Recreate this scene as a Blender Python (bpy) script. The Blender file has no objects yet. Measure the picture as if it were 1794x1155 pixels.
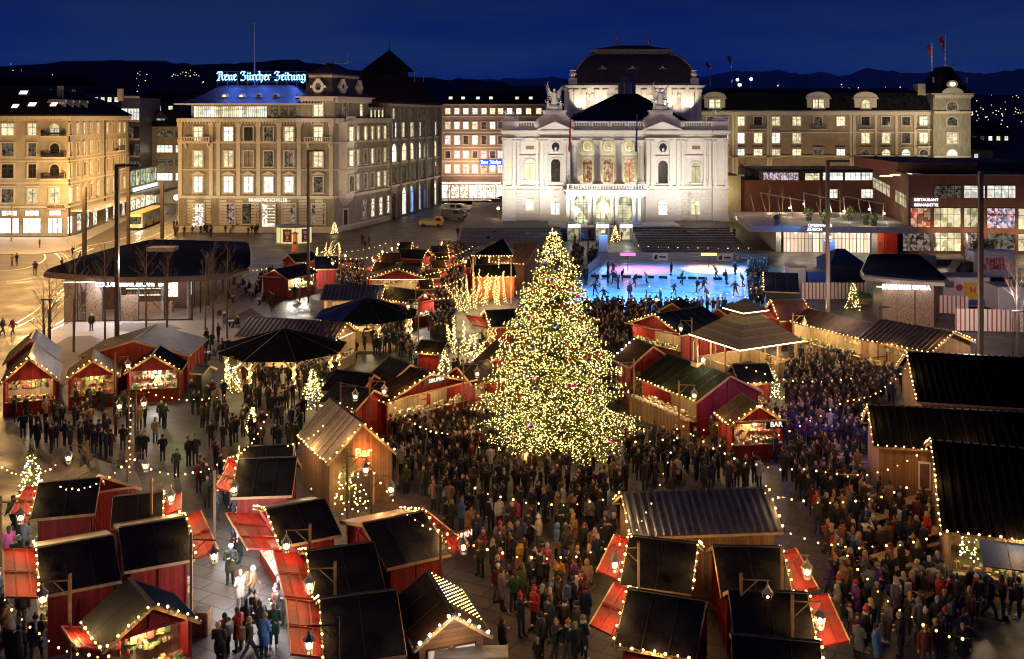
import bpy, bmesh, math, random
from mathutils import Vector, Matrix, Quaternion
R=random.Random(7)
F=1794.0; CX=897.0; YH=205.0; H=21.0
sc=bpy.context.scene; COL=sc.collection
# photo pixel + height above the square -> point of the place
def P(x,y,z=0.0):
    Y=F*(H-z)/(y-YH); return Vector(((x-CX)*Y/F,Y,z))
def PY(x,y,Y): return Vector(((x-CX)*Y/F,Y,H-(y-YH)*Y/F))
def V(*a): return Vector(a)
# ---------------------------------------------------------------- mesh builder
_t=(1+5**.5)/2
ICV=[Vector(p).normalized() for p in [(-1,_t,0),(1,_t,0),(-1,-_t,0),(1,-_t,0),(0,-1,_t),(0,1,_t),(0,-1,-_t),(0,1,-_t),(_t,0,-1),(_t,0,1),(-_t,0,-1),(-_t,0,1)]]
ICF=[(0,11,5),(0,5,1),(0,1,7),(0,7,10),(0,10,11),(1,5,9),(5,11,4),(11,10,2),(10,7,6),(7,1,8),(3,9,4),(3,4,2),(3,2,6),(3,6,8),(3,8,9),(4,9,5),(2,4,11),(6,2,10),(8,6,7),(9,8,1)]
class MB:
    def __init__(s,M=None): s.v=[];s.f=[];s.m=[];s.M=M
    def add(s,vs,fs,mi=0):
        b=len(s.v)
        s.v.extend([(s.M@Vector(v)) if s.M is not None else Vector(v) for v in vs])
        for f in fs: s.f.append([b+i for i in f]); s.m.append(mi)
        return s
    def box(s,x0,x1,y0,y1,z0,z1,mi=0):
        vs=[(x0,y0,z0),(x1,y0,z0),(x1,y1,z0),(x0,y1,z0),(x0,y0,z1),(x1,y0,z1),(x1,y1,z1),(x0,y1,z1)]
        return s.add(vs,[(0,3,2,1),(4,5,6,7),(0,1,5,4),(1,2,6,5),(2,3,7,6),(3,0,4,7)],mi)
    def bevbox(s,x0,x1,y0,y1,z0,z1,b,mi=0):
        c=[(x0+b,y0),(x1-b,y0),(x1,y0+b),(x1,y1-b),(x1-b,y1),(x0+b,y1),(x0,y1-b),(x0,y0+b)]
        return s.ext([(x,y,z0) for x,y in c],(0,0,z1-z0),mi)
    def poly(s,pts,mi=0): return s.add(pts,[tuple(range(len(pts)))],mi)
    def ext(s,pts,vec,mi=0,cap=True):
        n=len(pts); vec=Vector(vec); a=[Vector(p) for p in pts]
        fs=[(i,(i+1)%n,n+(i+1)%n,n+i) for i in range(n)]
        if cap: fs+=[tuple(range(n-1,-1,-1)),tuple(range(n,2*n))]
        return s.add(a+[p+vec for p in a],fs,mi)
    def loft(s,a,b,mi=0,cap=False):
        n=len(a); fs=[(i,(i+1)%n,n+(i+1)%n,n+i) for i in range(n)]
        if cap: fs+=[tuple(range(n-1,-1,-1)),tuple(range(n,2*n))]
        return s.add(list(a)+list(b),fs,mi)
    def tube(s,path,r,n=6,mi=0,cap=True):
        path=[Vector(p) for p in path]; k=len(path)
        rs=r if isinstance(r,(list,tuple)) else [r]*k
        vs=[];up=None
        for i,p in enumerate(path):
            d=(path[min(i+1,k-1)]-path[max(i-1,0)])
            if d.length<1e-9: d=Vector((0,0,1))
            d.normalize()
            if up is None: up=Vector((0,0,1)) if abs(d.z)<.9 else Vector((1,0,0))
            a=d.cross(up)
            if a.length<1e-6: a=d.cross(Vector((0,1,0)))
            a.normalize(); b=a.cross(d); up=b
            for j in range(n):
                t=2*math.pi*j/n; vs.append(p+a*(math.cos(t)*rs[i])+b*(math.sin(t)*rs[i]))
        fs=[(i*n+j,i*n+(j+1)%n,(i+1)*n+(j+1)%n,(i+1)*n+j) for i in range(k-1) for j in range(n)]
        if cap: fs+=[tuple(range(n-1,-1,-1)),tuple((k-1)*n+j for j in range(n))]
        return s.add(vs,fs,mi)
    def bar(s,a,b,w,h=None,mi=0):
        a=Vector(a);b=Vector(b);h=h or w;d=(b-a).normalized()
        up=Vector((0,0,1)) if abs(d.z)<.95 else Vector((0,1,0))
        x=d.cross(up).normalized()*(w/2); y=x.cross(d).normalized()*(h/2)
        return s.loft([a-x-y,a+x-y,a+x+y,a-x+y],[b-x-y,b+x-y,b+x+y,b-x+y],mi,True)
    def lathe(s,prof,n=12,c=(0,0,0),mi=0,cap=True,a0=0.0,sx=1,sy=1):
        vs=[(c[0]+r*math.cos(a0+2*math.pi*j/n)*sx,c[1]+r*math.sin(a0+2*math.pi*j/n)*sy,c[2]+z) for r,z in prof for j in range(n)]
        k=len(prof); fs=[(i*n+j,i*n+(j+1)%n,(i+1)*n+(j+1)%n,(i+1)*n+j) for i in range(k-1) for j in range(n)]
        if cap: fs+=[tuple(range(n-1,-1,-1)),tuple((k-1)*n+j for j in range(n))]
        return s.add(vs,fs,mi)
    def ico(s,c,r,mi=0,sz=None):
        c=Vector(c); sz=sz or (1,1,1)
        return s.add([c+Vector((v.x*r*sz[0],v.y*r*sz[1],v.z*r*sz[2])) for v in ICV],ICF,mi)
    def blob(s,c,r,n=8,k=6,sz=(1,1,1),mi=0,rot=None):
        pr=[(r*math.sin(math.pi*i/k),-r*math.cos(math.pi*i/k)) for i in range(k+1)]
        pr[0]=(r*.05,-r);pr[-1]=(r*.05,r)
        vs=[Vector((q*math.cos(2*math.pi*j/n)*sz[0],q*math.sin(2*math.pi*j/n)*sz[1],z*sz[2])) for q,z in pr for j in range(n)]
        if rot: vs=[rot@v for v in vs]
        c=Vector(c); vs=[c+v for v in vs]
        fs=[(i*n+j,i*n+(j+1)%n,(i+1)*n+(j+1)%n,(i+1)*n+j) for i in range(k) for j in range(n)]
        fs+=[tuple(range(n-1,-1,-1)),tuple(k*n+j for j in range(n))]
        return s.add(vs,fs,mi)
    def mesh(s,name,mats,smooth=False):
        me=bpy.data.meshes.new(name); me.from_pydata([tuple(v) for v in s.v],[],s.f)
        if not isinstance(mats,(list,tuple)): mats=[mats]
        for m in mats: me.materials.append(m)
        if len(mats)>1: me.polygons.foreach_set('material_index',s.m)
        if smooth: me.polygons.foreach_set('use_smooth',[True]*len(s.f))
        me.update(); return me
    def build(s,name,mats,parent=None,smooth=False,**k):
        return ob(name,s.mesh(name,mats,smooth),parent,**k)
def ob(name,me,parent=None,loc=None,rz=0.0,M=None,**pr):
    o=bpy.data.objects.new(name,me); COL.objects.link(o)
    if parent is not None: o.parent=parent
    if M is not None: o.matrix_local=M
    else:
        if loc is not None: o.location=loc
        if rz: o.rotation_euler=(0,0,rz)
    for a,b in pr.items(): o[a]=b
    return o
def thing(name,label,cat,loc=(0,0,0),rz=0.0,group=None):
    o=bpy.data.objects.new(name,None); COL.objects.link(o); o.location=loc; o.rotation_euler=(0,0,rz)
    o.empty_display_size=.3
    o['label']=label;o['category']=cat
    if group:o['group']=group
    return o
def tag(o,label,cat,group=None):
    o['label']=label;o['category']=cat
    if group:o['group']=group
    return o
KIDS={}
def copy_tree(o,label=None,loc=None,rz=None,parent=None):
    c=o.copy(); COL.objects.link(c)
    if parent is not None:
        c.parent=parent; c.matrix_local=o.matrix_local.copy()
    if label:c['label']=label
    if loc is not None:c.location=loc
    if rz is not None:c.rotation_euler=(0,0,rz)
    for ch in o.children: copy_tree(ch,parent=c)
    return c
# ---------------------------------------------------------------- materials
MT={}
def mat(name,col,rough=.7,var=.15,scale=3.0,metal=0.0,bump=0.0,bscale=None,coat=0,spec=None,streak=None,attr=False,rvar=0):
    if name in MT: return MT[name]
    m=bpy.data.materials.new(name); m.use_nodes=True; nt=m.node_tree; N=nt.nodes; L=nt.links
    b=N['Principled BSDF']; b.inputs['Roughness'].default_value=rough; b.inputs['Metallic'].default_value=metal
    if spec is not None: b.inputs['Specular IOR Level'].default_value=spec
    c=(*col,1); b.inputs['Base Color'].default_value=c
    tc=N.new('ShaderNodeTexCoord')
    if var>0:
        nz=N.new('ShaderNodeTexNoise'); nz.inputs['Scale'].default_value=scale; nz.inputs['Detail'].default_value=6; nz.inputs['Roughness'].default_value=.65
        if streak:
            mp=N.new('ShaderNodeMapping'); mp.inputs['Scale'].default_value=streak; L.new(tc.outputs['Object'],mp.inputs[0]); L.new(mp.outputs[0],nz.inputs[0])
        else: L.new(tc.outputs['Object'],nz.inputs[0])
        hs=N.new('ShaderNodeMix'); hs.data_type='RGBA'; hs.blend_type='MIX'
        mr=N.new('ShaderNodeMapRange'); mr.inputs[1].default_value=.3; mr.inputs[2].default_value=.7; L.new(nz.outputs[0],mr.inputs[0]); L.new(mr.outputs[0],hs.inputs[0])
        hs.inputs[6].default_value=tuple(max(0,x*(1-var)) for x in col)+(1,); hs.inputs[7].default_value=tuple(min(1,x*(1+var)) for x in col)+(1,)
        if rvar:
            rm=N.new('ShaderNodeMapRange'); rm.inputs[1].default_value=.35; rm.inputs[2].default_value=.65; rm.inputs[3].default_value=rough-rvar; rm.inputs[4].default_value=rough+rvar; L.new(nz.outputs[0],rm.inputs[0]); L.new(rm.outputs[0],b.inputs['Roughness'])
        out=hs.outputs[2]
        if attr:
            oi=N.new('ShaderNodeObjectInfo'); mu=N.new('ShaderNodeMix'); mu.data_type='RGBA'; mu.blend_type='MULTIPLY'; mu.inputs[0].default_value=1
            L.new(out,mu.inputs[6]); L.new(oi.outputs['Color'],mu.inputs[7]); out=mu.outputs[2]
        L.new(out,b.inputs['Base Color'])
        if bump>0:
            bp=N.new('ShaderNodeBump'); bp.inputs['Strength'].default_value=bump; bp.inputs['Distance'].default_value=.05
            n2=N.new('ShaderNodeTexNoise'); n2.inputs['Scale'].default_value=bscale or scale*6; n2.inputs['Detail'].default_value=5; L.new(tc.outputs['Object'],n2.inputs[0])
            L.new(n2.outputs[0],bp.inputs['Height']); L.new(bp.outputs[0],b.inputs['Normal'])
    MT[name]=m; return m
def emis(name,col,st,sample=False):
    if name in MT: return MT[name]
    m=bpy.data.materials.new(name); m.use_nodes=True; nt=m.node_tree; nt.nodes.clear()
    e=nt.nodes.new('ShaderNodeEmission'); o=nt.nodes.new('ShaderNodeOutputMaterial'); e.inputs[0].default_value=(*col,1); e.inputs[1].default_value=st
    nt.links.new(e.outputs[0],o.inputs[0])
    m.cycles.emission_sampling='AUTO' if sample else 'NONE'
    MT[name]=m; return m
def pane(name,ca,cb,st,dark=.25,sx=2.2,sample=False,bars=0.0):
    """lit interior behind glass: patches of lamps, curtains, shelves; differs per object"""
    if name in MT: return MT[name]
    m=bpy.data.materials.new(name); m.use_nodes=True; nt=m.node_tree; N=nt.nodes; L=nt.links
    b=N['Principled BSDF']; b.inputs['Base Color'].default_value=(.02,.02,.02,1); b.inputs['Roughness'].default_value=.12; b.inputs['Specular IOR Level'].default_value=.25
    tc=N.new('ShaderNodeTexCoord'); oi=N.new('ShaderNodeObjectInfo')
    ad=N.new('ShaderNodeVectorMath'); ad.operation='MULTIPLY_ADD'; ad.inputs[1].default_value=(sx,sx,sx*.8)
    L.new(tc.outputs['Object'],ad.inputs[0]); L.new(oi.outputs['Location'],ad.inputs[2])
    vo=N.new('ShaderNodeTexVoronoi'); vo.inputs['Scale'].default_value=1.0; vo.distance='CHEBYCHEV'; L.new(ad.outputs[0],vo.inputs[0])
    nz=N.new('ShaderNodeTexNoise'); nz.inputs['Scale'].default_value=.7; nz.inputs['Detail'].default_value=3; L.new(ad.outputs[0],nz.inputs[0])
    bw=N.new('ShaderNodeSeparateColor'); L.new(vo.outputs['Color'],bw.inputs[0])
    mx=N.new('ShaderNodeMath'); mx.operation='MULTIPLY'; L.new(bw.outputs[0],mx.inputs[0]); L.new(nz.outputs[0],mx.inputs[1])
    mr=N.new('ShaderNodeMapRange'); mr.inputs[1].default_value=.05; mr.inputs[2].default_value=.42; mr.inputs[3].default_value=dark; mr.inputs[4].default_value=1; L.new(mx.outputs[0],mr.inputs[0])
    rr=N.new('ShaderNodeMapRange'); rr.inputs[3].default_value=.55; rr.inputs[4].default_value=1.15; L.new(oi.outputs['Random'],rr.inputs[0])
    ms=N.new('ShaderNodeMath'); ms.operation='MULTIPLY'; L.new(mr.outputs[0],ms.inputs[0]); L.new(rr.outputs[0],ms.inputs[1])
    m3=N.new('ShaderNodeMath'); m3.operation='MULTIPLY'; m3.inputs[1].default_value=st; L.new(ms.outputs[0],m3.inputs[0])
    cm=N.new('ShaderNodeMix'); cm.data_type='RGBA'; L.new(bw.outputs[1],cm.inputs[0]); cm.inputs[6].default_value=(*ca,1); cm.inputs[7].default_value=(*cb,1)
    L.new(cm.outputs[2],b.inputs['Emission Color']); L.new(m3.outputs[0],b.inputs['Emission Strength'])
    m.cycles.emission_sampling='AUTO' if sample else 'NONE'
    MT[name]=m; return m
def planks(name,ca,cb,w=.18,axis='X',rough=.8,gap=.25):
    """boards side by side: per board tone + grain + dark joints"""
    if name in MT: return MT[name]
    m=bpy.data.materials.new(name); m.use_nodes=True; nt=m.node_tree; N=nt.nodes; L=nt.links
    b=N['Principled BSDF']; b.inputs['Roughness'].default_value=rough
    tc=N.new('ShaderNodeTexCoord'); sp=N.new('ShaderNodeSeparateXYZ'); L.new(tc.outputs['Object'],sp.inputs[0])
    dv=N.new('ShaderNodeMath'); dv.operation='DIVIDE'; dv.inputs[1].default_value=w
    if axis=='XY':
        a=N.new('ShaderNodeMath'); a.operation='ADD'; L.new(sp.outputs[0],a.inputs[0]); L.new(sp.outputs[1],a.inputs[1]); L.new(a.outputs[0],dv.inputs[0])
    else: L.new(sp.outputs['XYZ'.index(axis)],dv.inputs[0])
    fl=N.new('ShaderNodeMath'); fl.operation='FLOOR'; L.new(dv.outputs[0],fl.inputs[0])
    fr=N.new('ShaderNodeMath'); fr.operation='FRACT'; L.new(dv.outputs[0],fr.inputs[0])
    wn=N.new('ShaderNodeTexWhiteNoise'); wn.noise_dimensions='1D'; L.new(fl.outputs[0],wn.inputs[1])
    nz=N.new('ShaderNodeTexNoise'); nz.inputs['Scale'].default_value=4; nz.inputs['Detail'].default_value=5; L.new(tc.outputs['Object'],nz.inputs[0])
    am=N.new('ShaderNodeMath'); am.operation='MULTIPLY_ADD'; am.inputs[1].default_value=.6; L.new(wn.outputs[0],am.inputs[0])
    h=N.new('ShaderNodeMath'); h.operation='MULTIPLY_ADD'; h.inputs[1].default_value=.9; h.inputs[2].default_value=-.25; L.new(nz.outputs[0],h.inputs[0]); L.new(h.outputs[0],am.inputs[2])
    mx=N.new('ShaderNodeMix'); mx.data_type='RGBA'; L.new(am.outputs[0],mx.inputs[0]); mx.inputs[6].default_value=(*ca,1); mx.inputs[7].default_value=(*cb,1)
    lt=N.new('ShaderNodeMath'); lt.operation='GREATER_THAN'; lt.inputs[1].default_value=.07; L.new(fr.outputs[0],lt.inputs[0])
    g=N.new('ShaderNodeMapRange'); g.inputs[3].default_value=gap; g.inputs[4].default_value=1; L.new(lt.outputs[0],g.inputs[0])
    mu=N.new('ShaderNodeMix'); mu.data_type='RGBA'; mu.blend_type='MULTIPLY'; mu.inputs[0].default_value=1; L.new(mx.outputs[2],mu.inputs[6]); L.new(g.outputs[0],mu.inputs[7])
    L.new(mu.outputs[2],b.inputs['Base Color'])
    MT[name]=m; return m
STONE=mat('sandstone',(.25,.228,.175),.85,.3,1.6,bump=.5,streak=(1,1,.35))  # darkened against the trim: relief shade put into the wall colour
STONE2=mat('sandstone_trim',(.52,.475,.385),.8,.12,2,bump=.3)
OPW=mat('white_stone',(.62,.61,.6),.75,.14,1.5,bump=.35,streak=(1,1,.4))
OPT=mat('white_stone_trim',(.72,.7,.67),.7,.06,2,bump=.2)
CREAM=mat('cream_render',(.36,.325,.255),.9,.22,.8,bump=.25,streak=(1,1,.4))
PINK=mat('pink_render',(.3,.235,.2),.9,.15,.6)
ROOFD=mat('dark_slate',(.018,.016,.018),.8,.35,2.5,bump=.4,spec=.05)
ROOFR=mat('red_slate',(.06,.022,.02),.8,.35,2.5,bump=.4,spec=.05)
BLACK=mat('black_roofing',(.009,.0085,.008),.55,.75,1.1,bump=.5,bscale=9,spec=.14,rvar=.25)
BLUER=mat('blue_roofing',(.009,.012,.028),.9,.4,1.5,bump=.25,bscale=30,spec=0)
BROWNR=mat('brown_roofing',(.035,.02,.013),.8,.4,2,bump=.3,spec=.05)
OLIVER=mat('olive_roofing',(.02,.02,.01),.8,.4,2,bump=.3,spec=.05)
STEELR=mat('zinc_roof',(.3,.31,.34),.35,.25,2,metal=.6)
ZINC=mat('worn_zinc',(.075,.072,.075),.5,.6,1.5,metal=.4,bump=.4)
RED=planks('red_boards',(.13,.006,.004),(.36,.018,.011),.17,'XY',rough=.6,gap=.3)
REDA=mat('red_shutter',(.2,.01,.007),.6,.45,2.2,bump=.25,bscale=14,spec=.15)
REDD=mat('dark_red_paint',(.2,.01,.01),.6,.25,3)
WOOD=planks('warm_boards',(.16,.08,.035),(.36,.2,.09),.16,'XY')
WOODR=planks('weathered_roof_boards',(.09,.065,.045),(.46,.37,.26),.22,'X',gap=.12)
WOODB=planks('brown_roof_boards',(.06,.028,.015),(.22,.1,.05),.22,'X')
WOODL=mat('pale_timber',(.45,.3,.16),.7,.25,4,bump=.2)
TIMB=mat('dark_timber',(.06,.035,.022),.7,.3,4)
METD=mat('dark_metal',(.03,.03,.033),.45,.2,4,metal=.4)
METG=mat('grey_metal',(.22,.21,.2),.45,.2,4,metal=.5)
WHITE=mat('white_paint',(.75,.74,.72),.5,.06,3)
GREEN=mat('fir_green',(.03,.06,.015),.8,.5,3)
BARK=mat('bark',(.09,.06,.04),.9,.4,8,bump=.4)
CLOTH=mat('wool_cloth',(.9,.9,.9),.9,.25,9,attr=True)
SKIN=mat('skin',(.52,.3,.2),.55,.08,6,attr=True)
TROU=mat('trouser_cloth',(.9,.9,.9),.85,.2,12,attr=True)
HAIR=mat('hair_or_wool',(.9,.9,.9),.8,.3,14,attr=True)
BULB=emis('warm_bulb',(1,.55,.17),9)
BULBY=emis('yellow_bulb',(1,.74,.28),8)
BULBW=emis('white_bulb',(.95,.97,1),14)
LAMP=emis('lantern_flame',(1,.6,.2),30)
PW=pane('window_warm',(1,.82,.42),(1,.93,.62),1.7,.5)
PL=pane('window_light',(1,.95,.8),(.95,1,.9),2.1,.55)
PDM=pane('window_dim',(.8,.6,.3),(.5,.5,.5),.22,.02,3)
PDK=pane('window_dark',(.25,.25,.3),(.3,.2,.1),.05,.0,3)
SHOP=pane('shop_display',(1,.85,.5),(1,.95,.85),2.6,.15,3.2,sample=True)
SHOPB=pane('shop_bright',(1,.93,.75),(1,.98,.92),3.2,.5,1.5,sample=True)
CAFE=pane('cafe_interior',(.9,.6,.35),(.8,.6,.75),.55,.02,3.5)
GOODS=pane('goods_lit',(1,.8,.4),(1,.95,.75),2.2,.12,6.0)
def light(kind,loc,e,col=(1,.7,.4),size=.3,tgt=None,ang=60,blend=.6):
    l=bpy.data.lights.new('lamp_light',kind); l.energy=e; l.color=col
    if kind in('POINT','SPOT'): l.shadow_soft_size=size
    if kind=='SPOT': l.spot_size=math.radians(ang); l.spot_blend=blend
    if kind=='AREA': l.size=size
    o=bpy.data.objects.new('lamp_light',l); COL.objects.link(o); o.location=loc
    if tgt is not None: o.rotation_euler=(Vector(tgt)-Vector(loc)).to_track_quat('-Z','Y').to_euler()
    return o
WARM=(1,.62,.28); AMB=(1,.72,.36); COOL=(.8,.88,1)
def text_mesh(s,size,ext=.03,m=None,bold=0.0,align='CENTER'):
    cu=bpy.data.curves.new('lettering','FONT'); cu.body=s; cu.size=size; cu.extrude=ext; cu.align_x=align; cu.align_y='CENTER'; cu.offset=bold; cu.resolution_u=3
    o=bpy.data.objects.new('lettering',cu); COL.objects.link(o)
    dg=bpy.context.evaluated_depsgraph_get(); me=bpy.data.meshes.new_from_object(o.evaluated_get(dg))
    bpy.data.objects.remove(o); bpy.data.curves.remove(cu)
    me.materials.clear()
    if m: me.materials.append(m)
    return me
# ---------------------------------------------------------------- facade frame
class Face:
    """a vertical wall plane from p0 to p1 (left to right as seen); u runs along it, outside is -y"""
    def __init__(s,p0,p1,root=None):
        s.p0=Vector((p0[0],p0[1])); s.p1=Vector((p1[0],p1[1])); s.d=(s.p1-s.p0); s.len=s.d.length; s.d.normalize()
        s.ang=math.atan2(s.d.y,s.d.x); s.root=root
    def M(s,u=0,z=0,out=0):
        p=s.p0+s.d*u; n=Vector((s.d.y,-s.d.x)); p=p+n*out
        r=s.root.location if s.root else Vector((0,0,0))
        return Matrix.Translation((p.x-r.x,p.y-r.y,z-r.z))@Matrix.Rotation(s.ang,4,'Z')
    def uz(s,x,y):
        t=(x-CX)/F; # X=t*Y
        # p0.x+u dx = t (p0.y+u dy)
        u=(t*s.p0.y-s.p0.x)/(s.d.x-t*s.d.y); Y=s.p0.y+u*s.d.y
        return u,H-(y-YH)*Y/F
    def part(s,mb,name,mats,u=0,z=0,out=0,smooth=False):
        return mb.build(name,mats,s.root,smooth,M=s.M(u,z,out))
WC={}
def win_meshes(w,h,arch,style):
    k=(round(w,2),round(h,2),arch,style)
    if k in WC: return WC[k]
    fr=MB(); pn=MB(); t=.22 if style!='modern' else .06
    if arch:
        r=w/2; c=h-r; n=10
        arc=[(r*math.cos(math.pi*i/n),c+r*math.sin(math.pi*i/n)) for i in range(n+1)]
        pn.poly([(-r,-.02,0),(r,-.02,0)]+[(x,-.02,z) for x,z in arc])
        o=[((r+t)*math.cos(math.pi*i/n),c+(r+t)*math.sin(math.pi*i/n)) for i in range(n+1)]
        for i in range(n):
            fr.ext([(arc[i][0],0,arc[i][1]),(o[i][0],0,o[i][1]),(o[i+1][0],0,o[i+1][1]),(arc[i+1][0],0,arc[i+1][1])],(0,-.16,0))
        fr.box(-r-t,-r,-.16,0,0,c); fr.box(r,r+t,-.16,0,0,c)
        fr.box(-r,r,-.07,-.03,c-.05,c+.05,1); fr.box(-.04,.04,-.07,-.03,0,c-.05,1)
    else:
        pn.poly([(-w/2,-.02,0),(w/2,-.02,0),(w/2,-.02,h),(-w/2,-.02,h)])
        if style!='modern':
            fr.box(-w/2-t,-w/2,-.24,0,0,h+t); fr.box(w/2,w/2+t,-.24,0,0,h+t); fr.box(-w/2,w/2,-.24,0,h,h+t)
        else:
            fr.box(-w/2-t,-w/2,-.06,0,0,h+t,1); fr.box(w/2,w/2+t,-.06,0,0,h+t,1); fr.box(-w/2,w/2,-.06,0,h,h+t,1)
        nm=max(1,int(w/1.1)) if style!='cross' else 1
        for i in range(1,nm+1):
            if style=='cross' and w<.9 and h<1.5: pass
            x=-w/2+w*i/(nm+1); fr.box(x-.035,x+.035,-.07,-.03,0,h,1)
        zc=h*.68; fr.box(-w/2,w/2,-.075,-.035,zc-.035,zc+.035,1)
    if style in('cross','ped','hood','arch'): fr.box(-w/2-t-.1,w/2+t+.1,-.38,0,-.2,0)
    if style=='hood': fr.box(-w/2-t-.15,w/2+t+.15,-.35,0,h+t+.12,h+t+.3)
    if style=='ped':
        z=h+t+.1; a=w/2+t+.25
        fr.box(-a,a,-.35,0,z,z+.15); fr.ext([(-a,0,z+.15),(a,0,z+.15),(0,0,z+.75)],(0,-.3,0))
    WC[k]=(fr,pn); return WC[k]
WM={}
def window(face,u,z,w,h,lit,fm,arch=False,style='cross',bar=None,out=0):
    k=(round(w,2),round(h,2),arch,style,fm.name)
    if k not in WM:
        fr,pn=win_meshes(w,h,arch,style); WM[k]=(fr.mesh('window',[fm,bar or TIMB]),pn.mesh('pane',[lit]))
    a,b=WM[k]
    o=ob('window',a,face.root,M=face.M(u,z,out)); p=ob('pane',b,o)
    p.material_slots[0].link='OBJECT'; p.material_slots[0].material=lit
    return o
def strip(face,name,m,z0,z1,out,u0=0,u1=None,dent=False):
    mb=MB(); u1=face.len if u1 is None else u1
    mb.box(u0,u1,-out,0,z0,z1)
    if dent:
        n=int((u1-u0)/.55)
        for i in range(n):
            x=u0+(i+.3)*(u1-u0)/n; mb.box(x,x+.25,-out*.75,-.01,z0-.3,z0)
    return face.part(mb,name,m)
def baluster_rail(face,u0,u1,z,h,out,m,thick=.25,name='balustrade'):
    mb=MB(); y0=-out; y1=y0+thick
    mb.box(u0,u1,y0,y1,z,z+h*.18); mb.box(u0,u1,y0,y1,z+h*.82,z+h)
    n=max(2,int((u1-u0)/.42)); 
    for i in range(n):
        x=u0+(i+.5)*(u1-u0)/n; mb.box(x-.09,x+.09,y0+.05,y1-.05,z+h*.18,z+h*.82)
    mb.box(u0,u0+.25,y0,y1,z+h*.18,z+h*.82); mb.box(u1-.25,u1,y0,y1,z+h*.18,z+h*.82)
    return face.part(mb,name,m)
# ================================================================ people
def remesh(mb,vox,target):
    me=mb.mesh('tmp',[]); o=bpy.data.objects.new('tmp',me); COL.objects.link(o)
    m=o.modifiers.new('r','REMESH'); m.mode='VOXEL'; m.voxel_size=vox
    s=o.modifiers.new('s','SMOOTH'); s.factor=.5; s.iterations=2
    dg=bpy.context.evaluated_depsgraph_get(); dg.update(); n=len(o.evaluated_get(dg).data.polygons)
    d=o.modifiers.new('d','DECIMATE'); d.ratio=min(1,target/max(1,n)); dg.update(); dg=bpy.context.evaluated_depsgraph_get()
    out=bpy.data.meshes.new_from_object(o.evaluated_get(dg)); bpy.data.objects.remove(o); out.polygons.foreach_set('use_smooth',[True]*len(out.polygons)); out.materials.clear(); return out
def cap(mb,pts,rs,n=10):
    mb.tube(pts,rs,n); 
    for p,r in zip(pts,rs): mb.blob(p,r,10,6)
def pose(kind):
    """joints of a 1.74 m figure, facing -y"""
    J=dict(pel=V(0,0,.93),ch=V(0,-.01,1.33),nk=V(0,-.01,1.46),hd=V(0,-.03,1.62))
    for s,k in ((-1,'L'),(1,'R')):
        J['h'+k]=V(s*.095,0,.9);J['k'+k]=V(s*.1,-.02,.5);J['a'+k]=V(s*.11,0,.09);J['t'+k]=V(s*.13,-.17,.04)
        J['s'+k]=V(s*.185,0,1.4);J['e'+k]=V(s*.24,.02,1.12);J['w'+k]=V(s*.25,-.06,.87)
    if kind=='cup': J['eR']=V(.24,-.02,1.12);J['wR']=V(.12,-.24,1.22);J['hd']=V(0.02,-.05,1.61)
    if kind=='walk': J['kL']=V(-.1,-.2,.53);J['aL']=V(-.1,-.3,.13);J['tL']=V(-.11,-.46,.1);J['kR']=V(.1,.06,.49);J['aR']=V(.1,.32,.15);J['tR']=V(.11,.2,.04);J['wL']=V(-.26,.17,.92);J['wR']=V(.25,-.24,.95)
    if kind=='fold': 
        for s,k in((-1,'L'),(1,'R')): J['e'+k]=V(s*.25,-.04,1.12);J['w'+k]=V(-s*.03,-.2,1.14+.04*s)
    if kind=='photo': 
        for s,k in((-1,'L'),(1,'R')): J['e'+k]=V(s*.22,-.2,1.24);J['w'+k]=V(s*.06,-.34,1.47)
    if kind=='sit':
        dz=V(0,0,-.42)
        for k in('pel','ch','nk','hd','sL','sR','eL','eR','wL','wR','hL','hR'): J[k]=J[k]+dz
        for s,k in((-1,'L'),(1,'R')): J['k'+k]=V(s*.12,-.44,.5);J['a'+k]=V(s*.12,-.42,.09);J['t'+k]=V(s*.13,-.6,.04);J['w'+k]=V(s*.1,-.3,.74)
    if kind=='skate': J['kL']=V(-.13,-.2,.5);J['aL']=V(-.16,-.12,.1);J['tL']=V(-.2,-.3,.05);J['kR']=V(.16,-.05,.52);J['aR']=V(.3,.3,.22);J['tR']=V(.36,.16,.14);J['ch']=V(0,-.16,1.28);J['nk']=V(0,-.22,1.4);J['hd']=V(0,-.28,1.55);J['sL']=V(-.19,-.18,1.33);J['sR']=V(.19,-.18,1.33);J['eL']=V(-.36,-.1,1.14);J['wL']=V(-.5,-.3,1.06);J['eR']=V(.36,.0,1.12);J['wR']=V(.52,.1,1.02)
    return J
def hand(mb,w,e):
    d=(w-e).normalized(); a=d.cross(V(0,0,1)); a=V(1,0,0) if a.length<.2 else a.normalized(); b=d.cross(a)
    mb.blob(w+d*.045,.04,8,6,(1,1,1)); 
    for i,(o,l) in enumerate(((-.03,.07),(-.01,.082),(.01,.078),(.03,.062))): r=w+d*.07+a*o; cap(mb,[r,r+d*l*.55+b*.012,r+d*l*.9+b*.035],[.0115,.0105,.009],6)
    r=w+d*.03+a*-.035; cap(mb,[r,r-a*.025+d*.03,r-a*.03+d*.06+b*.01],[.013,.012,.01],6)
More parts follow.
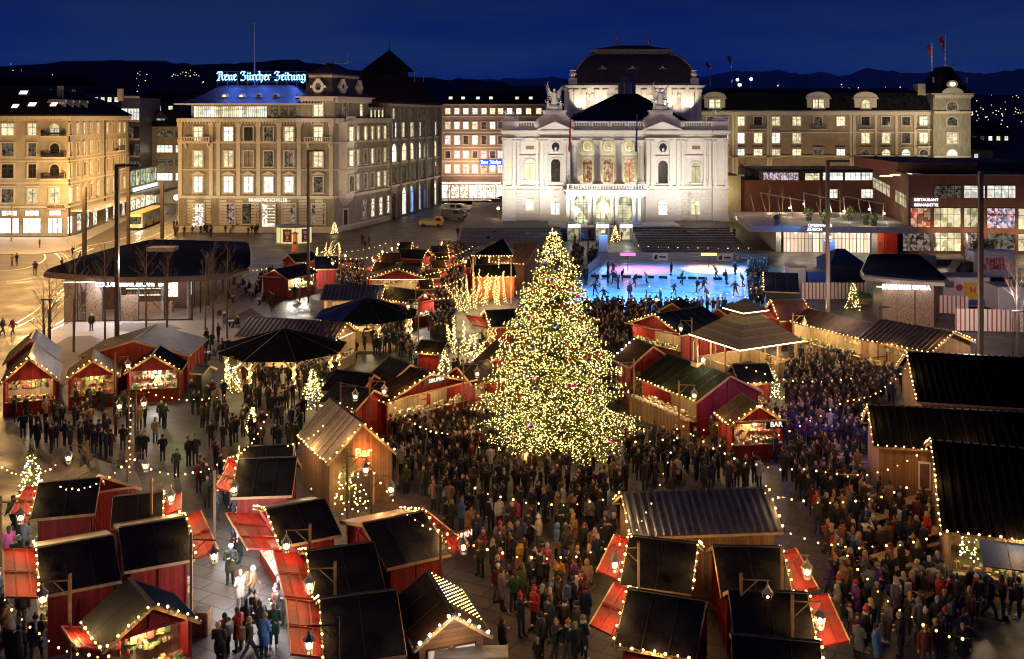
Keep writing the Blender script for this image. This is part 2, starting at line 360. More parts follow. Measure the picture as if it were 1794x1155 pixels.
def person_parts(kind,long,head):
    J=pose(kind); b=MB()
    cap(b,[J['pel'],J['ch']],[.13,.135]); cap(b,[J['ch'],J['nk'],J['hd']-V(0,0,.08)],[.1,.058,.05]); cap(b,[J['sL'],J['sR']],[.055,.055])
    for k in'LR': cap(b,[J['h'+k],J['k'+k],J['a'+k]],[.085,.056,.04]); cap(b,[J['a'+k]-V(0,0,.03),J['t'+k]],[.04,.03]); cap(b,[J['s'+k],J['e'+k],J['w'+k]],[.05,.038,.027]); hand(b,J['w'+k],J['e'+k])
    h=J['hd']; b.blob(h,.1,12,10,(.82,.98,1.2)); b.blob(h+V(0,-.035,-.06),.06,10,8,(.85,.9,1)); b.blob(h+V(0,-.105,-.01),.016,6,5,(1,1.3,1.6)); 
    for s in(-1,1): b.blob(h+V(s*.083,.005,-.005),.02,6,5,(.5,1,1.5)); b.blob(h+V(s*.032,-.085,.03),.014,6,5)
    b.blob(h+V(0,-.09,-.055),.02,6,5,(1.4,.6,.5))
    body=remesh(b,.0115,2600)
    c=MB(); cap(c,[J['pel']+V(0,0,.02),J['ch'],J['ch']+V(0,0,.08)],[.17,.175,.13]); cap(c,[J['sL'],J['sR']],[.085,.085]); cap(c,[J['ch']+V(0,0,.1),J['nk']+V(0,0,.02)],[.09,.085])
    for k in'LR':
        w=J['e'+k].lerp(J['w'+k],.93); cap(c,[J['s'+k],J['e'+k],w],[.082,.068,.055])
        if long and kind!='sit': cap(c,[J['h'+k],J['h'+k].lerp(J['k'+k],.75)],[.125,.13])
        else: cap(c,[J['h'+k]+V(0,0,.03),J['h'+k]-V(0,0,.03)] if kind!='sit' else [J['h'+k],J['h'+k]+V(0,-.1,0)],[.115,.115])
    if long and kind!='sit': cap(c,[J['pel'],(J['kL']+J['kR'])/2+V(0,0,.12)],[.15,.13])
    coat=remesh(c,.02,1100)
    t=MB()
    for k in'LR': cap(t,[J['h'+k],J['k'+k],J['a'+k]+V(0,0,.02)],[.1,.075,.06])
    cap(t,[J['hL'],J['hR']],[.1,.1]); tr=remesh(t,.02,600)
    s=MB()
    for k in'LR': cap(s,[J['a'+k]+V(0,0,.0),J['t'+k]+V(0,0,.02)],[.058,.045]); s.box(J['t'+k].x-.035,J['t'+k].x+.035,J['t'+k].y-.03,J['a'+k].y+.05,min(J['t'+k].z,J['a'+k].z)-.035,min(J['t'+k].z,J['a'+k].z)-.01)
    sh=remesh(s,.018,260)
    heads={}
    q=MB(); q.blob(h+V(0,.018,.03),.112,12,9,(.88,.98,1.12)); q.blob(h+V(0,.06,-.06),.07,8,6); q2=remesh(q,.016,300); heads['hair']=q2
    q=MB(); q.blob(h+V(0,.018,.03),.114,12,9,(.88,.98,1.12)); cap(q,[h+V(0,.06,-.02),h+V(0,.1,-.2),h+V(0,.11,-.32)],[.085,.08,.05]); heads['long hair']=remesh(q,.016,340)
    q=MB(); q.blob(h+V(0,.01,.045),.118,12,9,(.9,1,1.08)); q.lathe([(.112,0),(.12,.02),(.112,.05)],14,h+V(0,.01,.02)); q.blob(h+V(0,.01,.2),.045,8,6); heads['bobble hat']=remesh(q,.014,380)
    q=MB(); q.blob(h+V(0,.01,.045),.116,12,9,(.9,1,1.0)); q.lathe([(.11,0),(.117,.02),(.11,.05)],14,h+V(0,.01,.02)); heads['beanie']=remesh(q,.014,320)
    q=MB(); q.blob(h+V(0,.035,.0),.145,12,9,(.9,.9,1.15)); heads['hood']=remesh(q,.016,320)
    return body,coat,tr,sh,{k:heads[k] for k in head}
KINDS=[('stand',True,('long hair','bobble hat','hair')),('stand',False,('hair','beanie','hood')),('cup',False,('hair','bobble hat','long hair')),('fold',True,('long hair','beanie','hair')),('walk',False,('hair','beanie','long hair')),('walk',True,('bobble hat','long hair','hair')),('photo',False,('hair','bobble hat')),('sit',False,('hair','long hair','beanie')),('skate',False,('beanie','long hair','bobble hat'))]
LIB=[]
for k,lg,hs in KINDS:
    body,coat,tr,sh,hd=person_parts(k,lg,hs)
    for m,mm in ((body,SKIN),(coat,CLOTH),(tr,TROU),(sh,TROU)): m.materials.append(mm)
    for m in hd.values(): m.materials.append(HAIR)
    LIB.append((k,lg,body,coat,tr,sh,hd))
# ---------------------------------------------------------------- camera, sky, render
cam=bpy.data.cameras.new('camera'); co=bpy.data.objects.new('camera',cam); COL.objects.link(co)
co.location=(0,0,H); co.rotation_euler=(math.pi/2,0,0); cam.lens=36; cam.sensor_width=36; cam.clip_end=30000; cam.clip_start=.5
cam.shift_y=-(577.5-205)/1794; cam.shift_x=0
sc.camera=co
w=bpy.data.worlds.new('World'); sc.world=w; w.use_nodes=True; nt=w.node_tree; N=nt.nodes; L=nt.links
bg=N['Background']
sky=N.new('ShaderNodeTexSky'); sky.sky_type='NISHITA'; sky.sun_disc=False; sky.sun_elevation=math.radians(-4); sky.sun_rotation=math.radians(200); sky.altitude=400
tc=N.new('ShaderNodeTexCoord')
mp=N.new('ShaderNodeMapping'); mp.inputs['Scale'].default_value=(1.2,1.2,7); L.new(tc.outputs['Generated'],mp.inputs[0])
nz=N.new('ShaderNodeTexNoise'); nz.inputs['Scale'].default_value=1.6; nz.inputs['Detail'].default_value=7; L.new(mp.outputs[0],nz.inputs[0])
cr=N.new('ShaderNodeValToRGB'); e=cr.color_ramp.elements
e[0].position=.4; e[0].color=(.0012,.0075,.088,1); e[1].position=.62; e[1].color=(.006,.018,.08,1)
L.new(nz.outputs[0],cr.inputs[0])
sp=N.new('ShaderNodeSeparateXYZ'); L.new(tc.outputs['Generated'],sp.inputs[0])
mr=N.new('ShaderNodeMapRange'); mr.inputs[1].default_value=0; mr.inputs[2].default_value=.16; mr.inputs[3].default_value=1.7; mr.inputs[4].default_value=.85; L.new(sp.outputs[2],mr.inputs[0])
mu=N.new('ShaderNodeVectorMath'); mu.operation='SCALE'; L.new(cr.outputs[0],mu.inputs[0]); L.new(mr.outputs[0],mu.inputs[3])
ad=N.new('ShaderNodeMix'); ad.data_type='RGBA'; ad.blend_type='ADD'; ad.inputs[0].default_value=.02
L.new(mu.outputs[0],ad.inputs[6]); L.new(sky.outputs[0],ad.inputs[7]); L.new(ad.outputs[2],bg.inputs[0]); bg.inputs[1].default_value=1.0
s=bpy.data.lights.new('weak_sun','SUN'); s.energy=.02; s.angle=math.radians(8); s.color=(.6,.7,1)  # weak bluish sun lamp added under the night sky, not a moon
so=bpy.data.objects.new('weak_sun',s); COL.objects.link(so); so.rotation_euler=(math.radians(50),0,math.radians(-30))
sc.view_settings.view_transform='Standard'; sc.view_settings.look='None'; sc.view_settings.exposure=0; sc.view_settings.gamma=1
sc.cycles.use_denoising=True; sc.cycles.max_bounces=5; sc.cycles.diffuse_bounces=2; sc.cycles.glossy_bounces=2; sc.cycles.transmission_bounces=3; sc.cycles.transparent_max_bounces=8
sc.cycles.sample_clamp_indirect=1.5; sc.cycles.sample_clamp_direct=0; sc.cycles.use_light_tree=True; sc.cycles.caustics_reflective=False; sc.cycles.caustics_refractive=False
sc.cycles.use_adaptive_sampling=True; sc.cycles.adaptive_threshold=.03; sc.cycles.pixel_filter_type='BLACKMAN_HARRIS'; sc.cycles.filter_width=1.15; sc.cycles.denoising_prefilter='ACCURATE'
# ---------------------------------------------------------------- ground
def ground_mat(name,ca,cb,slab=1.2,rough=.5,joint=.35,mot=.5):
    m=bpy.data.materials.new(name); m.use_nodes=True; nt=m.node_tree; N=nt.nodes; L=nt.links; b=N['Principled BSDF']
    tc=N.new('ShaderNodeTexCoord'); br=N.new('ShaderNodeTexBrick'); br.inputs['Scale'].default_value=1; br.inputs['Brick Width'].default_value=slab*1.8; br.inputs['Row Height'].default_value=slab; br.inputs['Mortar Size'].default_value=.03
    br.inputs['Color1'].default_value=(*ca,1); br.inputs['Color2'].default_value=(*cb,1); br.inputs['Mortar'].default_value=tuple(x*joint for x in ca)+(1,)
    mp=N.new('ShaderNodeMapping'); mp.inputs['Rotation'].default_value=(0,0,.5); L.new(tc.outputs['Object'],mp.inputs[0]); L.new(mp.outputs[0],br.inputs[0])
    nz=N.new('ShaderNodeTexNoise'); nz.inputs['Scale'].default_value=.35; nz.inputs['Detail'].default_value=8; L.new(tc.outputs['Object'],nz.inputs[0])
    mr=N.new('ShaderNodeMapRange'); mr.inputs[1].default_value=.3; mr.inputs[2].default_value=.7; mr.inputs[3].default_value=1-mot*.5; mr.inputs[4].default_value=1+mot*.4; L.new(nz.outputs[0],mr.inputs[0])
    mu=N.new('ShaderNodeVectorMath'); mu.operation='SCALE'; L.new(br.outputs[0],mu.inputs[0]); L.new(mr.outputs[0],mu.inputs[3]); L.new(mu.outputs[0],b.inputs['Base Color'])
    r2=N.new('ShaderNodeMapRange'); r2.inputs[1].default_value=.3; r2.inputs[2].default_value=.7; r2.inputs[3].default_value=rough-.15; r2.inputs[4].default_value=rough+.15; L.new(nz.outputs[0],r2.inputs[0]); L.new(r2.outputs[0],b.inputs['Roughness']); b.inputs['Specular IOR Level'].default_value=.25
    return m
GM=ground_mat('square_paving',(.085,.072,.06),(.115,.1,.085),.9)
GL=ground_mat('light_paving',(.34,.31,.29),(.38,.35,.33),2.4,.65,.75,.25)
GD=ground_mat('dark_gravel',(.17,.145,.13),(.19,.165,.15),.12,.9,.9,.3)
AS=ground_mat('street_asphalt',(.12,.105,.085),(.13,.115,.095),6,.55,.9,.35)
def sheet(name,pts,z,m,kind='structure',thick=0):
    mb=MB()
    if thick: mb.ext([(p[0],p[1],z-thick) for p in pts],(0,0,thick))
    else: mb.poly([(p[0],p[1],z) for p in pts])
    o=mb.build(name,m); o['kind']=kind; return o
sheet('ground',[(-9000,-300),(9000,-300),(9000,9000),(-9000,9000)],-.02,mat('far_ground',(.03,.035,.03),.95,.3,.02))
sheet('paving',[(-75,10),(110,10),(110,300),(-75,300)],0,GM)
g=lambda *a:[P(x,y).xy for x,y in a]
sheet('road',g((-700,760),(-40,640),(10,585),(60,540),(105,500),(190,462),(300,425),(322,410),(318,352),(286,352),(228,377),(120,425),(-60,440),(-500,460)),.004,AS)
sheet('road',g((640,353),(1000,353),(1000,365),(905,362),(885,352),(800,362),(770,372),(740,372)),.004,AS)
sheet('pavement',g((-300,417),(110,417),(135,412),(226,374),(226,384),(170,412),(120,440),(60,447),(-300,443)),.1,GL,thick=.1)
sheet('pavement',g((322,408),(318,352),(312,352),(304,412)),.1,GL,thick=.1)
# pale curved paving round the cafe with darker gravel bays
sheet('pavement',g((-60,700),(20,640),(62,590),(100,545),(118,505),(170,480),(455,470),(470,520),(480,600),(450,640),(330,645),(230,620),(205,600),(160,590),(100,640),(60,720)),.008,GL)
sheet('path',g((215,566),(285,566),(320,576),(300,580),(240,584),(200,578)),.012,GD)
sheet('path',g((70,640),(90,608),(120,590),(160,588),(180,602),(210,612),(270,610),(320,600),(380,596),(430,600),(440,640),(330,655),(230,640),(150,650),(80,700)),.012,GD)
sheet('path',g((395,560),(440,540),(470,560),(420,575)),.012,GD)
# tram rails and markings in the street
RAIL=mat('rail_steel',(.5,.48,.42),.25,.1,5,metal=.9); MARK=mat('road_paint',(.7,.68,.6),.6,.15,3)
def ribbon(name,pts,wd,z,m,lab=None):
    mb=MB(); pts=[Vector((p[0],p[1],z)) for p in pts]
    # smooth by catmull
    q=[]
    for i in range(len(pts)-1):
        a=pts[max(i-1,0)];b=pts[i];c=pts[i+1];d=pts[min(i+2,len(pts)-1)]
        for k in range(8):
            t=k/8; q.append(.5*((2*b)+(c-a)*t+(2*a-5*b+4*c-d)*t*t+(3*b-a-3*c+d)*t**3))
    q.append(pts[-1]); l=[];r=[]
    for i,p in enumerate(q):
        d=(q[min(i+1,len(q)-1)]-q[max(i-1,0)]).normalized(); n=Vector((-d.y,d.x,0))*wd/2; l.append(p+n); r.append(p-n)
    n=len(q); mb.add(l+r,[(i,n+i,n+i+1,i+1) for i in range(n-1)])
    o=mb.build(name,m); o['kind']='structure'; return o
for off in (0,.9,4.2,5.1):
    for path in ([(-60,600),(40,560),(120,500),(180,455),(250,415),(300,385),(316,365)],[(-60,500),(60,486),(105,465),(98,445),(60,432),(0,425),(-60,422)]):
        pts=g(*path); pts=[Vector(p)+Vector((off,off*.3)) for p in pts]; ribbon('rail',pts,.16,.009,RAIL)
for a in ([(0,475),(45,470),(78,455),(70,440),(30,432)],[(150,432),(215,418),(262,398)],[(100,540),(150,505),(190,480)],[(170,445),(240,424),(290,404)]): ribbon('road_marking',g(*a),.25,.01,MARK)
for i in range(6): ribbon('road_marking',g((100+i*9,436+i*1.5),(118+i*9,428+i*1.5)),.45,.01,MARK)
# ---------------------------------------------------------------- hills, mountains, far town
def ridge(name,pts,Y,depth,m,zb=-5,n=200,amp=6,seed=1):
    rr=random.Random(seed); mb=MB(); vs=[];xs=[p[0] for p in pts]
    def yy(x):
        for i in range(len(pts)-1):
            if pts[i][0]<=x<=pts[i+1][0]:
                t=(x-pts[i][0])/(pts[i+1][0]-pts[i][0]); return pts[i][1]*(1-t)+pts[i+1][1]*t
        return pts[-1][1]
    ph=[rr.uniform(0,6) for _ in range(8)]
    rows=5
    for r in range(rows):
        for i in range(n+1):
            x=xs[0]+(xs[-1]-xs[0])*i/n
            z=H+(YH-yy(x))*Y/F; z+=sum(math.sin(x*.02*(k+1)**1.5+ph[k])*amp/(k+1.5) for k in range(8))
            t=r/(rows-1); zz=zb+(z-zb)*math.sin(t*math.pi/2); Yr=Y-depth*(1-t)
            if 0<r<rows-1: zz+=rr.uniform(-amp,amp)*.6
            vs.append(((x-CX)*Y/F,Yr,zz))
    mb.add(vs,[(r*(n+1)+i,r*(n+1)+i+1,(r+1)*(n+1)+i+1,(r+1)*(n+1)+i) for r in range(rows-1) for i in range(n)])
    o=mb.build(name,m,smooth=False); o['kind']='structure'; return o
FOR=mat('wooded_hill',(.02,.026,.04),1,.5,.05); MTN=mat('haze_blue_mountain',(.16,.2,.32),1,.2,.002)  # bluish: distance haze put into the mountain colour
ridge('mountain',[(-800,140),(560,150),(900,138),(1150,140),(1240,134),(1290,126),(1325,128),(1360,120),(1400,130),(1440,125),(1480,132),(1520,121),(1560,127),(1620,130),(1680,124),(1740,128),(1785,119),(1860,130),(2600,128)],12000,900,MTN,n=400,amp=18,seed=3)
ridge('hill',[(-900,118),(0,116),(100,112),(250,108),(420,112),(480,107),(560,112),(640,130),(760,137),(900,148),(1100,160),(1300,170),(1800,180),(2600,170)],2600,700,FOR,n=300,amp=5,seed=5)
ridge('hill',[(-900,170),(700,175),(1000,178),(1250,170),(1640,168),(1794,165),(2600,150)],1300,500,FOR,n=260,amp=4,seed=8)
ml=MB(); rr=random.Random(11)
for x0,x1,y0,y1,n in ((0,120,112,160,12),(230,360,118,150,12),(300,345,126,134,14),(220,300,160,178,14),(1690,1794,165,235,34),(1690,1794,190,215,20),(1300,1640,148,160,16),(640,760,150,156,5)):
    for _ in range(n):
        p=PY(rr.uniform(x0,x1),rr.uniform(y0,y1),rr.uniform(640,760)); ml.ico(p,rr.uniform(.15,.42))
o=ml.build('town_lights',emis('town_glow',(1,.75,.4),2.2)); o['kind']='stuff'
# dark roofs of the town between the near houses and the hills
fr=mat('far_wall',(.1,.1,.1),.9,.2,1); 
HN=0
def far_house(x0,x1,yt,Y,lab,roof=2.5,lit=4,wallm=None):
    global HN
    a=PY(x0,yt,Y); b=PY(x1,yt,Y); r=thing('house',lab,'house',((a.x+b.x)/2,Y,0)); w=(b.x-a.x)/2
    MB().box(-w,w,0,10,0,a.z).build('wall',wallm or fr,r)
    m=MB(); m.ext([(-w-.5,-.5,a.z),(w+.5,-.5,a.z),(w+.5,10.5,a.z),(-w-.5,10.5,a.z)],(0,0,.3)); z=a.z+.3; m.add([(-w-.5,-.5,z),(w+.5,-.5,z),(w+.5,10.5,z),(-w-.5,10.5,z),(-w+2,5,z+roof),(w-2,5,z+roof)],[(0,1,5,4),(1,2,5),(2,3,4,5),(3,0,4)]); m.build('roof',ROOFD,r)
    fc=Face((a.x,Y),(b.x,Y),r)
    for i in range(lit):
        window(fc,(i+.5)*2*w/lit,a.z-2.6,1.1,1.3,rr.choice([PW,PDK,PDM,PL]),fr,style='modern')
far_house(318,368,165,330,'pale flat block standing alone far behind the newspaper sign building',.6,2,mat('far_pale',(.3,.3,.32),.9,.1,1))
far_house(150,222,163,300,'far terrace behind the leftmost apartment roof with lit top storey',1,6,mat('far_pale',(.3,.3,.32),.9,.1,1))
far_house(226,330,178,290,'low dark roofed house between the left block and the newspaper building',2.5,5)
far_house(-60,150,150,320,'long dark house on the far left above the apartment roof',3,5)
far_house(1700,1770,232,330,'dim house on the right edge beyond the turreted block',3,5)
far_house(1660,1740,262,290,'lower dim house right of the turreted block by the street lamps',3,4)
# ---------------------------------------------------------------- building helpers
def inset(poly,d):
    n=len(poly); out=[]
    A=sum(poly[i][0]*poly[(i+1)%n][1]-poly[(i+1)%n][0]*poly[i][1] for i in range(n)); s=1 if A>0 else -1
    for i in range(n):
        p0=Vector(poly[i-1][:2]);p1=Vector(poly[i][:2]);p2=Vector(poly[(i+1)%n][:2])
        a=(p1-p0).normalized();b=(p2-p1).normalized(); na=Vector((-a.y,a.x))*s; nb=Vector((-b.y,b.x))*s
        m=(na+nb); k=d/max(.25,(1+na.dot(nb)))
        out.append(p1+m*k)
    return out
def lp(poly,root,z): return [Vector((p[0]-root.location.x,p[1]-root.location.y,z-root.location.z)) for p in poly]
def body(root,poly,z0,z1,m,name='wall'):
    mb=MB(); mb.ext(lp(poly,root,z0),(0,0,z1-z0)); return mb.build(name,m,root)
def hiproof(root,poly,levels,m,name='roof',over=.6,rim=None):
    """levels: (inset, z) from the eave up"""
    mb=MB(); e0=lp(inset(poly,-over),root,levels[0][1])
    a=e0; b=lp(inset(poly,-over),root,levels[0][1]+.25); mb.loft(a,b,1 if rim else 0); a=b; mb.poly(e0)
    for d,z in levels[1:]:
        b=lp(inset(poly,d),root,z); mb.loft(a,b); a=b
    mb.poly(a); return mb.build(name,[m,rim] if rim else m,root)
def nib(pts,mb,ox,oz,s,w=.2,ang=42,y0=0,dep=.15,mi=0):
    c,sn=math.cos(math.radians(ang)),math.sin(math.radians(ang)); t=.05
    q=[(c*w/2-sn*t/2,sn*w/2+c*t/2),(c*w/2+sn*t/2,sn*w/2-c*t/2),(-c*w/2-sn*t/2,-sn*w/2+c*t/2),(-c*w/2+sn*t/2,-sn*w/2-c*t/2)]
    for a,b in zip(pts[:-1],pts[1:]):
        P8=sorted({(round(p[0]+k[0],4),round(p[1]+k[1],4)) for p in(a,b) for k in q})
        def half(ps):
            h=[]
            for p in ps:
                while len(h)>1 and (h[-1][0]-h[-2][0])*(p[1]-h[-2][1])-(h[-1][1]-h[-2][1])*(p[0]-h[-2][0])<=0: h.pop()
                h.append(p)
            return h
        hl=half(P8)[:-1]+half(P8[::-1])[:-1]
        mb.ext([(ox+x*s,y0,oz+z*s) for x,z in hl],(0,dep,0),mi)
def mn(x,t=.9,b=.1): return [(x-.1,t-.04),(x,t-.1),(x,b+.1),(x+.12,b)]
GL_={'n':(.62,[mn(.1),[(.12,.75),(.34,.93)],mn(.42)]),'u':(.62,[mn(.1),mn(.42),[(.15,.08),(.38,.2)],]),
'e':(.46,[mn(.1),[(.1,.82),(.28,.97),(.36,.72),(.14,.48)],[(.2,.06),(.38,.16)]]),
'r':(.42,[mn(.1),[(.14,.78),(.28,.96),(.38,.86)]]),'c':(.4,[mn(.1),[(.12,.82),(.26,.96),(.36,.86)],[(.2,.06),(.36,.16)]]),
'h':(.6,[mn(.1,1.5),[(.12,.75),(.32,.93)],[(.36,.9),(.46,.75),(.44,.1),(.3,-.25)]]),
't':(.42,[mn(.12,1.25),[(-.04,.88),(.36,.88)]]),'i':(.32,[mn(.1),[(.08,1.22),(.16,1.16)]]),
'g':(.6,[mn(.1),[(.1,.8),(.3,.98),(.46,.85)],[(.44,.9),(.44,-.1),(.25,-.35),(.02,-.22)],[(.15,.1),(.4,.25)]]),
'Z':(.78,[[(.05,1.28),(.25,1.45),(.58,1.32),(.3,.95)],[(.3,.88),(.6,.78),(.62,.3),(.35,0),(.05,.12)],[(.05,1.1),(.1,1.3)]]),
'N':(.86,[[(.02,1.1),(.12,1.4),(.3,1.3),(.28,.45),(.08,.08)],[(.25,1.3),(.5,1.42),(.62,1.2),(.62,.2),(.76,.08)],[(.0,.02),(.3,.05)]]),
'ü':(.62,[mn(.1),mn(.42),[(.15,.08),(.38,.2)],[(.1,1.2),(.16,1.14)],[(.38,1.2),(.44,1.14)]]),' ':(.4,[])}
def fraktur(text,width,cap,mb,x0,z0,y0=0,dep=.15,w=.2):
    tot=sum(GL_[c][0] for c in text); sx=width/tot; sz=cap/1.5; x=0
    for c in text:
        for st in GL_[c][1]:
            nib([((x+p[0])*sx/sz,p[1]) for p in st],mb,x0,z0,sz,w,y0=y0,dep=dep)
        x+=GL_[c][0]
def rnd(*a): return R.choice(a)
# ================================================================ A: corner apartment house, left
pA=P(-140,415).xy; pB=P(119,414).xy; pC=P(226,376).xy
rt=thing('apartment_house','cream five storey corner apartment house with lit shop front beside the tram street','building',(pB.x,pB.y,0))
poly=[pA,pB,pC,pC+Vector((-22,6)),pA+Vector((0,40))]
body(rt,poly,0,21.2,CREAM)
hiproof(rt,poly,[(0,21.2),(4.5,24.6),(9,26.2)],ROOFD,rim=ROOFD)
fA=Face(pA,pB,rt); fB=Face(pB,pC,rt)
rows=[(217,237),(251,274),(288,312),(331,355)]
zz=[(21-(b-205)*.1003,(b-a)*.1003) for a,b in rows]
for j,(z,h) in enumerate(zz):
    for i,(x,wd) in enumerate(((-60,2.0),(-20,1.4),(14,2.1),(57,1.4),(96,1.6))):
        u,_=fA.uz(x,300); lit=[[PW,PL,PW,PW,PW],[PDM,PDK,PDM,PDM,PDK],[PDK,PDK,PDK,PDK,PDK],[PW,PW,PDM,PW,PW]][j][i]
        o=window(fA,u,z,wd,h,lit,STONE2,arch=(i==4 and j<3),style='hood' if j==3 else 'cross')
        if i==4 and j<3:
            mb=MB(); mb.box(-2,2,-1.1,0,-.35,-.1); 
            bal=fA.part(mb,'balcony',STONE2,u,z); m2=MB()
            for k in range(17): m2.box(-1.95+k*.24,-1.92+k*.24,-1.08,-1.04,-.1,.85)
            m2.box(-2,2,-1.1,-1.02,.85,.92); m2.box(-2,-1.95,-1.08,0,-.1,.92); m2.box(1.95,2,-1.08,0,-.1,.92); m2.box(-2,2,-1.09,-1.05,.1,.5)
            m2.build('railing',METD,bal)
    for i,x in enumerate((122.2,135,147,158,170.5,187,197.5,208,217)):
        u,_=fB.uz(x,300)
        lit=R.choice([PDK,PDM,PDK,PW] if j in(1,2) else [PW,PW,PDM,PL])
        window(fB,u,z,1.15,h,lit,STONE2,style='hood' if j==3 else 'cross')
for u0,z in ((31,14.2),(31,10.4)):
    mb=MB(); mb.box(-2.6,2.6,-1.0,0,-.3,-.05); bal=fB.part(mb,'balcony',STONE2,u0,z); m2=MB()
    for k in range(22): m2.box(-2.55+k*.24,-2.52+k*.24,-.98,-.94,-.05,.85)
    m2.box(-2.6,2.6,-1,-.92,.85,.92); m2.build('railing',METD,bal)
for f in (fA,fB):
    strip(f,'cornice',STONE2,20.6,21.15,.55,dent=True); strip(f,'string_course',STONE2,13.1,13.35,.15); strip(f,'string_course',STONE2,5.0,5.35,.3); strip(f,'string_course',STONE2,9.3,9.5,.12)
mb=MB()
for u in (.5,fB.len*.55,fB.len-.4): mb.box(u-.09,u+.09,-.2,0,0,20.6)
fB.part(mb,'drain_pipe',METD)
for x0,x1 in ((-40,-6),(0,33),(41,71),(84,109)):
    u0,_=fA.uz(x0,400); u1,_=fA.uz(x1,400)
    window(fA,(u0+u1)/2,.6,u1-u0,2.6,SHOPB,STONE2,style='modern'); window(fA,(u0+u1)/2,3.7,(u1-u0)*.8,.8,SHOPB,STONE2,style='modern')
    light('AREA',fA.M((u0+u1)/2,3.4,1.3).translation+rt.location,160,(1,.85,.6),2,tgt=fA.M((u0+u1)/2,0,4).translation+rt.location)
for k,x in enumerate((122,138,152,166,185,200,215)):
    u,_=fB.uz(x,395); window(fB,u,.4,2.4 if k else 2.6,3.0,SHOPB if k==0 else SHOP,STONE2,style='modern' if k<4 else 'cross',arch=k>=4)
mb=MB(); mb.box(0,fB.len*.9,-3.6,-.02,4.15,4.4); mb.box(0,fB.len*.9,-3.65,-3.55,4.0,4.55); fB.part(mb,'canopy',WHITE,1.5)
u,_=fA.uz(99,366); mb=MB(); mb.box(-1.6,1.7,-.3,-.16,-.6,.6); sg=fA.part(mb,'sign_board',CREAM,u,4.9+.3)
t=text_mesh('FELDER',.85,.02,mat('sign_brown',(.12,.03,.02),.6)); ob('lettering',t,sg,M=Matrix.Translation((.15,-.33,0))@Matrix.Rotation(math.pi/2,4,'X'))
t=text_mesh('the',.4,.02,MT['sign_brown']); ob('lettering',t,sg,M=Matrix.Translation((-1.35,-.33,0))@Matrix.Rotation(math.pi/2,4,'X'))
def dormer(root,M,w,h,d,m,lit,kind='gable'):
    mb=MB(); mb.box(-w/2,w/2,0,d,0,h)
    if kind=='gable': mb.ext([(-w/2-.2,-.15,h),(w/2+.2,-.15,h),(0,-.15,h+w*.5)],(0,d,0))
    elif kind=='curve':
        r=w/2+.15; mb.ext([(r*math.cos(math.pi*i/8),-.15,h+r*.8*math.sin(math.pi*i/8)) for i in range(9)],(0,d,0))
    o=mb.build('dormer',m,root,M=M); p=MB(); p.box(-w*.28,w*.28,-.05,0,h*.12,h*.9); q=MB(); q.box(-.03,.03,-.08,-.05,h*.12,h*.9); p.build('pane',lit,o); q.build('mullion',STONE2,o); return o
for x in (130.5,143.5,154.5,167.5):
    u,_=fB.uz(x,300); dormer(rt,fB.M(u,22.0,-1.6),1.1,1.6,3,STONE2,PDM)
for x,y,wd in ((16,160,1.4),(20,189,1.1),(48,186,1.3),(86,186,1.1)):
    u,z=fA.uz(x,y); mb=MB(); mb.add([(-wd/2,0,0),(wd/2,0,0),(wd/2,.9,.66),(-wd/2,.9,.66)],[(0,1,2,3)]); k=(z-21.45)/3.15*5.1-.6 if y>170 else 5.5
    fA.part(mb,'skylight',PL,u,max(z,22) if y>170 else 25.1,-k+.25)
mb=MB()
for u,z in ((6,26),(20,26),(31,25.5)): mb.box(u,u+.9,9,9.8,z-1.5,z+.7)
fA.part(mb,'chimney',STONE)
# shops' light over the pavement, street lamps
# ================================================================ B: narrow glass tower and grey offices up the street
a=P(212,362).xy; b=P(245,362).xy; rt=thing('office_block','narrow dark glass office slice with white floor edges behind the corner house','building',(a.x,a.y,0))
f=Face(a,b,rt); body(rt,[a,b,b+Vector((0,14)),a+Vector((0,14))],0,25.5,METG); strip(f,'roof_slab',WHITE,25.4,25.9,.4)
for j,y in enumerate((190,222,252,282,312)):
    for x in (218,229,239):
        u,z=f.uz(x,y+20); window(f,u,z,1.3,2.6,PL if j==0 else rnd(PDK,PDM,PDM),WHITE,style='modern')
    strip(f,'floor_edge',WHITE,f.uz(220,y+24)[1],f.uz(220,y+20)[1]-.05,.12)
a=P(243,357).xy; b=P(330,357).xy; rt=thing('office_block','pale office block with dark roof and ribbon windows between corner house and newspaper building','building',(a.x,a.y,0))
f=Face(a,b,rt); poly=[a,b,b+Vector((0,16)),a+Vector((0,16))]; zt=f.uz(280,222)[1]; body(rt,poly,0,zt,CREAM); hiproof(rt,poly,[(0,zt),(3,zt+3.6),(6,zt+4.2)],ROOFD,over=.3)
for j,(y0,y1) in enumerate(((230,240),(255,267),(280,291),(304,316))):
    for x0,x1 in ((245,265),(275,302),(308,326)):
        u0,z1=f.uz(x0,y0); u1,z0=f.uz(x1,y1); window(f,(u0+u1)/2,z0,u1-u0,z1-z0,PL if j in(1,3) else PDM,STONE2,style='modern')
dormer(rt,f.M(f.uz(279,212)[0],zt+.3,-1),3.4,1.8,3,METD,pane('window_teal',(.1,.8,.6),(.6,.9,.7),.6))
a=P(228,372).xy; b=P(300,348).xy; rt=thing('shop_gallery','long glass shop gallery with green lit upper floor and bright canopy along the tram street','building',(a.x,a.y,0))
f=Face(a,b,rt); body(rt,[a,b,b+Vector((-8,3)),a+Vector((-9,3))],0,9.3,METG)
gp=pane('gallery_glass',(.75,.95,.45),(1,.9,.6),1.0,.1,1.4)
n=9
for i in range(n):
    w_=f.len/n; window(f,(i+.5)*w_,5.6,w_*.92,3.4,gp,METG,style='modern'); window(f,(i+.5)*w_,.3,w_*.9,3.2,SHOP,METG,style='modern')
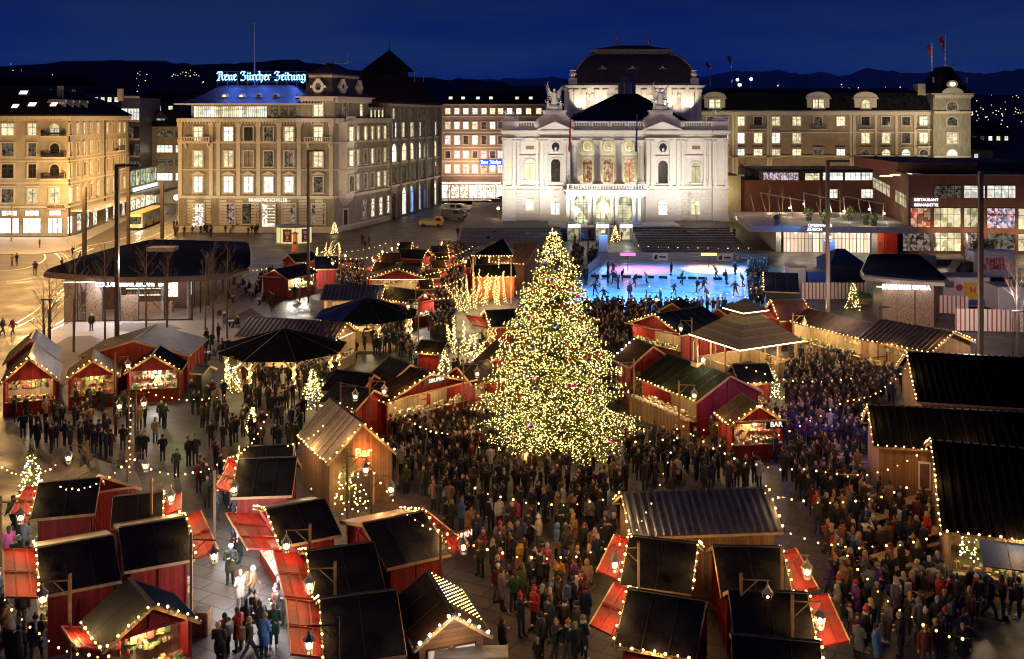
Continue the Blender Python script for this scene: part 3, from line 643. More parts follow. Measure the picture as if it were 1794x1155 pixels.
mb=MB(); mb.box(0,f.len,-5,0,3.7,4.0); mb.box(0,f.len,-5.05,-4.95,3.6,4.2); f.part(mb,'canopy',CREAM)
mb=MB(); mb.box(0,f.len*.8,-.35,-.1,4.4,5.1); f.part(mb,'sign_band',emis('band_white',(1,.97,.85),2.5,True),2)
for i in range(4): light('POINT',f.M((i+.5)*f.len/4,3.3,3).translation+rt.location,500,(1,.85,.55),.5)
a=P(284,345).xy; b=P(318,345).xy; rt=thing('bank_building','low pale bank corner with small lit name at the end of the tram street','building',(a.x,a.y,0))
f=Face(a,b,rt); body(rt,[a,b,b+Vector((0,8)),a+Vector((0,8))],0,5.2,CREAM); mb=MB(); mb.box(0,f.len,-2,0,3.4,3.7); f.part(mb,'canopy',WHITE)
for i in range(3): window(f,(i+.5)*f.len/3,.2,1.4,2.9,SHOP,STONE2,style='modern')
ob('sign',text_mesh('CREDIT SUISSE',.8,.05,emis('sign_white',(1,.97,1),3)),rt,M=f.M(f.len/2,4.6,.3)@Matrix.Rotation(math.pi/2,4,'X'))
# ================================================================ D: newspaper building
A=P(312,407).xy; B=P(586,408).xy; C=P(622,401).xy; D=P(681,386).xy; E_=P(771,358).xy
rt=thing('newspaper_building','ornate sandstone newspaper building with corner tower and blue neon name on its roof','building',(B.x,B.y,0))
bk=Vector((-20,20)); 
body(rt,[A,B,C,D,D+Vector((-14,3)),A+Vector((3,20))],0,20.7,STONE)
fF=Face(A,B,rt); fC=Face(B,C,rt); fR=Face(C,D,rt); fW=Face(D,E_,rt)
body(rt,[D,E_,E_+Vector((-14,3)),D+Vector((-14,3))],0,23.8,STONE)
u527=fF.uz(527,300)[0]; T0=fF.p0+fF.d*u527; T3=fR.p0+fR.d*6.2
tw=[T0,B,C,T3,T0+Vector((2,9))]
body(rt,tw,20.7,24.4,STONE,'tower_wall')
# attic storey, set back, with the lit glazed gallery
At=[A+Vector((2.2,.6)),T0+Vector((0,.6)),T0+Vector((0,12)),A+Vector((3,12))]
body(rt,At,20.7,23.2,STONE,'attic_wall'); fa=Face(At[0],At[1],rt)
n=18
for i in range(n):
    u0=.5+i*(fa.len-7)/n; window(fa,u0+.45,20.95,.85,1.95,R.choice([PW,PL,PW]),STONE2,style='modern')
for u in (fa.len-5,fa.len-3.2,fa.len-1.6): window(fa,u,20.95,1.1,1.9,PDM,STONE2,style='modern')
NAVY=mat('slate_violet',(.05,.035,.045),.55,.3,2,bump=.4)
hiproof(rt,[A+Vector((.5,0)),T0+Vector((3,0)),T0+Vector((3,16)),A+Vector((2,16))],[(-.2,23.2),(2.2,24.6),(4.6,26.4),(6,27.0)],NAVY,over=.9,rim=STONE2)
for x in (387.5,417.5,448,478,518):
    u,z=fF.uz(x,165); mb=MB(); mb.ext([(.62*math.cos(math.pi*i/10),-.3,.62*math.sin(math.pi*i/10)*1.1) for i in range(11)],(0,2,0)); d=fF.part(mb,'round_dormer',STONE2,u,24.6,-2.1)
    m2=MB(); m2.ext([(.36*math.cos(math.pi*i/8),-.33,.1+.38*math.sin(math.pi*i/8)) for i in range(9)],(0,.02,0)); m2.build('pane',PL if x<430 else PDK,d)
Wx=[347.5,400.4,435.7,471,506.7,558]
rz=[(223,247),(265,292),(310,337)]
for j,(y0,y1) in enumerate(rz):
    z0=fF.uz(400,y1)[1]; z1=fF.uz(400,y0)[1]
    for i,x in enumerate(Wx):
        lit=[[PW,PL,PDK,PDM,PW,PW],[PW,PW,STONE,PDM,PDM,PW],[PL,PL,PL,PL,PL,PDM]][j][i]
        u=fF.uz(x,300)[0]; window(fF,u,z0,1.6,z1-z0,lit,STONE2,style='ped' if (j==2 or (i==5 and j==0)) else 'cross')
    u=fC.len/2; window(fC,u,z0,1.5,z1-z0,[PW,PW,PDM][j],STONE2,out=1.25,style='cross')
    for i,x in enumerate((639,651,662,673)): window(fR,fR.uz(x,300)[0],z0,1.3,z1-z0,R.choice([PW,PDM,PW]),STONE2,style='cross')
    window(fR,1.0,z0,.8,z1-z0,PW,STONE2)
# oriel on the chamfer
mb=MB(); u=fC.len/2; mb.ext([(u-2.2,0,6.2),(u-1.3,-1.2,6.2),(u+1.3,-1.2,6.2),(u+2.2,0,6.2)],(0,0,13.8)); mb.loft([V(u-.8,0,4.6),V(u-.5,-.3,4.6),V(u+.5,-.3,4.6),V(u+.8,0,4.6)],[V(u-2.2,0,6.2),V(u-1.3,-1.2,6.2),V(u+1.3,-1.2,6.2),V(u+2.2,0,6.2)])
for z in (10.9,16.1,19.8): mb.ext([(u-2.4,0,z),(u-1.4,-1.4,z),(u+1.4,-1.4,z),(u+2.4,0,z)],(0,0,.35))
fC.part(mb,'oriel',STONE2)
baluster_rail(fC,u-1.5,u+1.5,20.2,.9,1.4,STONE2)
window(fC,u,21.2,1.8,2.6,PDM,STONE2,arch=True); window(fF,fF.uz(558,300)[0],21.2,1.6,2.3,PW,STONE2); window(fR,2.6,21.2,1.2,2.3,PW,STONE2,arch=True)
# ground floor
for i,x in enumerate(Wx):
    u=fF.uz(x,380)[0]; lit=[SHOP,CAFE,PDM,SHOP,CAFE,CAFE][i]; window(fF,u,.2 if i in(0,3) else 1.6,2.3,5.0 if i in(0,3) else 3.6,lit,STONE2,style='cross')
for u in (4,8,12,16): window(fR,u,1.6,1.5,3.4,SHOP if u>5 else CAFE,STONE2)
window(fC,fC.len/2,.3,1.6,3.6,PDK,STONE2)
ob('sign',text_mesh('BRASSERIE SCHILLER',.78,.05,emis('sign_cream',(1,.95,.8),1.6)),rt,M=fF.M(fF.uz(470.5,351)[0],5.9,.4)@Matrix.Rotation(math.pi/2,4,'X'))
# wing windows
for x in (689.5,707,720,733,745,760.5):
    u=fW.uz(x,300)[0]
    for k,(z0,h,ar) in enumerate(((20.6,2.1,0),(16.7,3.1,0),(11.8,3.6,1),(7.3,3.1,0))):
        lit=R.choice([PW,PDM,PL,PDM])
        if ar: window(fW,u,z0,3.0,h,R.choice([PW,PW,PL]),STONE2,arch=True)
        else:
            for q in (-1.25,0,1.25): window(fW,u+q,z0,.85,h,R.choice([lit,PDM,lit]),STONE2,style='modern')
    if x>700:
        blu=pane('blue_screen',(.2,.35,.95),(.3,.45,1),1.3,.6,.8); window(fW,u,.4,2.6,5.6,blu if 710<x<750 else PL,STONE2,arch=True)
    else: window(fW,u,.0,2.8,5.4,PDK,STONE2,arch=True)
# cornices, courses, pilasters, quoins, balconies
for f,zs in ((fF,1),(fC,1),(fR,1)):
    strip(f,'cornice',STONE2,20.1,20.75,.8,dent=True); strip(f,'string_course',STONE2,16.2,16.5,.25); strip(f,'string_course',STONE2,11.3,11.5,.15); strip(f,'string_course',STONE2,6.2,6.7,.35); strip(f,'plinth',STONE2,0,1.1,.25)
for k,z in enumerate((23.3,16.1,11.2,6.6)): strip(fW,'string_course',STONE2,z,z+.4,.35 if k in(0,3) else .15)
mb=MB()
for x in (316,370,383,418,453,489,524,590): 
    u=min(fF.len-.6,fF.uz(x,300)[0]); mb.box(u-.35,u+.35,-.22,0,6.7,20.1); mb.box(u-.5,u+.5,-.3,0,19.2,20.1); mb.box(u-.45,u+.45,-.28,0,16.5,17)
fF.part(mb,'pilaster',STONE2)
mb=MB()
for u in [i*2.93 for i in range(10)]:
    for z in range(1,10): mb.box(max(0,u-1.2),min(fF.len,u+.2),-.12,0,1.1+z*.55,1.1+z*.55+.42)
fF.part(mb,'rustication',STONE2)
mb=MB()
for f_u in range(14): mb.box(.1,.75 if f_u%2 else .55,-.16,0,6.8+f_u*.95,7.5+f_u*.95); mb.box(fR.len-.75,fR.len-.1,-.16,0,6.8+f_u*.95,7.5+f_u*.95)
fR.part(mb,'quoins',STONE2)
mb=MB()
for i in range(7): 
    u=.2+i*(fW.len-.9)/6; mb.box(u,u+.6,-.5,0,0,23.2)
fW.part(mb,'pilaster',STONE)
for x0,x1 in ((321,371),(535,583)):
    u0=fF.uz(x0,300)[0];u1=fF.uz(x1,300)[0]; mb=MB(); mb.box(u0,u1,-1.3,0,16.2,16.5)
    for uu in (u0+.4,u1-.7): mb.ext([(uu,0,15.3),(uu,0,16.2),(uu,-1.1,16.2)],(.3,0,0))
    fF.part(mb,'balcony',STONE2); baluster_rail(fF,u0,u1,16.5,.9,1.3,STONE2)
strip(Face(T0,B,rt),'cornice',STONE2,23.9,24.5,.8,dent=True); strip(fC,'cornice',STONE2,23.9,24.48,.8,dent=True); strip(Face(C,T3,rt),'cornice',STONE2,23.9,24.46,.8,dent=True)
# tower mansard with round windows, upper roof and iron crest
hiproof(rt,tw,[(-.2,24.45),(.5,25.4),(.9,27),(1.15,28.2)],mat('tower_slate',(.06,.045,.04),.5,.3,2,bump=.4),name='tower_roof',over=.8,rim=STONE2)
tw2=inset(tw,1.0); mb=MB(); mb.ext(lp(tw2,rt,28.2),(0,0,.45)); mb.build('tower_cornice',STONE2,rt)
hiproof(rt,tw2,[(0,28.65),(2.6,30.9)],MT['tower_slate'],name='tower_roof',over=.2)
for f,u in ((Face(T0,B,rt),(B-T0).length/2),(fC,fC.len/2),(Face(C,T3,rt),3)):
    mb=MB(); n=14; ri,ro=.62,1.15
    for i in range(n):
        a0=2*math.pi*i/n;a1=2*math.pi*(i+1)/n
        pt=lambda r,a:(r*.9*math.cos(a),0,r*1.1*math.sin(a))
        mb.ext([pt(ri,a0),pt(ro,a0),pt(ro,a1),pt(ri,a1)],(0,.5,0))
    mb.box(-1.45,-1.0,0,.4,-.2,.25); mb.box(1.0,1.45,0,.4,-.2,.25); mb.box(-.4,.4,-.05,.4,1.05,1.45)
    d=f.part(mb,'round_window',OPT,u,26.5,-.25); m2=MB(); m2.ext([(.62*.9*math.cos(2*math.pi*i/n),.2,.62*1.1*math.sin(2*math.pi*i/n)) for i in range(n)],(0,.05,0)); m2.build('pane',PDM,d)
cx=sum(p[0] for p in tw)/5-rt.location.x; cy=sum(p[1] for p in tw)/5-rt.location.y
mb=MB()
for i in range(7):
    a0=math.pi*i/6; x=cx-1.9+i*.63
    mb.tube([(x,cy-1,30.9),(x+.15,cy-1,31.3+.4*math.sin(a0)),(x+.31,cy-1,30.95)],.05,5)
for x in(-2.3,2.3): mb.tube([(cx+x,cy-1,30.8),(cx+x,cy-1,33)],[.08,.02],5)
mb.box(cx-2.2,cx+2.2,cy-1.1,cy-.9,30.85,31.0); mb.build('roof_crest',METG,rt)
# dark red roofs behind, with pyramid tower
hiproof(rt,[fR.p0+Vector((0,5)),D,E_,E_+Vector((-14,3)),fR.p0+Vector((-12,6))],[(0,23.8),(3.5,28.5),(5.2,30.4)],ROOFR,over=.5)
for x in (726,742):
    p=PY(x,133,232)-rt.location; MB().tube([(p.x,p.y,29),(p.x,p.y,34)],[.12,.03],5).ico((p.x,p.y,32),.22).build('finial',METG,rt)
c0=PY(682,123,238)-rt.location
mb=MB(); mb.box(c0.x-4,c0.x+4,c0.y-4,c0.y+4,23.8,31.8); a=[V(c0.x-5.6,c0.y-5.6,31.6),V(c0.x+5.6,c0.y-5.6,31.6),V(c0.x+5.6,c0.y+5.6,31.6),V(c0.x-5.6,c0.y+5.6,31.6)]; ap=V(c0.x,c0.y,36.6)
mb.add(a+[ap],[(0,1,4),(1,2,4),(2,3,4),(3,0,4),(3,2,1,0)]); mb.tube([ap,ap+V(0,0,2.4)],[.1,.03],5); mb.build('pyramid_roof',ROOFD,rt)
for k in range(7):
    u=4+k*1.9; dormer(rt,fR.M(u,20.8,-.9),1.0,1.7,2.5,STONE2,R.choice([PW,PDM]),'curve')
# the sign: lettering on a scaffold behind the parapet
mb=MB(); fs=Face(PY(380,140,190).xy,PY(536,140,190).xy,rt)
fraktur('Neue Zürcher Zeitung',fs.len,1.75,mb,0,27.75,dep=.25,w=.19)
fs.part(mb,'sign',emis('neon_blue_white',(.3,.68,1),2.6,True))
mb=MB()
for i in range(10):
    u=i*fs.len/9; mb.bar((u,.5,26.6),(u,.5,29.6),.08); mb.bar((u,.5,27.8),(u,2,26.6),.06)
for z in (27.5,28.4,29.4): mb.bar((0,.45,z),(fs.len,.45,z),.07)
fs.part(mb,'sign_frame',METD)
for i in range(4): light('POINT',fs.M((i+.5)*fs.len/4,28.3,1.2).translation+rt.location,900,(.08,.2,1),.6)
for i in range(3): light('POINT',fs.M((i+.5)*fs.len/3,28.6,-1.2).translation+rt.location,500,(.08,.2,1),.6)
p=PY(446,148,196); fp=thing('flagpole','tall thin bare flagpole rising behind the blue neon newspaper name','flagpole',(p.x,p.y,0)); MB().tube([(0,0,26.8),(0,0,38.8)],[.16,.07],8).build('pole',METG,fp); MB().ico((0,0,38.9),.16).build('knob',METG,fp)
# ================================================================ E: rear block with blue banner sign
a=P(768,347).xy; b=P(962,347).xy; rt=thing('office_building','long pink beige office block with shops and a blue newspaper banner left of the opera','building',(a.x,a.y,0))
f=Face(a,b,rt); poly=[a,b,b+Vector((0,16)),a+Vector((0,16))]; body(rt,poly,0,24.3,PINK); hiproof(rt,poly,[(0,24.3),(3.2,27.2),(5,28)],ROOFD,over=.3)
K=f.len/194
for x in (784.6,800.6,816.2,832.2,847.9,863,877,893,909,926,944):
    for j,(y0,y1) in enumerate(((190,200),(214,226),(238,253),(265,277),(289,303))):
        u,z1=f.uz(x,y0); _,z0=f.uz(x,y1)
        window(f,u,z0,1.25,z1-z0,R.choice([PL,PW,PL] if j in(0,4) else [PL,PW,PDM,PDM,PL]),STONE2,style='cross')
for z in (24.0,21.0,16.9,13.0,9.4,5.6): strip(f,'string_course',STONE2,z,z+.3,.25)
mb=MB(); mb.box(0,f.len*.55,-3.5,0,3.9,4.3); f.part(mb,'canopy',WHITE,.5)
for i in range(7): window(f,2+i*2.35,.1,2.1,3.3,SHOP if i%3 else SHOPB,METG,style='modern')
mb=MB(); u0=f.uz(840,285)[0]; z0=f.uz(840,289.5)[1]; z1=f.uz(840,279)[1]; mb.box(u0,u0+9.5,-.5,-.2,z0,z1); sg=f.part(mb,'banner_sign',emis('banner_blue',(.03,.09,.75),1.6,True))
mb=MB(); fraktur('Neue Zürcher Zeitung',8.8,1.05,mb,u0+.3,z0+.3,y0=-.6,dep=.06,w=.24); mb.build('lettering',emis('banner_white',(.8,.9,1),2.5),sg)
for i in range(5):
    p=f.M(2+i*4,3.4,5).translation+rt.location; light('POINT',p,900,(1,.55,.4) if i%2 else (1,.7,.4),.5)
for x in (789,811,837,860,906,930):
    u,z=f.uz(x,171); mb=MB(); mb.add([(-.45,0,0),(.45,0,0),(.45,.7,.65),(-.45,.7,.65)],[(0,1,2,3)]); f.part(mb,'skylight',PL,u,25.6,-.85)
# ================================================================ G: turreted block, right
a=P(1228,344).xy+Vector((0,56)); Yg=240.0; X=lambda x,Y=Yg:(x-CX)*Y/F
rt=thing('apartment_block','long ornate stone apartment block with dark mansard roof and corner turret right of the opera','building',(X(1460),Yg,0))
segs=[(1228,1288,PW,0),(1288,1348,0,.6),(1348,1493,0,0),(1493,1629,0,.8)]
f=Face((X(1228),Yg),(X(1629),Yg),rt)
ft=Face((X(1629),Yg-2),(X(1694),Yg-2),rt)
wallm=mat('ochre_stone',(.29,.235,.165),.85,.2,.8,bump=.4)
body(rt,[(X(1228),Yg),(X(1629),Yg),(X(1629),Yg+15),(X(1228),Yg+15)],0,22.2,wallm)
body(rt,[(X(1629),Yg-2),(X(1694),Yg-2),(X(1694),Yg+12),(X(1629),Yg+12)],0,26.2,STONE,'tower_wall')
hiproof(rt,[(X(1228),Yg),(X(1629),Yg),(X(1629),Yg+15),(X(1228),Yg+15)],[(0,22.2),(1.2,26.6),(4,27.8)],BLACK,over=.5,rim=STONE2)
tp=[(X(1629),Yg-2),(X(1694),Yg-2),(X(1694),Yg+8),(X(1629),Yg+8)]
hiproof(rt,tp,[(0,26.2),(.6,28),(1.2,29),(3.2,32.8)],BLACK,name='tower_roof',over=.6,rim=STONE2)
strip(ft,'cornice',STONE2,25.5,26.2,.7,dent=True); strip(ft,'string_course',STONE2,21.8,22.3,.5); strip(f,'cornice',STONE2,21.5,22.2,.7,dent=True); strip(f,'string_course',STONE2,11.6,12,.3); strip(f,'string_course',STONE2,17.2,17.5,.2); strip(ft,'string_course',STONE2,11.6,12,.3)
zz=lambda y:21-(y-205)*Yg/F
cols=[1245,1268,1296.7,1327.8,1358.7,1395.4,1433,1472.6,1516,1552,1587,1618]
for i,x in enumerate(cols):
    u=f.uz(x,250)[0]
    for j,(y0,y1) in enumerate(((205,220),(232.5,251),(262,275),(292,306))):
        if i in(6,7) and j==1: continue
        window(f,u,zz(y1),1.9,zz(y0)-zz(y1),R.choice([PW,PL,PW,PDM] if j else [PDM,PW,PDK]),STONE2,arch=(j==2 and i>7),style='hood' if j==2 else 'cross')
    if i in (2,3,4,5,7,9,10,11): dormer(rt,f.M(u,22.6,-.8),1.6,1.9,3,STONE2,R.choice([PW,PL,PDM]),'curve')
for x,wd in ((1433,5.2),(1516,5.2),(1252,4.8)):
    mb=MB(); u=f.uz(x,200)[0]; mb.box(-wd/2,wd/2,-.1,3,0,3.1); r=wd/2+.3; mb.ext([(r*math.cos(math.pi*i/10),-.2,3.1+1.5*math.sin(math.pi*i/10)) for i in range(11)],(0,3,0)); mb.box(-wd/2-.4,wd/2+.4,-.35,0,2.9,3.15)
    f.part(mb,'gable_dormer',STONE2,u,22.3,.1)
    for q in ((-.7,.7) if x!=1516 else (0,)): window(f,u+q,23.0,1.1 if q else 1.9,2.0,PW,STONE2,out=.2,arch=(q==0))
mb=MB()
for x in (1284,1290,1345,1350,1490,1496,1534,1570,1603,1627): 
    u=f.uz(x,200)[0]; mb.box(u-.3,u+.3,-.3,0,6,21.5)
f.part(mb,'pilaster',STONE2)
for x,z in ((1327,zz(226)),(1433,zz(226)),(1516,zz(226)),(1618,zz(226)),(1618,zz(256))):
    u=f.uz(x,200)[0]; mb=MB(); mb.box(-1.9,1.9,-1,0,-.3,0); b_=f.part(mb,'balcony',STONE2,u,z); m2=MB()
    for k in range(15): m2.box(-1.85+k*.26,-1.81+k*.26,-.98,-.94,0,.9)
    m2.box(-1.9,1.9,-1,-.92,.9,.98); m2.build('railing',METD,b_)
for j,(y0,y1,ar) in enumerate(((178,194,1),(205,220,1),(232.5,251,0),(262,275,1),(292,306,0))):
    window(ft,ft.len/2,zz(y1),2.4,zz(y0)-zz(y1),[PDM,PDM,PW,PL,PW][j],STONE2,arch=bool(ar),style='cross')
mb=MB(); mb.ext([(2.6*math.cos(math.pi*i/10),-.5,26.3+1.6*math.sin(math.pi*i/10)) for i in range(11)],(0,1.2,0)); ft.part(mb,'curved_gable',STONE2,ft.len/2)
mb=MB(); mb.ext([(1.3*math.cos(2*math.pi*i/14),0,28.6+.9*math.sin(2*math.pi*i/14)) for i in range(14)],(0,.6,0)); ft.part(mb,'oval_frame',STONE2,ft.len/2,0,.3)
mb=MB(); mb.ext([(.7*math.cos(2*math.pi*i/12),-.05,28.6+.5*math.sin(2*math.pi*i/12)) for i in range(12)],(0,.04,0)); ft.part(mb,'oval_window',emis('oval_lit',(1,.95,.5),2),ft.len/2,0,.3)
mb=MB()
for k in range(9): mb.bar((ft.len/2-1.2+k*.3,1.2,32.8),(ft.len/2-1.2+k*.3,1.2,33.7),.06)
mb.box(ft.len/2-1.3,ft.len/2+1.3,1.15,1.25,33.2,33.3); mb.box(.3,.6,1,1.3,29,30.3); mb.box(ft.len-.6,ft.len-.3,1,1.3,29,30.3); ft.part(mb,'roof_crest',STEELR)
mb=MB(); mb.box(-2.4,-.6,3,6,26,28.8); ft.part(mb,'stair_turret',STONE)
def flag(x,y0,y1,Y,lab,fl=None):
    p=PY(x,y1,Y); q=PY(x,y0,Y); t=thing('flagpole',lab,'flagpole',(p.x,Y,p.z)); h=q.z-p.z; MB().tube([(0,0,0),(0,0,h)],[.17,.11],6).build('pole',WHITE,t)
    if fl:
        mb=MB(); n=8; L_=fl[1]; 
        vs=[]
        for i in range(n+1):
            for k in range(2): vs.append((-.15-math.sin(i*.9)*.25-.5*i/n*.6,math.cos(i*1.1)*.2,h*.95-i*L_/n - (k*0)) if k==0 else (-.15-1.1-.2*math.sin(i*.8)+.7*i/n,math.cos(i*.9)*.25,h*.95-.5-i*L_/n))
        mb.add(vs,[(2*i,2*i+1,2*i+3,2*i+2) for i in range(n)]); c=mb.build('flag',fl[0],t)
        if fl[2]:
            zc=h*.95-L_*.55; m2=MB(); m2.box(-1.3,-.75,-.35,-.3,zc-.15,zc+.1); m2.box(-1.13,-.92,-.35,-.3,zc-.35,zc+.3); m2.build('white_cross',WHITE,c)
REDF=mat('red_flag_cloth',(.5,.02,.02),.8,.2,2); BLF=mat('blue_flag_cloth',(.03,.08,.4),.8,.2,2)
flag(1656,60,116,Yg,'flagpole with a red and white flag on the corner turret roof',(REDF,3.6,True))
flag(1632.6,75,124,Yg+4,'flagpole with a dark red flag left of the turret roof',(REDF,3,False))
flag(1282,94,152,300,'distant flagpole with small red flag behind the opera roof edge',(REDF,2.5,False))
flag(1244,106,152,310,'thin far flagpole just right of the opera dome',(REDF,2.5,False))
# far bright lamps behind the opera roof
for x,y in ((1292,141),(1316,140),(1296,150)):
    p=PY(x,y,300); t=thing('flood_lamp','bright white lamp on a mast far behind the opera roof, at height %d m'%int(p.z),'lamp',(p.x,p.y,0),group='bright lamps behind the opera roof'); t['label']={1292:'upper left bright lamp behind the opera roof beside the far flagpole',1316:'rightmost bright lamp behind the opera roof',1296:'lowest bright lamp behind the opera roof under the flagpole'}[x]
    MB().tube([(0,0,0),(0,0,p.z)],.15,6).build('pole',METG,t); MB().ico((0,0,p.z+.2),.45).build('lamp_head',emis('flood_white',(1,.95,.85),12),t)
# ================================================================ F: opera house
TZ=2.0; YF=188.0; K=YF/F
X=lambda x,Y=YF:(x-CX)*Y/F
Z=lambda y,Y=YF:H-(y-YH)*Y/F
rt=thing('opera_house','white neo baroque opera house floodlit at night with statues, loggia and dark domed roof','opera house',(X(1077),YF,TZ))
f=Face((X(880),YF),(X(1274),YF),rt); U=lambda x:(x-880)*K
z0=TZ; zs=Z(328); zc0=Z(243); zc1=Z(228.5); zp=Z(213)
bx=lambda mb,x0,x1,o0,o1,za,zb,mi=0:mb.box(U(x0),U(x1),-o1,-o0,za,zb,mi)
# main walls (loggia bay left open between 1000 and 1130)
mb=MB(); L0,L1=1000,1130
bx(mb,880,L0,-16,0,z0,zp); bx(mb,L1,1274,-16,0,z0,zp)
bx(mb,L0,L1,-16,0,z0,Z(336)); bx(mb,L0,L1,-16,-3.4,Z(336),Z(246)); bx(mb,L0,L1,-16,0,Z(246),zp)
bx(mb,880,1274,-50,-16,z0,Z(222))
f.part(mb,'wall',OPW)
mb=MB()   # projecting bays and rustication
for x0,x1,o in ((880,904,.9),(945,1000,1.0),(1130,1191,1.0),(1247,1274,.9)):
    bx(mb,x0,x1,0,o,z0,zc0)
for x0,x1,o in ((880,904,.9),(904,945,0),(945,992,1.0),(1135,1191,1.0),(1191,1247,0),(1247,1274,.9)):
    n=8
    for j in range(n):
        za=z0+1.2+j*(zs-z0-1.8)/n; hh=(zs-z0-1.8)/n
        xx=x0+.5; off=0 if j%2 else 4
        while xx<x1-.5:
            xe=min(xx+off if off else xx+9,x1-.5); off=0
            if xe-xx>1.2 and not any(a<(xx+xe)/2<b and Z(381)<za+hh/2<Z(339) for a,b in ((919,939),(962,983),(1149,1171),(1208,1230))): bx(mb,xx,xe-.7,o,o+.07,za+.05,za+hh-.05)
            xx=xe
    bx(mb,x0-.5,x1+.5,o,o+.3,z0,z0+1.1); bx(mb,x0-.6,x1+.6,o-.02,o+.4,zs-.1,zs+.3); bx(mb,x0-.3,x1+.3,o-.02,o+.2,zs-.7,zs-.45)
f.part(mb,'rusticated_base',OPT)
mb=MB()   # entablature: architrave, frieze, dentils, cornice, attic parapet
segs=[(880,904,.9),(904,945,0),(945,1000,1.0),(1000,1130,.0),(1130,1191,1.0),(1191,1247,0),(1247,1274,.9)]
for x0,x1,o in segs:
    e=0 if o<.5 else .01
    bx(mb,x0-.8,x1+.8,o,o+.25,zc0-.3,zc0+.15); bx(mb,x0-2,x1+2,o-.01,o+1.25+e,zc1-.35,zc1); bx(mb,x0-1.5,x1+1.5,o-.01,o+.65+e,zc1-.6,zc1-.36)
    n=int((x1-x0)/3)
    for k in range(n): bx(mb,x0+1+k*(x1-x0)/n,x0+2.4+k*(x1-x0)/n,o,o+.45,zc1-.85,zc1-.6)
f.part(mb,'cornice',OPT)
mb=MB()
for x0,x1 in ((880,906),(938,1003),(1128,1196),(1247,1274)): bx(mb,x0,x1,.02,.75,zc1,zp)
bx(mb,880,1274,-.5,.5,zc1,zc1+.35)
f.part(mb,'parapet',OPT)
for x0,x1 in ((906,938),(1003,1034),(1036,1067),(1069,1097),(1099,1128),(1196,1247)): baluster_rail(f,U(x0),U(x1),zc1+.36,zp-zc1-.36,.6,OPT,.35)
# pilasters and columns with capitals
mb=MB()
def pil(x,w,o,za=None,zb=None):
    za=za or Z(316); zb=zb or zc0-.3
    bx(mb,x-w,x+w,o,o+.42,za,zb-1); bx(mb,x-w-.9,x+w+.9,o,o+.45,zs+.3,za); bx(mb,x-w-.5,x+w+.5,o,o+.36,zb-1,zb-.3); bx(mb,x-w-1,x+w+1,o,o+.46,zb-.3,zb)
for x,o in ((884,.9),(900,.9),(908,0),(941,0),(949,1),(957,1),(989,1),(997,1),(1133,1),(1141,1),(1173,1),(1186,1),(1195,0),(1234,0),(1243,0),(1251,.9),(1270,.9)): pil(x,2.0,o)
f.part(mb,'pilaster',OPT)
def column(x,out,za,zb,r,Y=YF):
    m=MB(); m.box(-r*1.5,r*1.5,-r*1.5,r*1.5,0,.35); h=zb-za
    m.lathe([(r*1.3,.35),(r*1.35,.5),(r*1.1,.7),(r,.8),(r*1.02,h*.35),(r*.86,h-1.0),(r*.9,h-.95),(r*1.15,h-.5),(r*1.35,h-.25)],14); m.box(-r*1.5,r*1.5,-r*1.5,r*1.5,h-.25,h)
    return m.build('column',OPT,rt,smooth=False,M=Matrix.Translation((X(x,Y)-rt.location.x,Y-out-rt.location.y,za-TZ)))
for x in (1006.7,1046.5,1084,1124): column(x,-.2,Z(322),zc0-.3,.62)
# loggia: floor and side glow
# portico below with balcony
YP=179.5; KP=YP/F; Zp=lambda y:H-(y-YH)*YP/F; XP=lambda x:(x-CX)*YP/F
fp=Face((XP(992),YP),(XP(1131),YP),rt); UP=lambda x:(x-992)*KP
mb=MB(); mb.box(0,fp.len,0,8.5,Zp(344),Zp(335)); mb.box(-.3,fp.len+.3,-.35,8.5,Zp(335),Zp(332.5)); mb.box(-.1,fp.len+.1,-.1,8.5,Zp(341),Zp(340))
fp.part(mb,'balcony',OPT); 
for a,b in ((993,1020),(1022,1048),(1050,1076),(1078,1104),(1106,1131)): baluster_rail(fp,UP(a),UP(b),Zp(332.5),1.0,.2,OPT,.3)
for x in (995.5,1003.5,1034,1042,1073,1081,1111.5,1121):
    m=MB(); h=Zp(344)-TZ-.1; r=.33; m.box(-.5,.5,-.5,.5,0,.4); m.lathe([(.45,.4),(r,.6),(r,h-.7),(.4,h-.5),(.46,h-.3)],12); m.box(-.5,.5,-.5,.5,h-.3,h)
    m.build('column',OPT,rt,M=Matrix.Translation((XP(x)-rt.location.x,YP+.8-YF,.1)))
mb=MB(); mb.box(-3,fp.len+6,-3.5,9,0,TZ); mb.box(fp.len+5,fp.len+9,-2,9,0,TZ*.9); fp.part(mb,'podium',OPW)
gl=pane('foyer_glass',(1,.85,.4),(.9,.95,.6),1.0,.15,1.1)
for a,b in ((1007,1032),(1045,1071),(1084,1109)):
    u=(UP(a)+UP(b))/2; wd=(b-a)*KP; window(fp,u,TZ+.1,wd,Zp(346)-TZ,gl,METD,style='modern',bar=METD,out=-2.0)
    m=MB()
    for k in range(1,5): m.box(-wd/2,wd/2,1.9,1.96,TZ+k*.95,TZ+k*.95+.05)
    fp.part(m,'glazing_bar',METD,u)
m=MB(); m.ext([(1.1*math.cos(2*math.pi*i/20),1.8,TZ+3.0+1.1*math.sin(2*math.pi*i/20)) for i in range(20)],(0,.1,0)); fp.part(m,'round_glass',mat('green_glass',(.25,.3,.15),.3),UP(1058))
light('POINT',(XP(1020),YP+1.3,TZ+4.2),150,(1,.85,.5),.4); light('POINT',(XP(1058),YP+1.3,TZ+4.2),150,(1,.85,.5),.4); light('POINT',(XP(1096),YP+1.3,TZ+4.2),150,(1,.85,.5),.4)
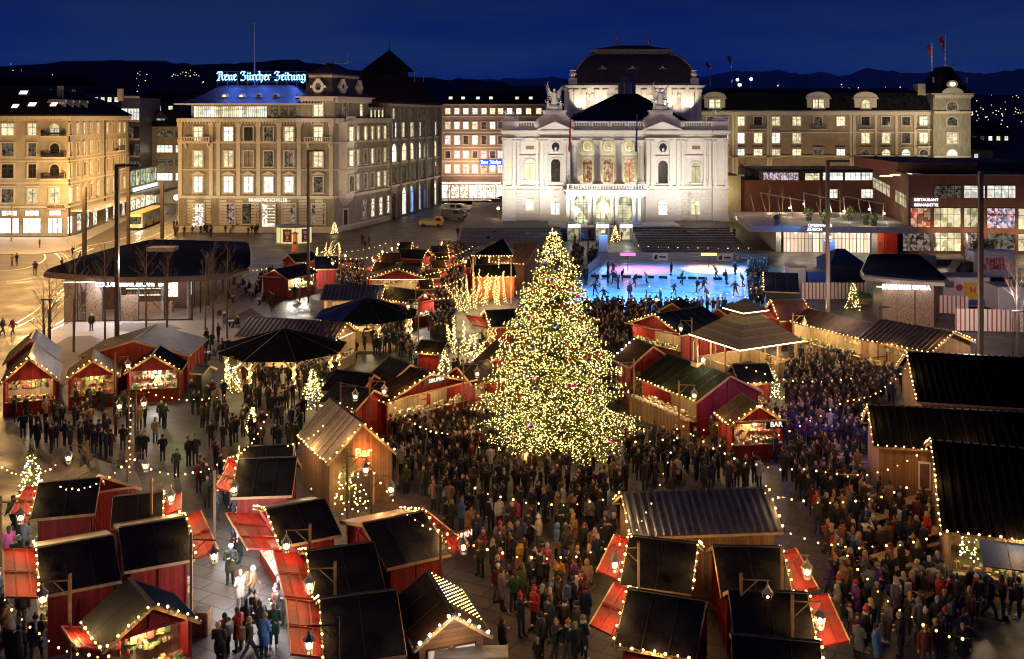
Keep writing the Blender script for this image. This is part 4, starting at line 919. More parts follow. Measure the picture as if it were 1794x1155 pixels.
# entrance vestibules
YV=172.0
for k,x in enumerate((1006,1055.5,1097)):
    xx=(x-CX)*YV/F; m=MB(); n=10; r=1.15
    fm_=Matrix.Translation((xx-rt.location.x,YV-rt.location.y,-TZ))
    for s in (-1,1): m.box(s*1.1-.05,s*1.1+.05,0,4,0,2.7); m.box(s*1.1-.05,s*1.1+.05,-.03,.07,0,2.7)
    for i in range(n):
        a0=math.pi*i/n;a1=math.pi*(i+1)/n; m.ext([(r*math.cos(a0),0,2.7+.75*math.sin(a0)),(1.05*math.cos(a0),0,2.7+.65*math.sin(a0)),(1.05*math.cos(a1),0,2.7+.65*math.sin(a1)),(r*math.cos(a1),0,2.7+.75*math.sin(a1))],(0,4,0))
    v=m.build('vestibule',METG,rt,M=fm_); q=MB(); q.box(-1.0,1.0,-.05,.1,2.45,2.95); q.build('light_box',emis('box_white',(1,1,1),5,True),v)
    q=MB(); q.box(-.95,.95,3.2,3.3,0,2.4); q.build('glass_door',pane('door_glow',(1,.8,.4),(1,.9,.6),.7,.3,2),v)
    light('POINT',(xx,YV-.8,2.2),160,(.9,.95,1),.2)
# windows
def ow(x,y0,y1,wpx,lit,o,arch=True,bar=METD): window(f,U(x),Z(y1),wpx*K,(y1-y0)*K,lit,OPT,arch=arch,style='arch',bar=bar,out=o)
yel=pane('stair_window',(1,.9,.45),(1,.95,.6),1.25,.75,.8)
redc=pane('foyer_door',(.8,.25,.08),(1,.8,.45),.8,.25,2.6)
for x,y0,y1,w_,lit,o in ((928.5,279.6,315,15,yel,0),(928.5,341,369,13.5,yel,0),(973,278,318,16,PDK,1),(972.5,346,375,15,PL,1),(1160,281,321,17,PDK,1),(1160,350,380,15.5,PL,1),(1219,284,320,16,yel,0),(1218.5,348,376,15.5,yel,0)): ow(x,y0,y1,w_,lit,o)
for x in (1031.5,1068.5,1106): ow(x,279,322,17,redc,-3.4)
# medallions with busts, plaques
def bust(mb,c,s):
    mb.blob(c+V(0,0,.55*s),.3*s,10,8,(1,.8,1.2)); mb.lathe([(.14*s,0),(.13*s,.35*s)],8,c); mb.blob(c+V(0,0,-.15*s),.5*s,10,6,(1.1,.5,.5))
for x,yc,o in ((973,257,1),(1031.5,257,-3.4),(1068.5,257,-3.4),(1106,257,-3.4),(1160,258.5,1)):
    m=MB(); n=18
    for i in range(n):
        a0=2*math.pi*i/n;a1=2*math.pi*(i+1)/n; pt=lambda r,a:(r*math.cos(a),0,r*1.15*math.sin(a)); m.ext([pt(.72,a0),pt(.95,a0),pt(.95,a1),pt(.72,a1)],(0,-.25,0))
    m.box(-1.3,1.3,-.3,0,-1.75,-1.5); m.box(-1.0,1.0,-.12,0,-2.3,-1.95)
    md=f.part(m,'medallion',OPT,U(x),Z(yc),o); q=MB(); q.ext([(.72*math.cos(2*math.pi*i/n),-.02,.83*math.sin(2*math.pi*i/n)) for i in range(n)],(0,.01,0)); q.build('recess',METD if o==1 else STONE2,md)
    q=MB(); bust(q,V(0,-.25,-.75),.85); q.build('bust',OPT,md,smooth=True)
for x in (928.5,1219):
    m=MB(); m.box(-1.7,1.7,-.25,0,-1.0,1.1); m.box(-1.9,1.9,-.4,0,1.1,1.3); n=8; m.ext([(1.6*math.cos(math.pi*i/n),-.02,1.3+.55*math.sin(math.pi*i/n)) for i in range(n+1)],(0,-.35,0)); m.box(-2,2,-.3,0,-1.6,-1.4)
    q=f.part(m,'plaque',OPT,U(x),Z(259),.0); m2=MB(); m2.box(-.75,.75,-.3,-.26,-.3,.35); m2.build('inscription',mat('bronze_letters',(.25,.15,.08),.6),q)
# pediments over the bays, stepped pedestals, statues
def fig(mb,base,s,wings=False,lean=0,arm=True):
    b=base
    mb.lathe([(.42*s,0),(.36*s,.5*s),(.22*s,1.05*s),(.28*s,1.35*s),(.22*s,1.5*s),(.08*s,1.58*s)],9,b,sy=.7)
    mb.blob(b+V(0,0,1.75*s),.15*s,8,6,(1,1,1.2))
    if arm:
        mb.tube([b+V(-.22*s,0,1.42*s),b+V(-.5*s,-.1*s,1.6*s),b+V(-.62*s,-.1*s,2.1*s)],[.09*s,.07*s,.05*s],6); mb.tube([b+V(.22*s,0,1.42*s),b+V(.45*s,-.2*s,1.2*s),b+V(.5*s,-.3*s,.95*s)],[.09*s,.07*s,.05*s],6)
    if wings:
        for sg in(-1,1):
            for k in range(5):
                t=k/4; mb.tube([b+V(sg*.12*s,.2*s,(1.35-.15*k)*s),b+V(sg*(.55+.05*k)*s,.35*s,(1.75-.25*k)*s),b+V(sg*(.98-.1*k)*s,.4*s,(2.35-.42*k)*s)],[.11*s,.09*s,.02*s],5)
for x,xp0,xp1 in ((971.5,942,1001),(1158,1127,1192)):
    m=MB(); u=U(x); hw=(xp1-xp0)*K/2
    m.ext([(-hw,0,0),(hw,0,0),(0,0,1.35)],(0,-.55,0)); 
    for sg in(-1,1): m.bar((sg*(hw+.2),-.55,.05),(0,-.55,1.5),.35,.28)
    f.part(m,'pediment',OPT,u,zc1,1.5)
    m=MB(); zb=zp
    for k,(w_,h_) in enumerate(((3.4,.35),(3.0,.35),(2.5,.35),(2.1,.8),(2.3,.2))): m.box(-w_,w_,-.6+k*.12,2.2-k*.1,zb,zb+h_); zb+=h_
    pd=f.part(m,'pedestal',OPT,u)
    q=MB(); sc_=1.75; fig(q,V(0,.8,zb+.7),sc_,True); 
    for sg in(-1,1): fig(q,V(sg*1.15,.5,zb),.95,False)
    q.blob(V(0,.8,zb+.5),1.0,10,6,(1.3,.8,.7)); q.tube([V(-1.1,.7,zb+4.2),V(-1.3,.7,zb+5.0),V(-1.0,.7,zb+5.3)],.07,5)
    q.build('statue',OPT,pd,smooth=True)
for x in (893,1262):
    m=MB(); m.box(-1.6,1.6,-.2,1.8,zp,zp+.4); pd=f.part(m,'pedestal',OPT,U(x)); q=MB()
    fig(q,V(-.7,.6,zp+.4),.9); fig(q,V(.6,.6,zp+.4),.75); q.blob(V(0,.6,zp+.7),.8,9,6,(1.6,.8,.6)); q.blob(V(1.3,.6,zp+.8),.45,8,6,(1.2,.8,.8)); q.build('statue',OPT,pd,smooth=True)
# foyer roof: dark pyramid with glass lantern
m=MB(); Yb=190.5; zb=Z(214)+.3
a=[V(X(997),Yb,zb),V(X(1207),Yb,zb),V(X(1207)+1,Yb+22,zb),V(X(997),Yb+22,zb)]; ya=201
b_=[V(X(1081,ya),ya,Z(165,ya)),V(X(1115,ya),ya,Z(165,ya)),V(X(1115,ya),ya+3.5,Z(165,ya)),V(X(1081,ya),ya+3.5,Z(165,ya))]
o_=rt.location; m.loft([p-o_ for p in a],[p-o_ for p in b_]); m.poly([p-o_ for p in b_])
for i in range(2): m.bar(a[i]-o_,b_[i]-o_,.3,.2)
for t in (.33,.66): m.bar(a[0].lerp(a[1],t)-o_,b_[0].lerp(b_[1],t)-o_,.16,.14)
m.build('foyer_roof',BLACK,rt)
m=MB(); c=V(X(1098,ya+1.7),ya+1.7,Z(165,ya))-o_; r=1.75; h=Z(146,ya)-Z(165,ya)
m.lathe([(r,0),(r,h),(r*1.08,h),(r*1.08,h+.2),(r*.95,h+.6),(r*.6,h+1.4),(r*.12,h+1.8),(.05,h+3.6)],8,c,a0=.39)
for i in range(8): a0=.39+i*math.pi/4; m.bar(c+V(r*math.cos(a0),r*math.sin(a0),0),c+V(r*math.cos(a0),r*math.sin(a0),h),.16,mi=1)
m.build('roof_lantern',[mat('lantern_glass',(.05,.07,.12),.15),METG],rt)
# stage tower with curved mansard dome
YT=225.0; XT=lambda x:(x-CX)*YT/F; ZT=lambda y:H-(y-YH)*YT/F
ft=Face((XT(997),YT),(XT(1229),YT),rt); UT=lambda x:(x-997)*YT/F; D_=20
m=MB(); m.box(0,ft.len,0,D_,TZ+8,ZT(154)); m.box(-.5,ft.len+.5,-.5,D_+.5,ZT(154),ZT(151)); m.box(-.9,ft.len+.9,-.9,D_+.9,ZT(151),ZT(149.5)); ft.part(m,'stage_tower',OPW)
m=MB()
for x in (1001,1009,1023,1045,1060,1082,1128,1148,1160,1182,1196,1212,1225): m.box(UT(x)-.45,UT(x)+.45,-.25,0,Z(210),ZT(157)); m.box(UT(x)-.6,UT(x)+.6,-.32,0,ZT(161),ZT(157))
for x in (1035,1070,1138,1172,1203): pass
n=10
for x in (1028,1038,1063,1073,1140,1150,1180,1190):
    for s in (-1,1): m.box(UT(x)+s*.55-.06,UT(x)+s*.55+.06,-.15,0,Z(205),ZT(170))
    m.ext([(UT(x)+.6*math.cos(math.pi*i/8),0,ZT(170)+.6*math.sin(math.pi*i/8)) for i in range(9)],(0,-.12,0))
ft.part(m,'pilaster',OPT)
n=9; m=MB(); prev=None; zb=ZT(149.5); hd=ZT(92)-zb; maxi=6.4
rings=[]
for k in range(n+1):
    t=k/n; an=t*math.pi/2*.93; ins=.9+maxi*(1-math.cos(an)); z=zb+hd*math.sin(an)/math.sin(math.pi/2*.93)
    rings.append([V(ins,ins*.8,z),V(ft.len-ins,ins*.8,z),V(ft.len-ins,D_-ins*.8,z),V(ins,D_-ins*.8,z)])
for p,q in zip(rings[:-1],rings[1:]): m.loft(p,q)
m.poly(rings[-1]); ft.part(m,'dome_roof',mat('dome_slate',(.06,.048,.042),.5,.3,1.5,bump=.4))
m=MB(); i0=rings[-1]
m.box(i0[0].x-.5,i0[1].x+.5,i0[0].y-.5,i0[2].y+.5,i0[0].z-.1,i0[0].z+.5); m.box(i0[0].x-1,i0[1].x+1,i0[0].y-1,i0[2].y+1,i0[0].z+.5,i0[0].z+1.0)
for k in range(22): x=i0[0].x+k*(i0[1].x-i0[0].x)/21; m.box(x-.2,x+.2,i0[0].y-.8,i0[0].y-.4,i0[0].z-.05,i0[0].z+.5)
for a_,b__ in ((0,0),(1,1)): m.tube([r_[a_] for r_ in rings],.28,6)
m.box(.9,ft.len-.9,.6,.9,zb,zb+.5)
ft.part(m,'dome_trim',mat('lead_trim',(.3,.27,.25),.5,.15,3))
m=MB(); zt=i0[0].z+1.0; m.loft([V(i0[0].x-1,i0[0].y-1,zt),V(i0[1].x+1,i0[0].y-1,zt),V(i0[1].x+1,i0[2].y+1,zt),V(i0[0].x-1,i0[2].y+1,zt)],[V(i0[0].x+5,8,zt+1.1),V(i0[1].x-5,8,zt+1.1),V(i0[1].x-5,12,zt+1.1),V(i0[0].x+5,12,zt+1.1)],cap=True); ft.part(m,'top_roof',BLACK)
for x in (1087,1145.5):
    m=MB(); m.lathe([(.5,0),(.5,.4),(.25,.6),(.4,1.0),(.45,1.2),(.15,1.5),(.12,2.4),(.2,2.6),(.08,2.8),(.03,4.3)],8); ft.part(m,'finial',STEELR,UT(x),zt+.7,-8)
for x in (1056.5,1109.5,1162.5):
    m=MB(); n=16
    for i in range(n):
        a0=2*math.pi*i/n;a1=2*math.pi*(i+1)/n; pt=lambda r,a:(r*math.cos(a),0,r*1.1*math.sin(a)); m.ext([pt(.62,a0),pt(1.05,a0),pt(1.05,a1),pt(.62,a1)],(0,2,0))
    m.box(-.9,.9,-.1,.4,.9,1.1); m.box(-.25,.25,-.1,.4,1.1,1.5)
    d=ft.part(m,'round_dormer',MT['lead_trim'],UT(x),ZT(127.5),-1.4); q=MB(); q.ext([(.62*math.cos(2*math.pi*i/n),.4,.68*math.sin(2*math.pi*i/n)) for i in range(n)],(0,.05,0)); q.build('pane',mat('dormer_shutter',(.12,.09,.07),.6),d)
for x,y in ((1004,0),(1217,0),(1227,9)):
    m=MB(); m.box(-.9,.9,-.9,.9,0,1.5); m.lathe([(.35,1.5),(.45,1.7),(.85,2.4),(.8,2.7),(.55,3.0),(.75,3.3),(.7,3.4)],10); ft.part(m,'urn',OPT,UT(x),ZT(149.5),-.8-y)
for x in (1016,1048,1125,1170,1206): light('SPOT',(XT(x),YT-1.4,Z(205)+1),1500,(1,.88,.5),.2,tgt=(XT(x),YT,ZT(150)),ang=80)
for x in (1030,1075,1140,1190): light('SPOT',(XT(x),YT-5,20.5),2600,(1,.75,.55),.5,tgt=(XT(x),YT+3,ZT(120)),ang=75)
# loggia light
for x in (1020,1031.5,1057,1068.5,1095,1106,1117): light('POINT',(X(x),YF+1.5,Z(318)),80,(1,.87,.5),.2); 
for x in (1031.5,1068.5,1106): light('POINT',(X(x),YF+1.8,Z(262)),110,(1,.87,.5),.2)
# floodlights for the front: unseen spots set low before the facade
for x,e in ((890,9000),(925,9000),(965,9000),(1010,7000),(1060,7000),(1115,7000),(1165,9500),(1215,9500),(1262,9500)):
    light('SPOT',(X(x),YF-15,3.6),e*.68,(1,.9,.74),.6,tgt=(X(x),YF,12.5),ang=78,blend=.9)
for x in (900,975,1160,1262): light('SPOT',(X(x),YF-14,12),2200,(1,.9,.88),.3,tgt=(X(x),YF+1,25),ang=28)
# banners on slender poles in front of the loggia
for x,c,lab in ((999,REDF,'slim pole with a furled red flag in front of the opera loggia, left'),(1115.5,BLF,'slim pole with a furled blue flag in front of the opera loggia, right')):
    t=thing('flagpole',lab,'flagpole',(XP(x),YP-.5,TZ+8)); MB().tube([(0,0,-1.5),(0,0,11.5)],.07,6).build('pole',METG,t)
    MB().loft([V(-.1,-.1,10.8),V(.1,-.1,10.9),V(.1,.12,10.9),V(-.1,.1,10.8)],[V(-.38,-.1,5.0),V(.02,-.1,4.8),V(.02,.12,4.8),V(-.36,.1,5.0)],cap=True).build('flag',c,t)
# terrace and the broad steps in front
STEP=ground_mat('step_stone',(.11,.11,.115),(.13,.13,.135),.5,.7,.6,.3)
mb=MB(); t0=YF-8
xl,xr=X(760,172),X(1480,172)
def stair(x0,x1,yf,n,d,z1):
    for i in range(n): mb.box(x0,x1,yf+i*d,yf+n*d+.5 if i==n-1 else yf+(i+1)*d+.02,-.05,(i+1)*z1/n)
stair(X(800,160),X(990,160),YF-28,10,1.7,TZ); stair(X(1125,160),X(1312,160),YF-28,10,1.7,TZ)
o=mb.build('steps',STEP); o['kind']='structure'
mb=MB(); mb.box(X(800,160),X(990,160),YF-10.5,YF+40,-.05,TZ-.01); mb.box(X(1125,160),X(1320,160),YF-10.5,YF+60,-.05,TZ-.01); mb.box(X(985,180),X(1130,180),YF-8,YF+30,-.05,TZ-.02)
o=mb.build('terrace',STEP); o['kind']='structure'
# ================================================================ I: brown modern annex, terrace, rear wing
BRN=mat('brown_brick',(.17,.075,.047),.85,.2,1.5,bump=.3,bscale=20)
CONC=mat('concrete',(.33,.31,.29),.8,.15,1.2,bump=.2)
cn=Vector((61.0,157.6)); bkp=Vector((77.4,227.)); ce=P(1900,446).xy
rt=thing('restaurant_building','red brown brick annex with large lit restaurant windows at the right edge of the square','building',(cn.x,cn.y,0))
poly=[cn,ce,ce+Vector((5,60)),bkp]
mb=MB(); mb.ext(lp(poly,rt,0),(0,0,11.4)); 
n=len(poly)
ip=inset(poly,.5)
mb.build('wall',BRN,rt)
mb=MB(); o1=lp(poly,rt,11.4); i1=lp(ip,rt,11.4)
for k in range(n):
    a,b=o1[k],o1[(k+1)%n]; c,d=i1[(k+1)%n],i1[k]; mb.ext([a,b,c,d],(0,0,.65))
mb.build('parapet',BRN,rt)
f=Face(cn,ce,rt); g2=Face(bkp,cn,rt)
mb=MB(); mb.box(3,16,14,40,11.5,13.4); mb.box(17,30,24,44,11.5,13.0); mb.box(24,25.5,9,10.5,11.5,12.6); f.part(mb,'roof_plant',BRN); strip(f,'parapet_cap',CONC,12.05,12.15,.1)
mb=MB()
for k in range(7): mb.lathe([(.8,0),(.7,.2),(.1,.25)],10,(-1.5+k*2.6,6+k*3.2,11.45),sx=1.4)
f.part(mb,'roof_light',emis('roof_glow',(1,.85,.55),1.2))
W1=pane('rest_white',(1,.98,.85),(.95,1,.85),1.6,.5,1.6); W2=pane('rest_red',(.9,.12,.06),(1,.75,.45),1.0,.25,1.8); W3=pane('rest_warm',(1,.8,.4),(1,.9,.6),1.3,.35,1.4,sample=True); W4=pane('rest_mixed',(.9,.3,.15),(.6,.7,1),1.1,.1,3.2)
for x0,x1,y0,y1,l in ((1636,1684,325.7,346.8,PDM),(1689,1725,325.7,346.8,W1),(1729.5,1778.6,325.7,346.8,W1),(1595.4,1629.7,364.7,398,W2),(1636,1682.7,364.7,398,W3),(1689,1722.5,364.7,398,W3),(1729.5,1777.8,365,400,W4),(1784,1830,366,402,W3),(1582,1630,408,440,CAFE),(1636,1683,408,440,W3),(1689,1723,408,440,CAFE),(1729.5,1778,410,438,PDM),(1784,1830,410,440,W3)):
    u0,z1=f.uz(x0,y0); u1,z0=f.uz(x1,y1); window(f,(u0+u1)/2,max(.15,z0),u1-u0,z1-max(.15,z0),l,BRN,style='modern',bar=METD)
for u in range(0,24,4): 
    if u>0: light('POINT',f.M(u+.5,3.2,2.2).translation+rt.location,260,(1,.7,.4),.3)
for k in range(5):
    window(g2,g2.len-3-k*2.6,9-0*k-2.2+.0,2.3,2.0,W3,BRN,style='modern')
for k in range(9): window(g2,4+k*5.4,7.0,4.6,2.0,W3,BRN,style='modern')
s_=f.part(MB().box(0,4.8,-.25,-.1,-.05,.02),'sign',METD,f.uz(1594,360)[0],7.3); 
q=text_mesh('RESTAURANT',.6,.05,emis('sign_cold',(.9,.93,1),2.5,True)); ob('lettering',q,s_,M=Matrix.Translation((2.4,-.25,.95))@Matrix.Rotation(math.pi/2,4,'X'))
q=text_mesh('BERNADETTE',.6,.05,MT['sign_cold']); ob('lettering',q,s_,M=Matrix.Translation((2.4,-.25,.15))@Matrix.Rotation(math.pi/2,4,'X'))
# rear wing
a=PY(1296,440,205).xy; b=PY(1545,440,205).xy
rt=thing('theatre_wing','long low brick wing with lit ribbon windows behind the planted terrace right of the opera','building',(a.x,a.y,0)); f=Face(a,b,rt)
body(rt,[a,b,b+Vector((0,14)),a+Vector((0,14))],0,8.3,BRN); body(rt,[a+Vector((4,.6)),b+Vector((0,.6)),b+Vector((0,13)),a+Vector((4,13))],8.3,10.2,METD,'upper_wall'); mb=MB(); mb.box(3,f.len,-.8,14,10.2,10.5); f.part(mb,'roof',BLACK)
for x0,x1,y0,y1,l in ((1338,1400,303,316,W4),(1412,1437,304,316,W3),(1443,1478,303,316,W1),(1482,1509,303,316,W1),(1511,1540,303,316,W1),(1446,1467,332,347,W1),(1509,1540,332,347,W1)):
    u0,z1=f.uz(x0,y0); u1,z0=f.uz(x1,y1); window(f,(u0+u1)/2,z0,u1-u0,z1-z0,l,BRN,style='modern',bar=METD,out=0.02 if y0>320 else -.55)
mb=MB(); mb.box(-6,0,-1,10,0,9.3); f.part(mb,'side_block',CREAM); light('POINT',f.M(-3,6,4).translation+rt.location,500,(1,.8,.3),.3)
# terrace deck over the glass foyer
zt=4.2; a=P(1312,396,zt).xy; b=P(1606,399,zt).xy
rt=thing('terrace_pavilion','low glass fronted foyer with concrete planted roof terrace right of the opera steps','building',(a.x,a.y,0)); f=Face(a,b,rt)
mb=MB(); mb.box(0,f.len,-.2,24,3.3,4.2); mb.box(5.2,f.len-5,20,23,0,3.3); mb.box(4.4,5.2,2,20,0,3.3); mb.box(f.len-6,f.len-5,2.4,20,0,3.3); f.part(mb,'deck',CONC)
mb=MB(); mb.box(.2,f.len-2.6,-.05,23.9,4.2,4.22); f.part(mb,'deck_paving',GL)
dg=pane('foyer_pink',(1,.6,.42),(1,.85,.6),1.3,.75,.3,sample=True); u1375=f.uz(1375,420)[0]
k0=[1376,1388,1402,1414,1428,1440,1453,1466,1480,1493,1506,1519,1530]
for x0,x1 in zip(k0[:-1],k0[1:]):
    u0,u1=f.uz(x0,420)[0],f.uz(x1,420)[0]; window(f,(u0+u1)/2,.05,u1-u0-.12,3.1,dg,METD,style='modern',bar=METD,out=-2.0)
for x0,x1,c in ((1543,1555,(.5,.08,.02)),(1556,1578,(.55,.02,.01))):
    u0,u1=f.uz(x0,420)[0],f.uz(x1,420)[0]; mb=MB(); mb.box(u0,u1,1.8,1.95,.05,3.2); mb.box(u0+.15,u0+.2,1.7,1.8,1,1.9); f.part(mb,'door',mat('door_%d'%x0,c,.5,.15,2))
for k in range(7): light('POINT',f.M(u1375+k*2.2,2.9,-.8).translation+rt.location,200,(1,.85,.6),.2)
sg=thing('sign','round white backlit sign with letter B before the glass foyer','sign',P(1478,441).to_tuple()); Ys=P(1478,441).y
MB().tube([(0,0,0),(0,0,2.2)],.05,6).build('post',METD,sg); m=MB(); m.ext([(.58*math.cos(2*math.pi*i/20),0,2.25+.58*math.sin(2*math.pi*i/20)) for i in range(20)],(0,.12,0)); bd=m.build('disc',emis('disc_white',(1,1,1),3),sg); ob('lettering',text_mesh('B',.95,.01,mat('sign_black',(.02,.02,.02),.5),bold=.02),bd,M=Matrix.Translation((0,-.03,2.22))@Matrix.Rotation(math.pi/2,4,'X'))
sg=f.part(MB().box(0,4.6,-.32,-.22,0,.05),'sign',METD,f.uz(1409,405)[0],4.0); ob('lettering',text_mesh('OPERNHAUS',.62,.03,MT['sign_cold']),sg,M=Matrix.Translation((2.3,-.3,.4))@Matrix.Rotation(math.pi/2,4,'X')); ob('lettering',text_mesh('ZÜRICH',.62,.03,MT['sign_cold']),sg,M=Matrix.Translation((1.5,-.3,-.2))@Matrix.Rotation(math.pi/2,4,'X'))
# terrace pots, leaning light poles, small trees
BUSH=mat('bush_leaf',(.10,.13,.035),.8,.5,6); POT=mat('pot_dark',(.05,.045,.045),.7,.2,3)
def leafball(mb,c,r,n,s=.12,rr=R,sz=(1,1,1)):
    for _ in range(n):
        v=Vector((rr.gauss(0,1),rr.gauss(0,1),rr.gauss(0,1))).normalized()*r*rr.uniform(.55,1.05); p=Vector(c)+Vector((v.x*sz[0],v.y*sz[1],v.z*sz[2]))
        a=Vector((rr.uniform(-1,1),rr.uniform(-1,1),rr.uniform(-1,1))).normalized()*s; b=a.cross(Vector((rr.uniform(-1,1),rr.uniform(-1,1),rr.uniform(-1,1)))).normalized()*s*.6
        mb.add([p-a,p+b,p+a,p-b],[(0,1,2,3)])
PL2=[]
for k,(x,y,r,lab) in enumerate(((1417,387,.85,'round clipped bush in dark pot, leftmost large one on the terrace edge'),(1446,393,.95,'loose round bush in dark pot behind the tall middle mast on the terrace'),(1490,387,.95,'largest round clipped bush in a pot in the middle of the terrace'),(1517,394,.5,'smallest clipped bush in pot right of the large terrace bush'),(1531,396,.6,'clipped bush in pot at the right end of the terrace edge'),(1361,394,.45,'blue lit small bush in pot near the left terrace corner'))):
    p=P(x,y,zt+.02); t=thing('potted_bush',lab,'potted plant',p.to_tuple(),group='potted bushes on the terrace'); MB().lathe([(.42,0),(.5,.6),(.46,.62)],4,a0=.78).build('pot',POT,t); m=MB(); leafball(m,(0,0,.75+r*.8),r,380,.12); MB().tube([(0,0,.5),(0,0,1)],.06,5).build('stem',BARK,t); m.build('foliage',BUSH,t)
    if k<5: light('POINT',(p.x-.8,p.y-1.2,p.z+1.6),70,(1,.9,.5),.15)
for k,(x0,y0,x1,y1) in enumerate(((1321,370,1315,342),(1341,370,1332,338),(1368,391,1363,345),(1389,380,1383,343),(1410,372,1408,338),(1438,378,1430,355),(1459,382,1452,348),(1481,388,1478,345),(1509,382,1504,350),(1527,378,1522,352),(1545,388,1549,355))):
    p=P(x0,y0,zt+.02); q=PY(x1,y1,p.y); t=thing('terrace_mast','leaning steel light mast on the terrace, number %s from the left'%['one','two','three','four','five','six','seven','eight','nine','ten','eleven'][k],'mast',p.to_tuple(),group='leaning masts on the terrace'); MB().tube([(0,0,0),(q.x-p.x,0,q.z-p.z)],[.09,.06],6).build('pole',STEELR,t)
    t['label']='%s leaning steel mast of the row along the planted terrace'%['leftmost','second','third','fourth','fifth','sixth','seventh','eighth','ninth','tenth','rightmost'][k]
    if k in(3,4,6,7,9,10): m=MB(); m.ico((q.x-p.x,-.1,(q.z-p.z)*.42),.16); m.build('lamp',emis('mast_lamp',(1,.9,.7),10),t); light('POINT',(q.x,p.y-.5,p.z+(q.z-p.z)*.42),130,(1,.85,.55),.2)
for a_,b_ in (((1332,338),(1408,352)),((1408,338),(1478,354)),((1480,344),(1549,358))):
    Yt=170; p=PY(*a_,Yt); q=PY(*b_,Yt); t=thing('steel_beam','slender steel beam joining the terrace masts, starting %s'%{1332:'at its left end',1408:'at the fifth mast',1480:'at the eighth mast'}[a_[0]],'beam',(0,0,0),group='beams over the terrace'); MB().bar(p,q,.14).build('beam',STEELR,t)
# ================================================================ trees
def branchy(mb,base,h,rr,lv=4,r0=.12,lean=.1,upf=.75,first=.32,nb=9,spread=.5):
    tips=[]
    def grow(p,d,l,r,k):
        n=3; path=[p]; q=p; dd=d
        for i in range(n):
            dd=(dd+Vector((rr.uniform(-1,1),rr.uniform(-1,1),rr.uniform(-.2,.5)))*.13).normalized(); q=q+dd*l/n; path.append(q)
        mb.tube(path,[r*(1-.6*i/n) for i in range(n+1)],4 if k<lv else 5,cap=False)
        tips.append(q)
        if k<=1: return
        for i in range(3 if k>2 else 4):
            t=rr.uniform(.35,1); s=path[min(n,int(t*n))]
            a=Vector((rr.uniform(-1,1),rr.uniform(-1,1),rr.uniform(0,.9))).normalized(); grow(s,(dd*upf+a*.75).normalized(),l*rr.uniform(.42,.62),r*.5,k-1)
    b=Vector(base); top=b+Vector((rr.uniform(-lean,lean),rr.uniform(-lean,lean),h)); mid=b.lerp(top,.5)+Vector((rr.uniform(-.1,.1),rr.uniform(-.1,.1),0))
    mb.tube([b,mid,top],[r0,r0*.6,r0*.12],6)
    for i in range(nb):
        t=first+(1-first)*i/nb; s=b.lerp(top,t); a=rr.uniform(0,6.28); grow(s,Vector((math.cos(a)*spread,math.sin(a)*spread,upf)).normalized(),h*.3*(1.15-t*.7),r0*.35*(1.2-t),lv-1)
    return tips
def bare_tree(x,y,h,lab,seed,r0=.12,nb=18,lv=3,m=None,base=None,spread=.6):
    p=base or P(x,y); t=thing('bare_tree',lab,'tree',p.to_tuple(),group='bare trees around the square'); rr=random.Random(seed)
    mb=MB(); mb.tube([(0,0,0),(0,0,h*.5)],[r0,r0*.62],7); mb.build('trunk',m or BARK,t); mb=MB(); branchy(mb,(0,0,0),h,rr,lv,r0*.98,nb=nb,spread=spread); mb.build('crown',m or BARK,t); return t
BT=[(129,617,9.5,'bare young tree left of the cafe entrance, before its perforated wall'),(184,602,9.2,'bare young tree just left of the tall lamp mast before the cafe'),(256,596,9.0,'bare young tree beside the man in the dark coat before the cafe'),(292,611,9.0,'bare young tree right of the man in the dark coat before the cafe'),(360,582,7.5,'bare young tree behind the red jacket diner by the cafe'),(373,603,9.0,'bare slim tree in front of the cafe outdoor tables'),(398,592,8.5,'bare tree with pale trunk at the right end of the cafe'),(85,615,7.5,'bare tree at the left corner of the pale paving near the cafe'),(78,640,7.0,'bare tree at the far left beside the double lamp mast')]
for i,(x,y,h,l) in enumerate(BT): bare_tree(x,y,h,l,i+20,.1,22,4)
for i,(x,y,h,l) in enumerate([(1783,640,9,'bare tree by the striped fence at the right edge'),(1690,520,6,'bare tree beside the containers behind the striped fence')]): bare_tree(x,y,h,l,i+40,.11)
WARMB=mat('lit_twigs',(.3,.2,.1),.9,.3,8)  # paler, warmer bark: lamplight put into the twig colour
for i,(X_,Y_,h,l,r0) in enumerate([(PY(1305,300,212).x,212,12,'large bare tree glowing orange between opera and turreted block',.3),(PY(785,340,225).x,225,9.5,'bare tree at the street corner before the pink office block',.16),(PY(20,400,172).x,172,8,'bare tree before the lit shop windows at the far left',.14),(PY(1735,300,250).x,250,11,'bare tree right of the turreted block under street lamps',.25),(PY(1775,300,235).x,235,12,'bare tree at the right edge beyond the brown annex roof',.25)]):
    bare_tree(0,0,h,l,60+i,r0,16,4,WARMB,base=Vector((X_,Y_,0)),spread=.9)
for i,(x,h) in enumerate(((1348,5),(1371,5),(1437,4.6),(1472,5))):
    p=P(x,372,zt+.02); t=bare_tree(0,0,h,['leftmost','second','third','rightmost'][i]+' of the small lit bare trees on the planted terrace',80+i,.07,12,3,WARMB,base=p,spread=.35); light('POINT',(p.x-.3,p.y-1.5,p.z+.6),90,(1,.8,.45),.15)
def shrink(pl,k):
    c=sum((Vector(p[:2]) for p in pl),Vector((0,0)))/len(pl); return [c+(Vector(p[:2])-c)*k for p in pl]
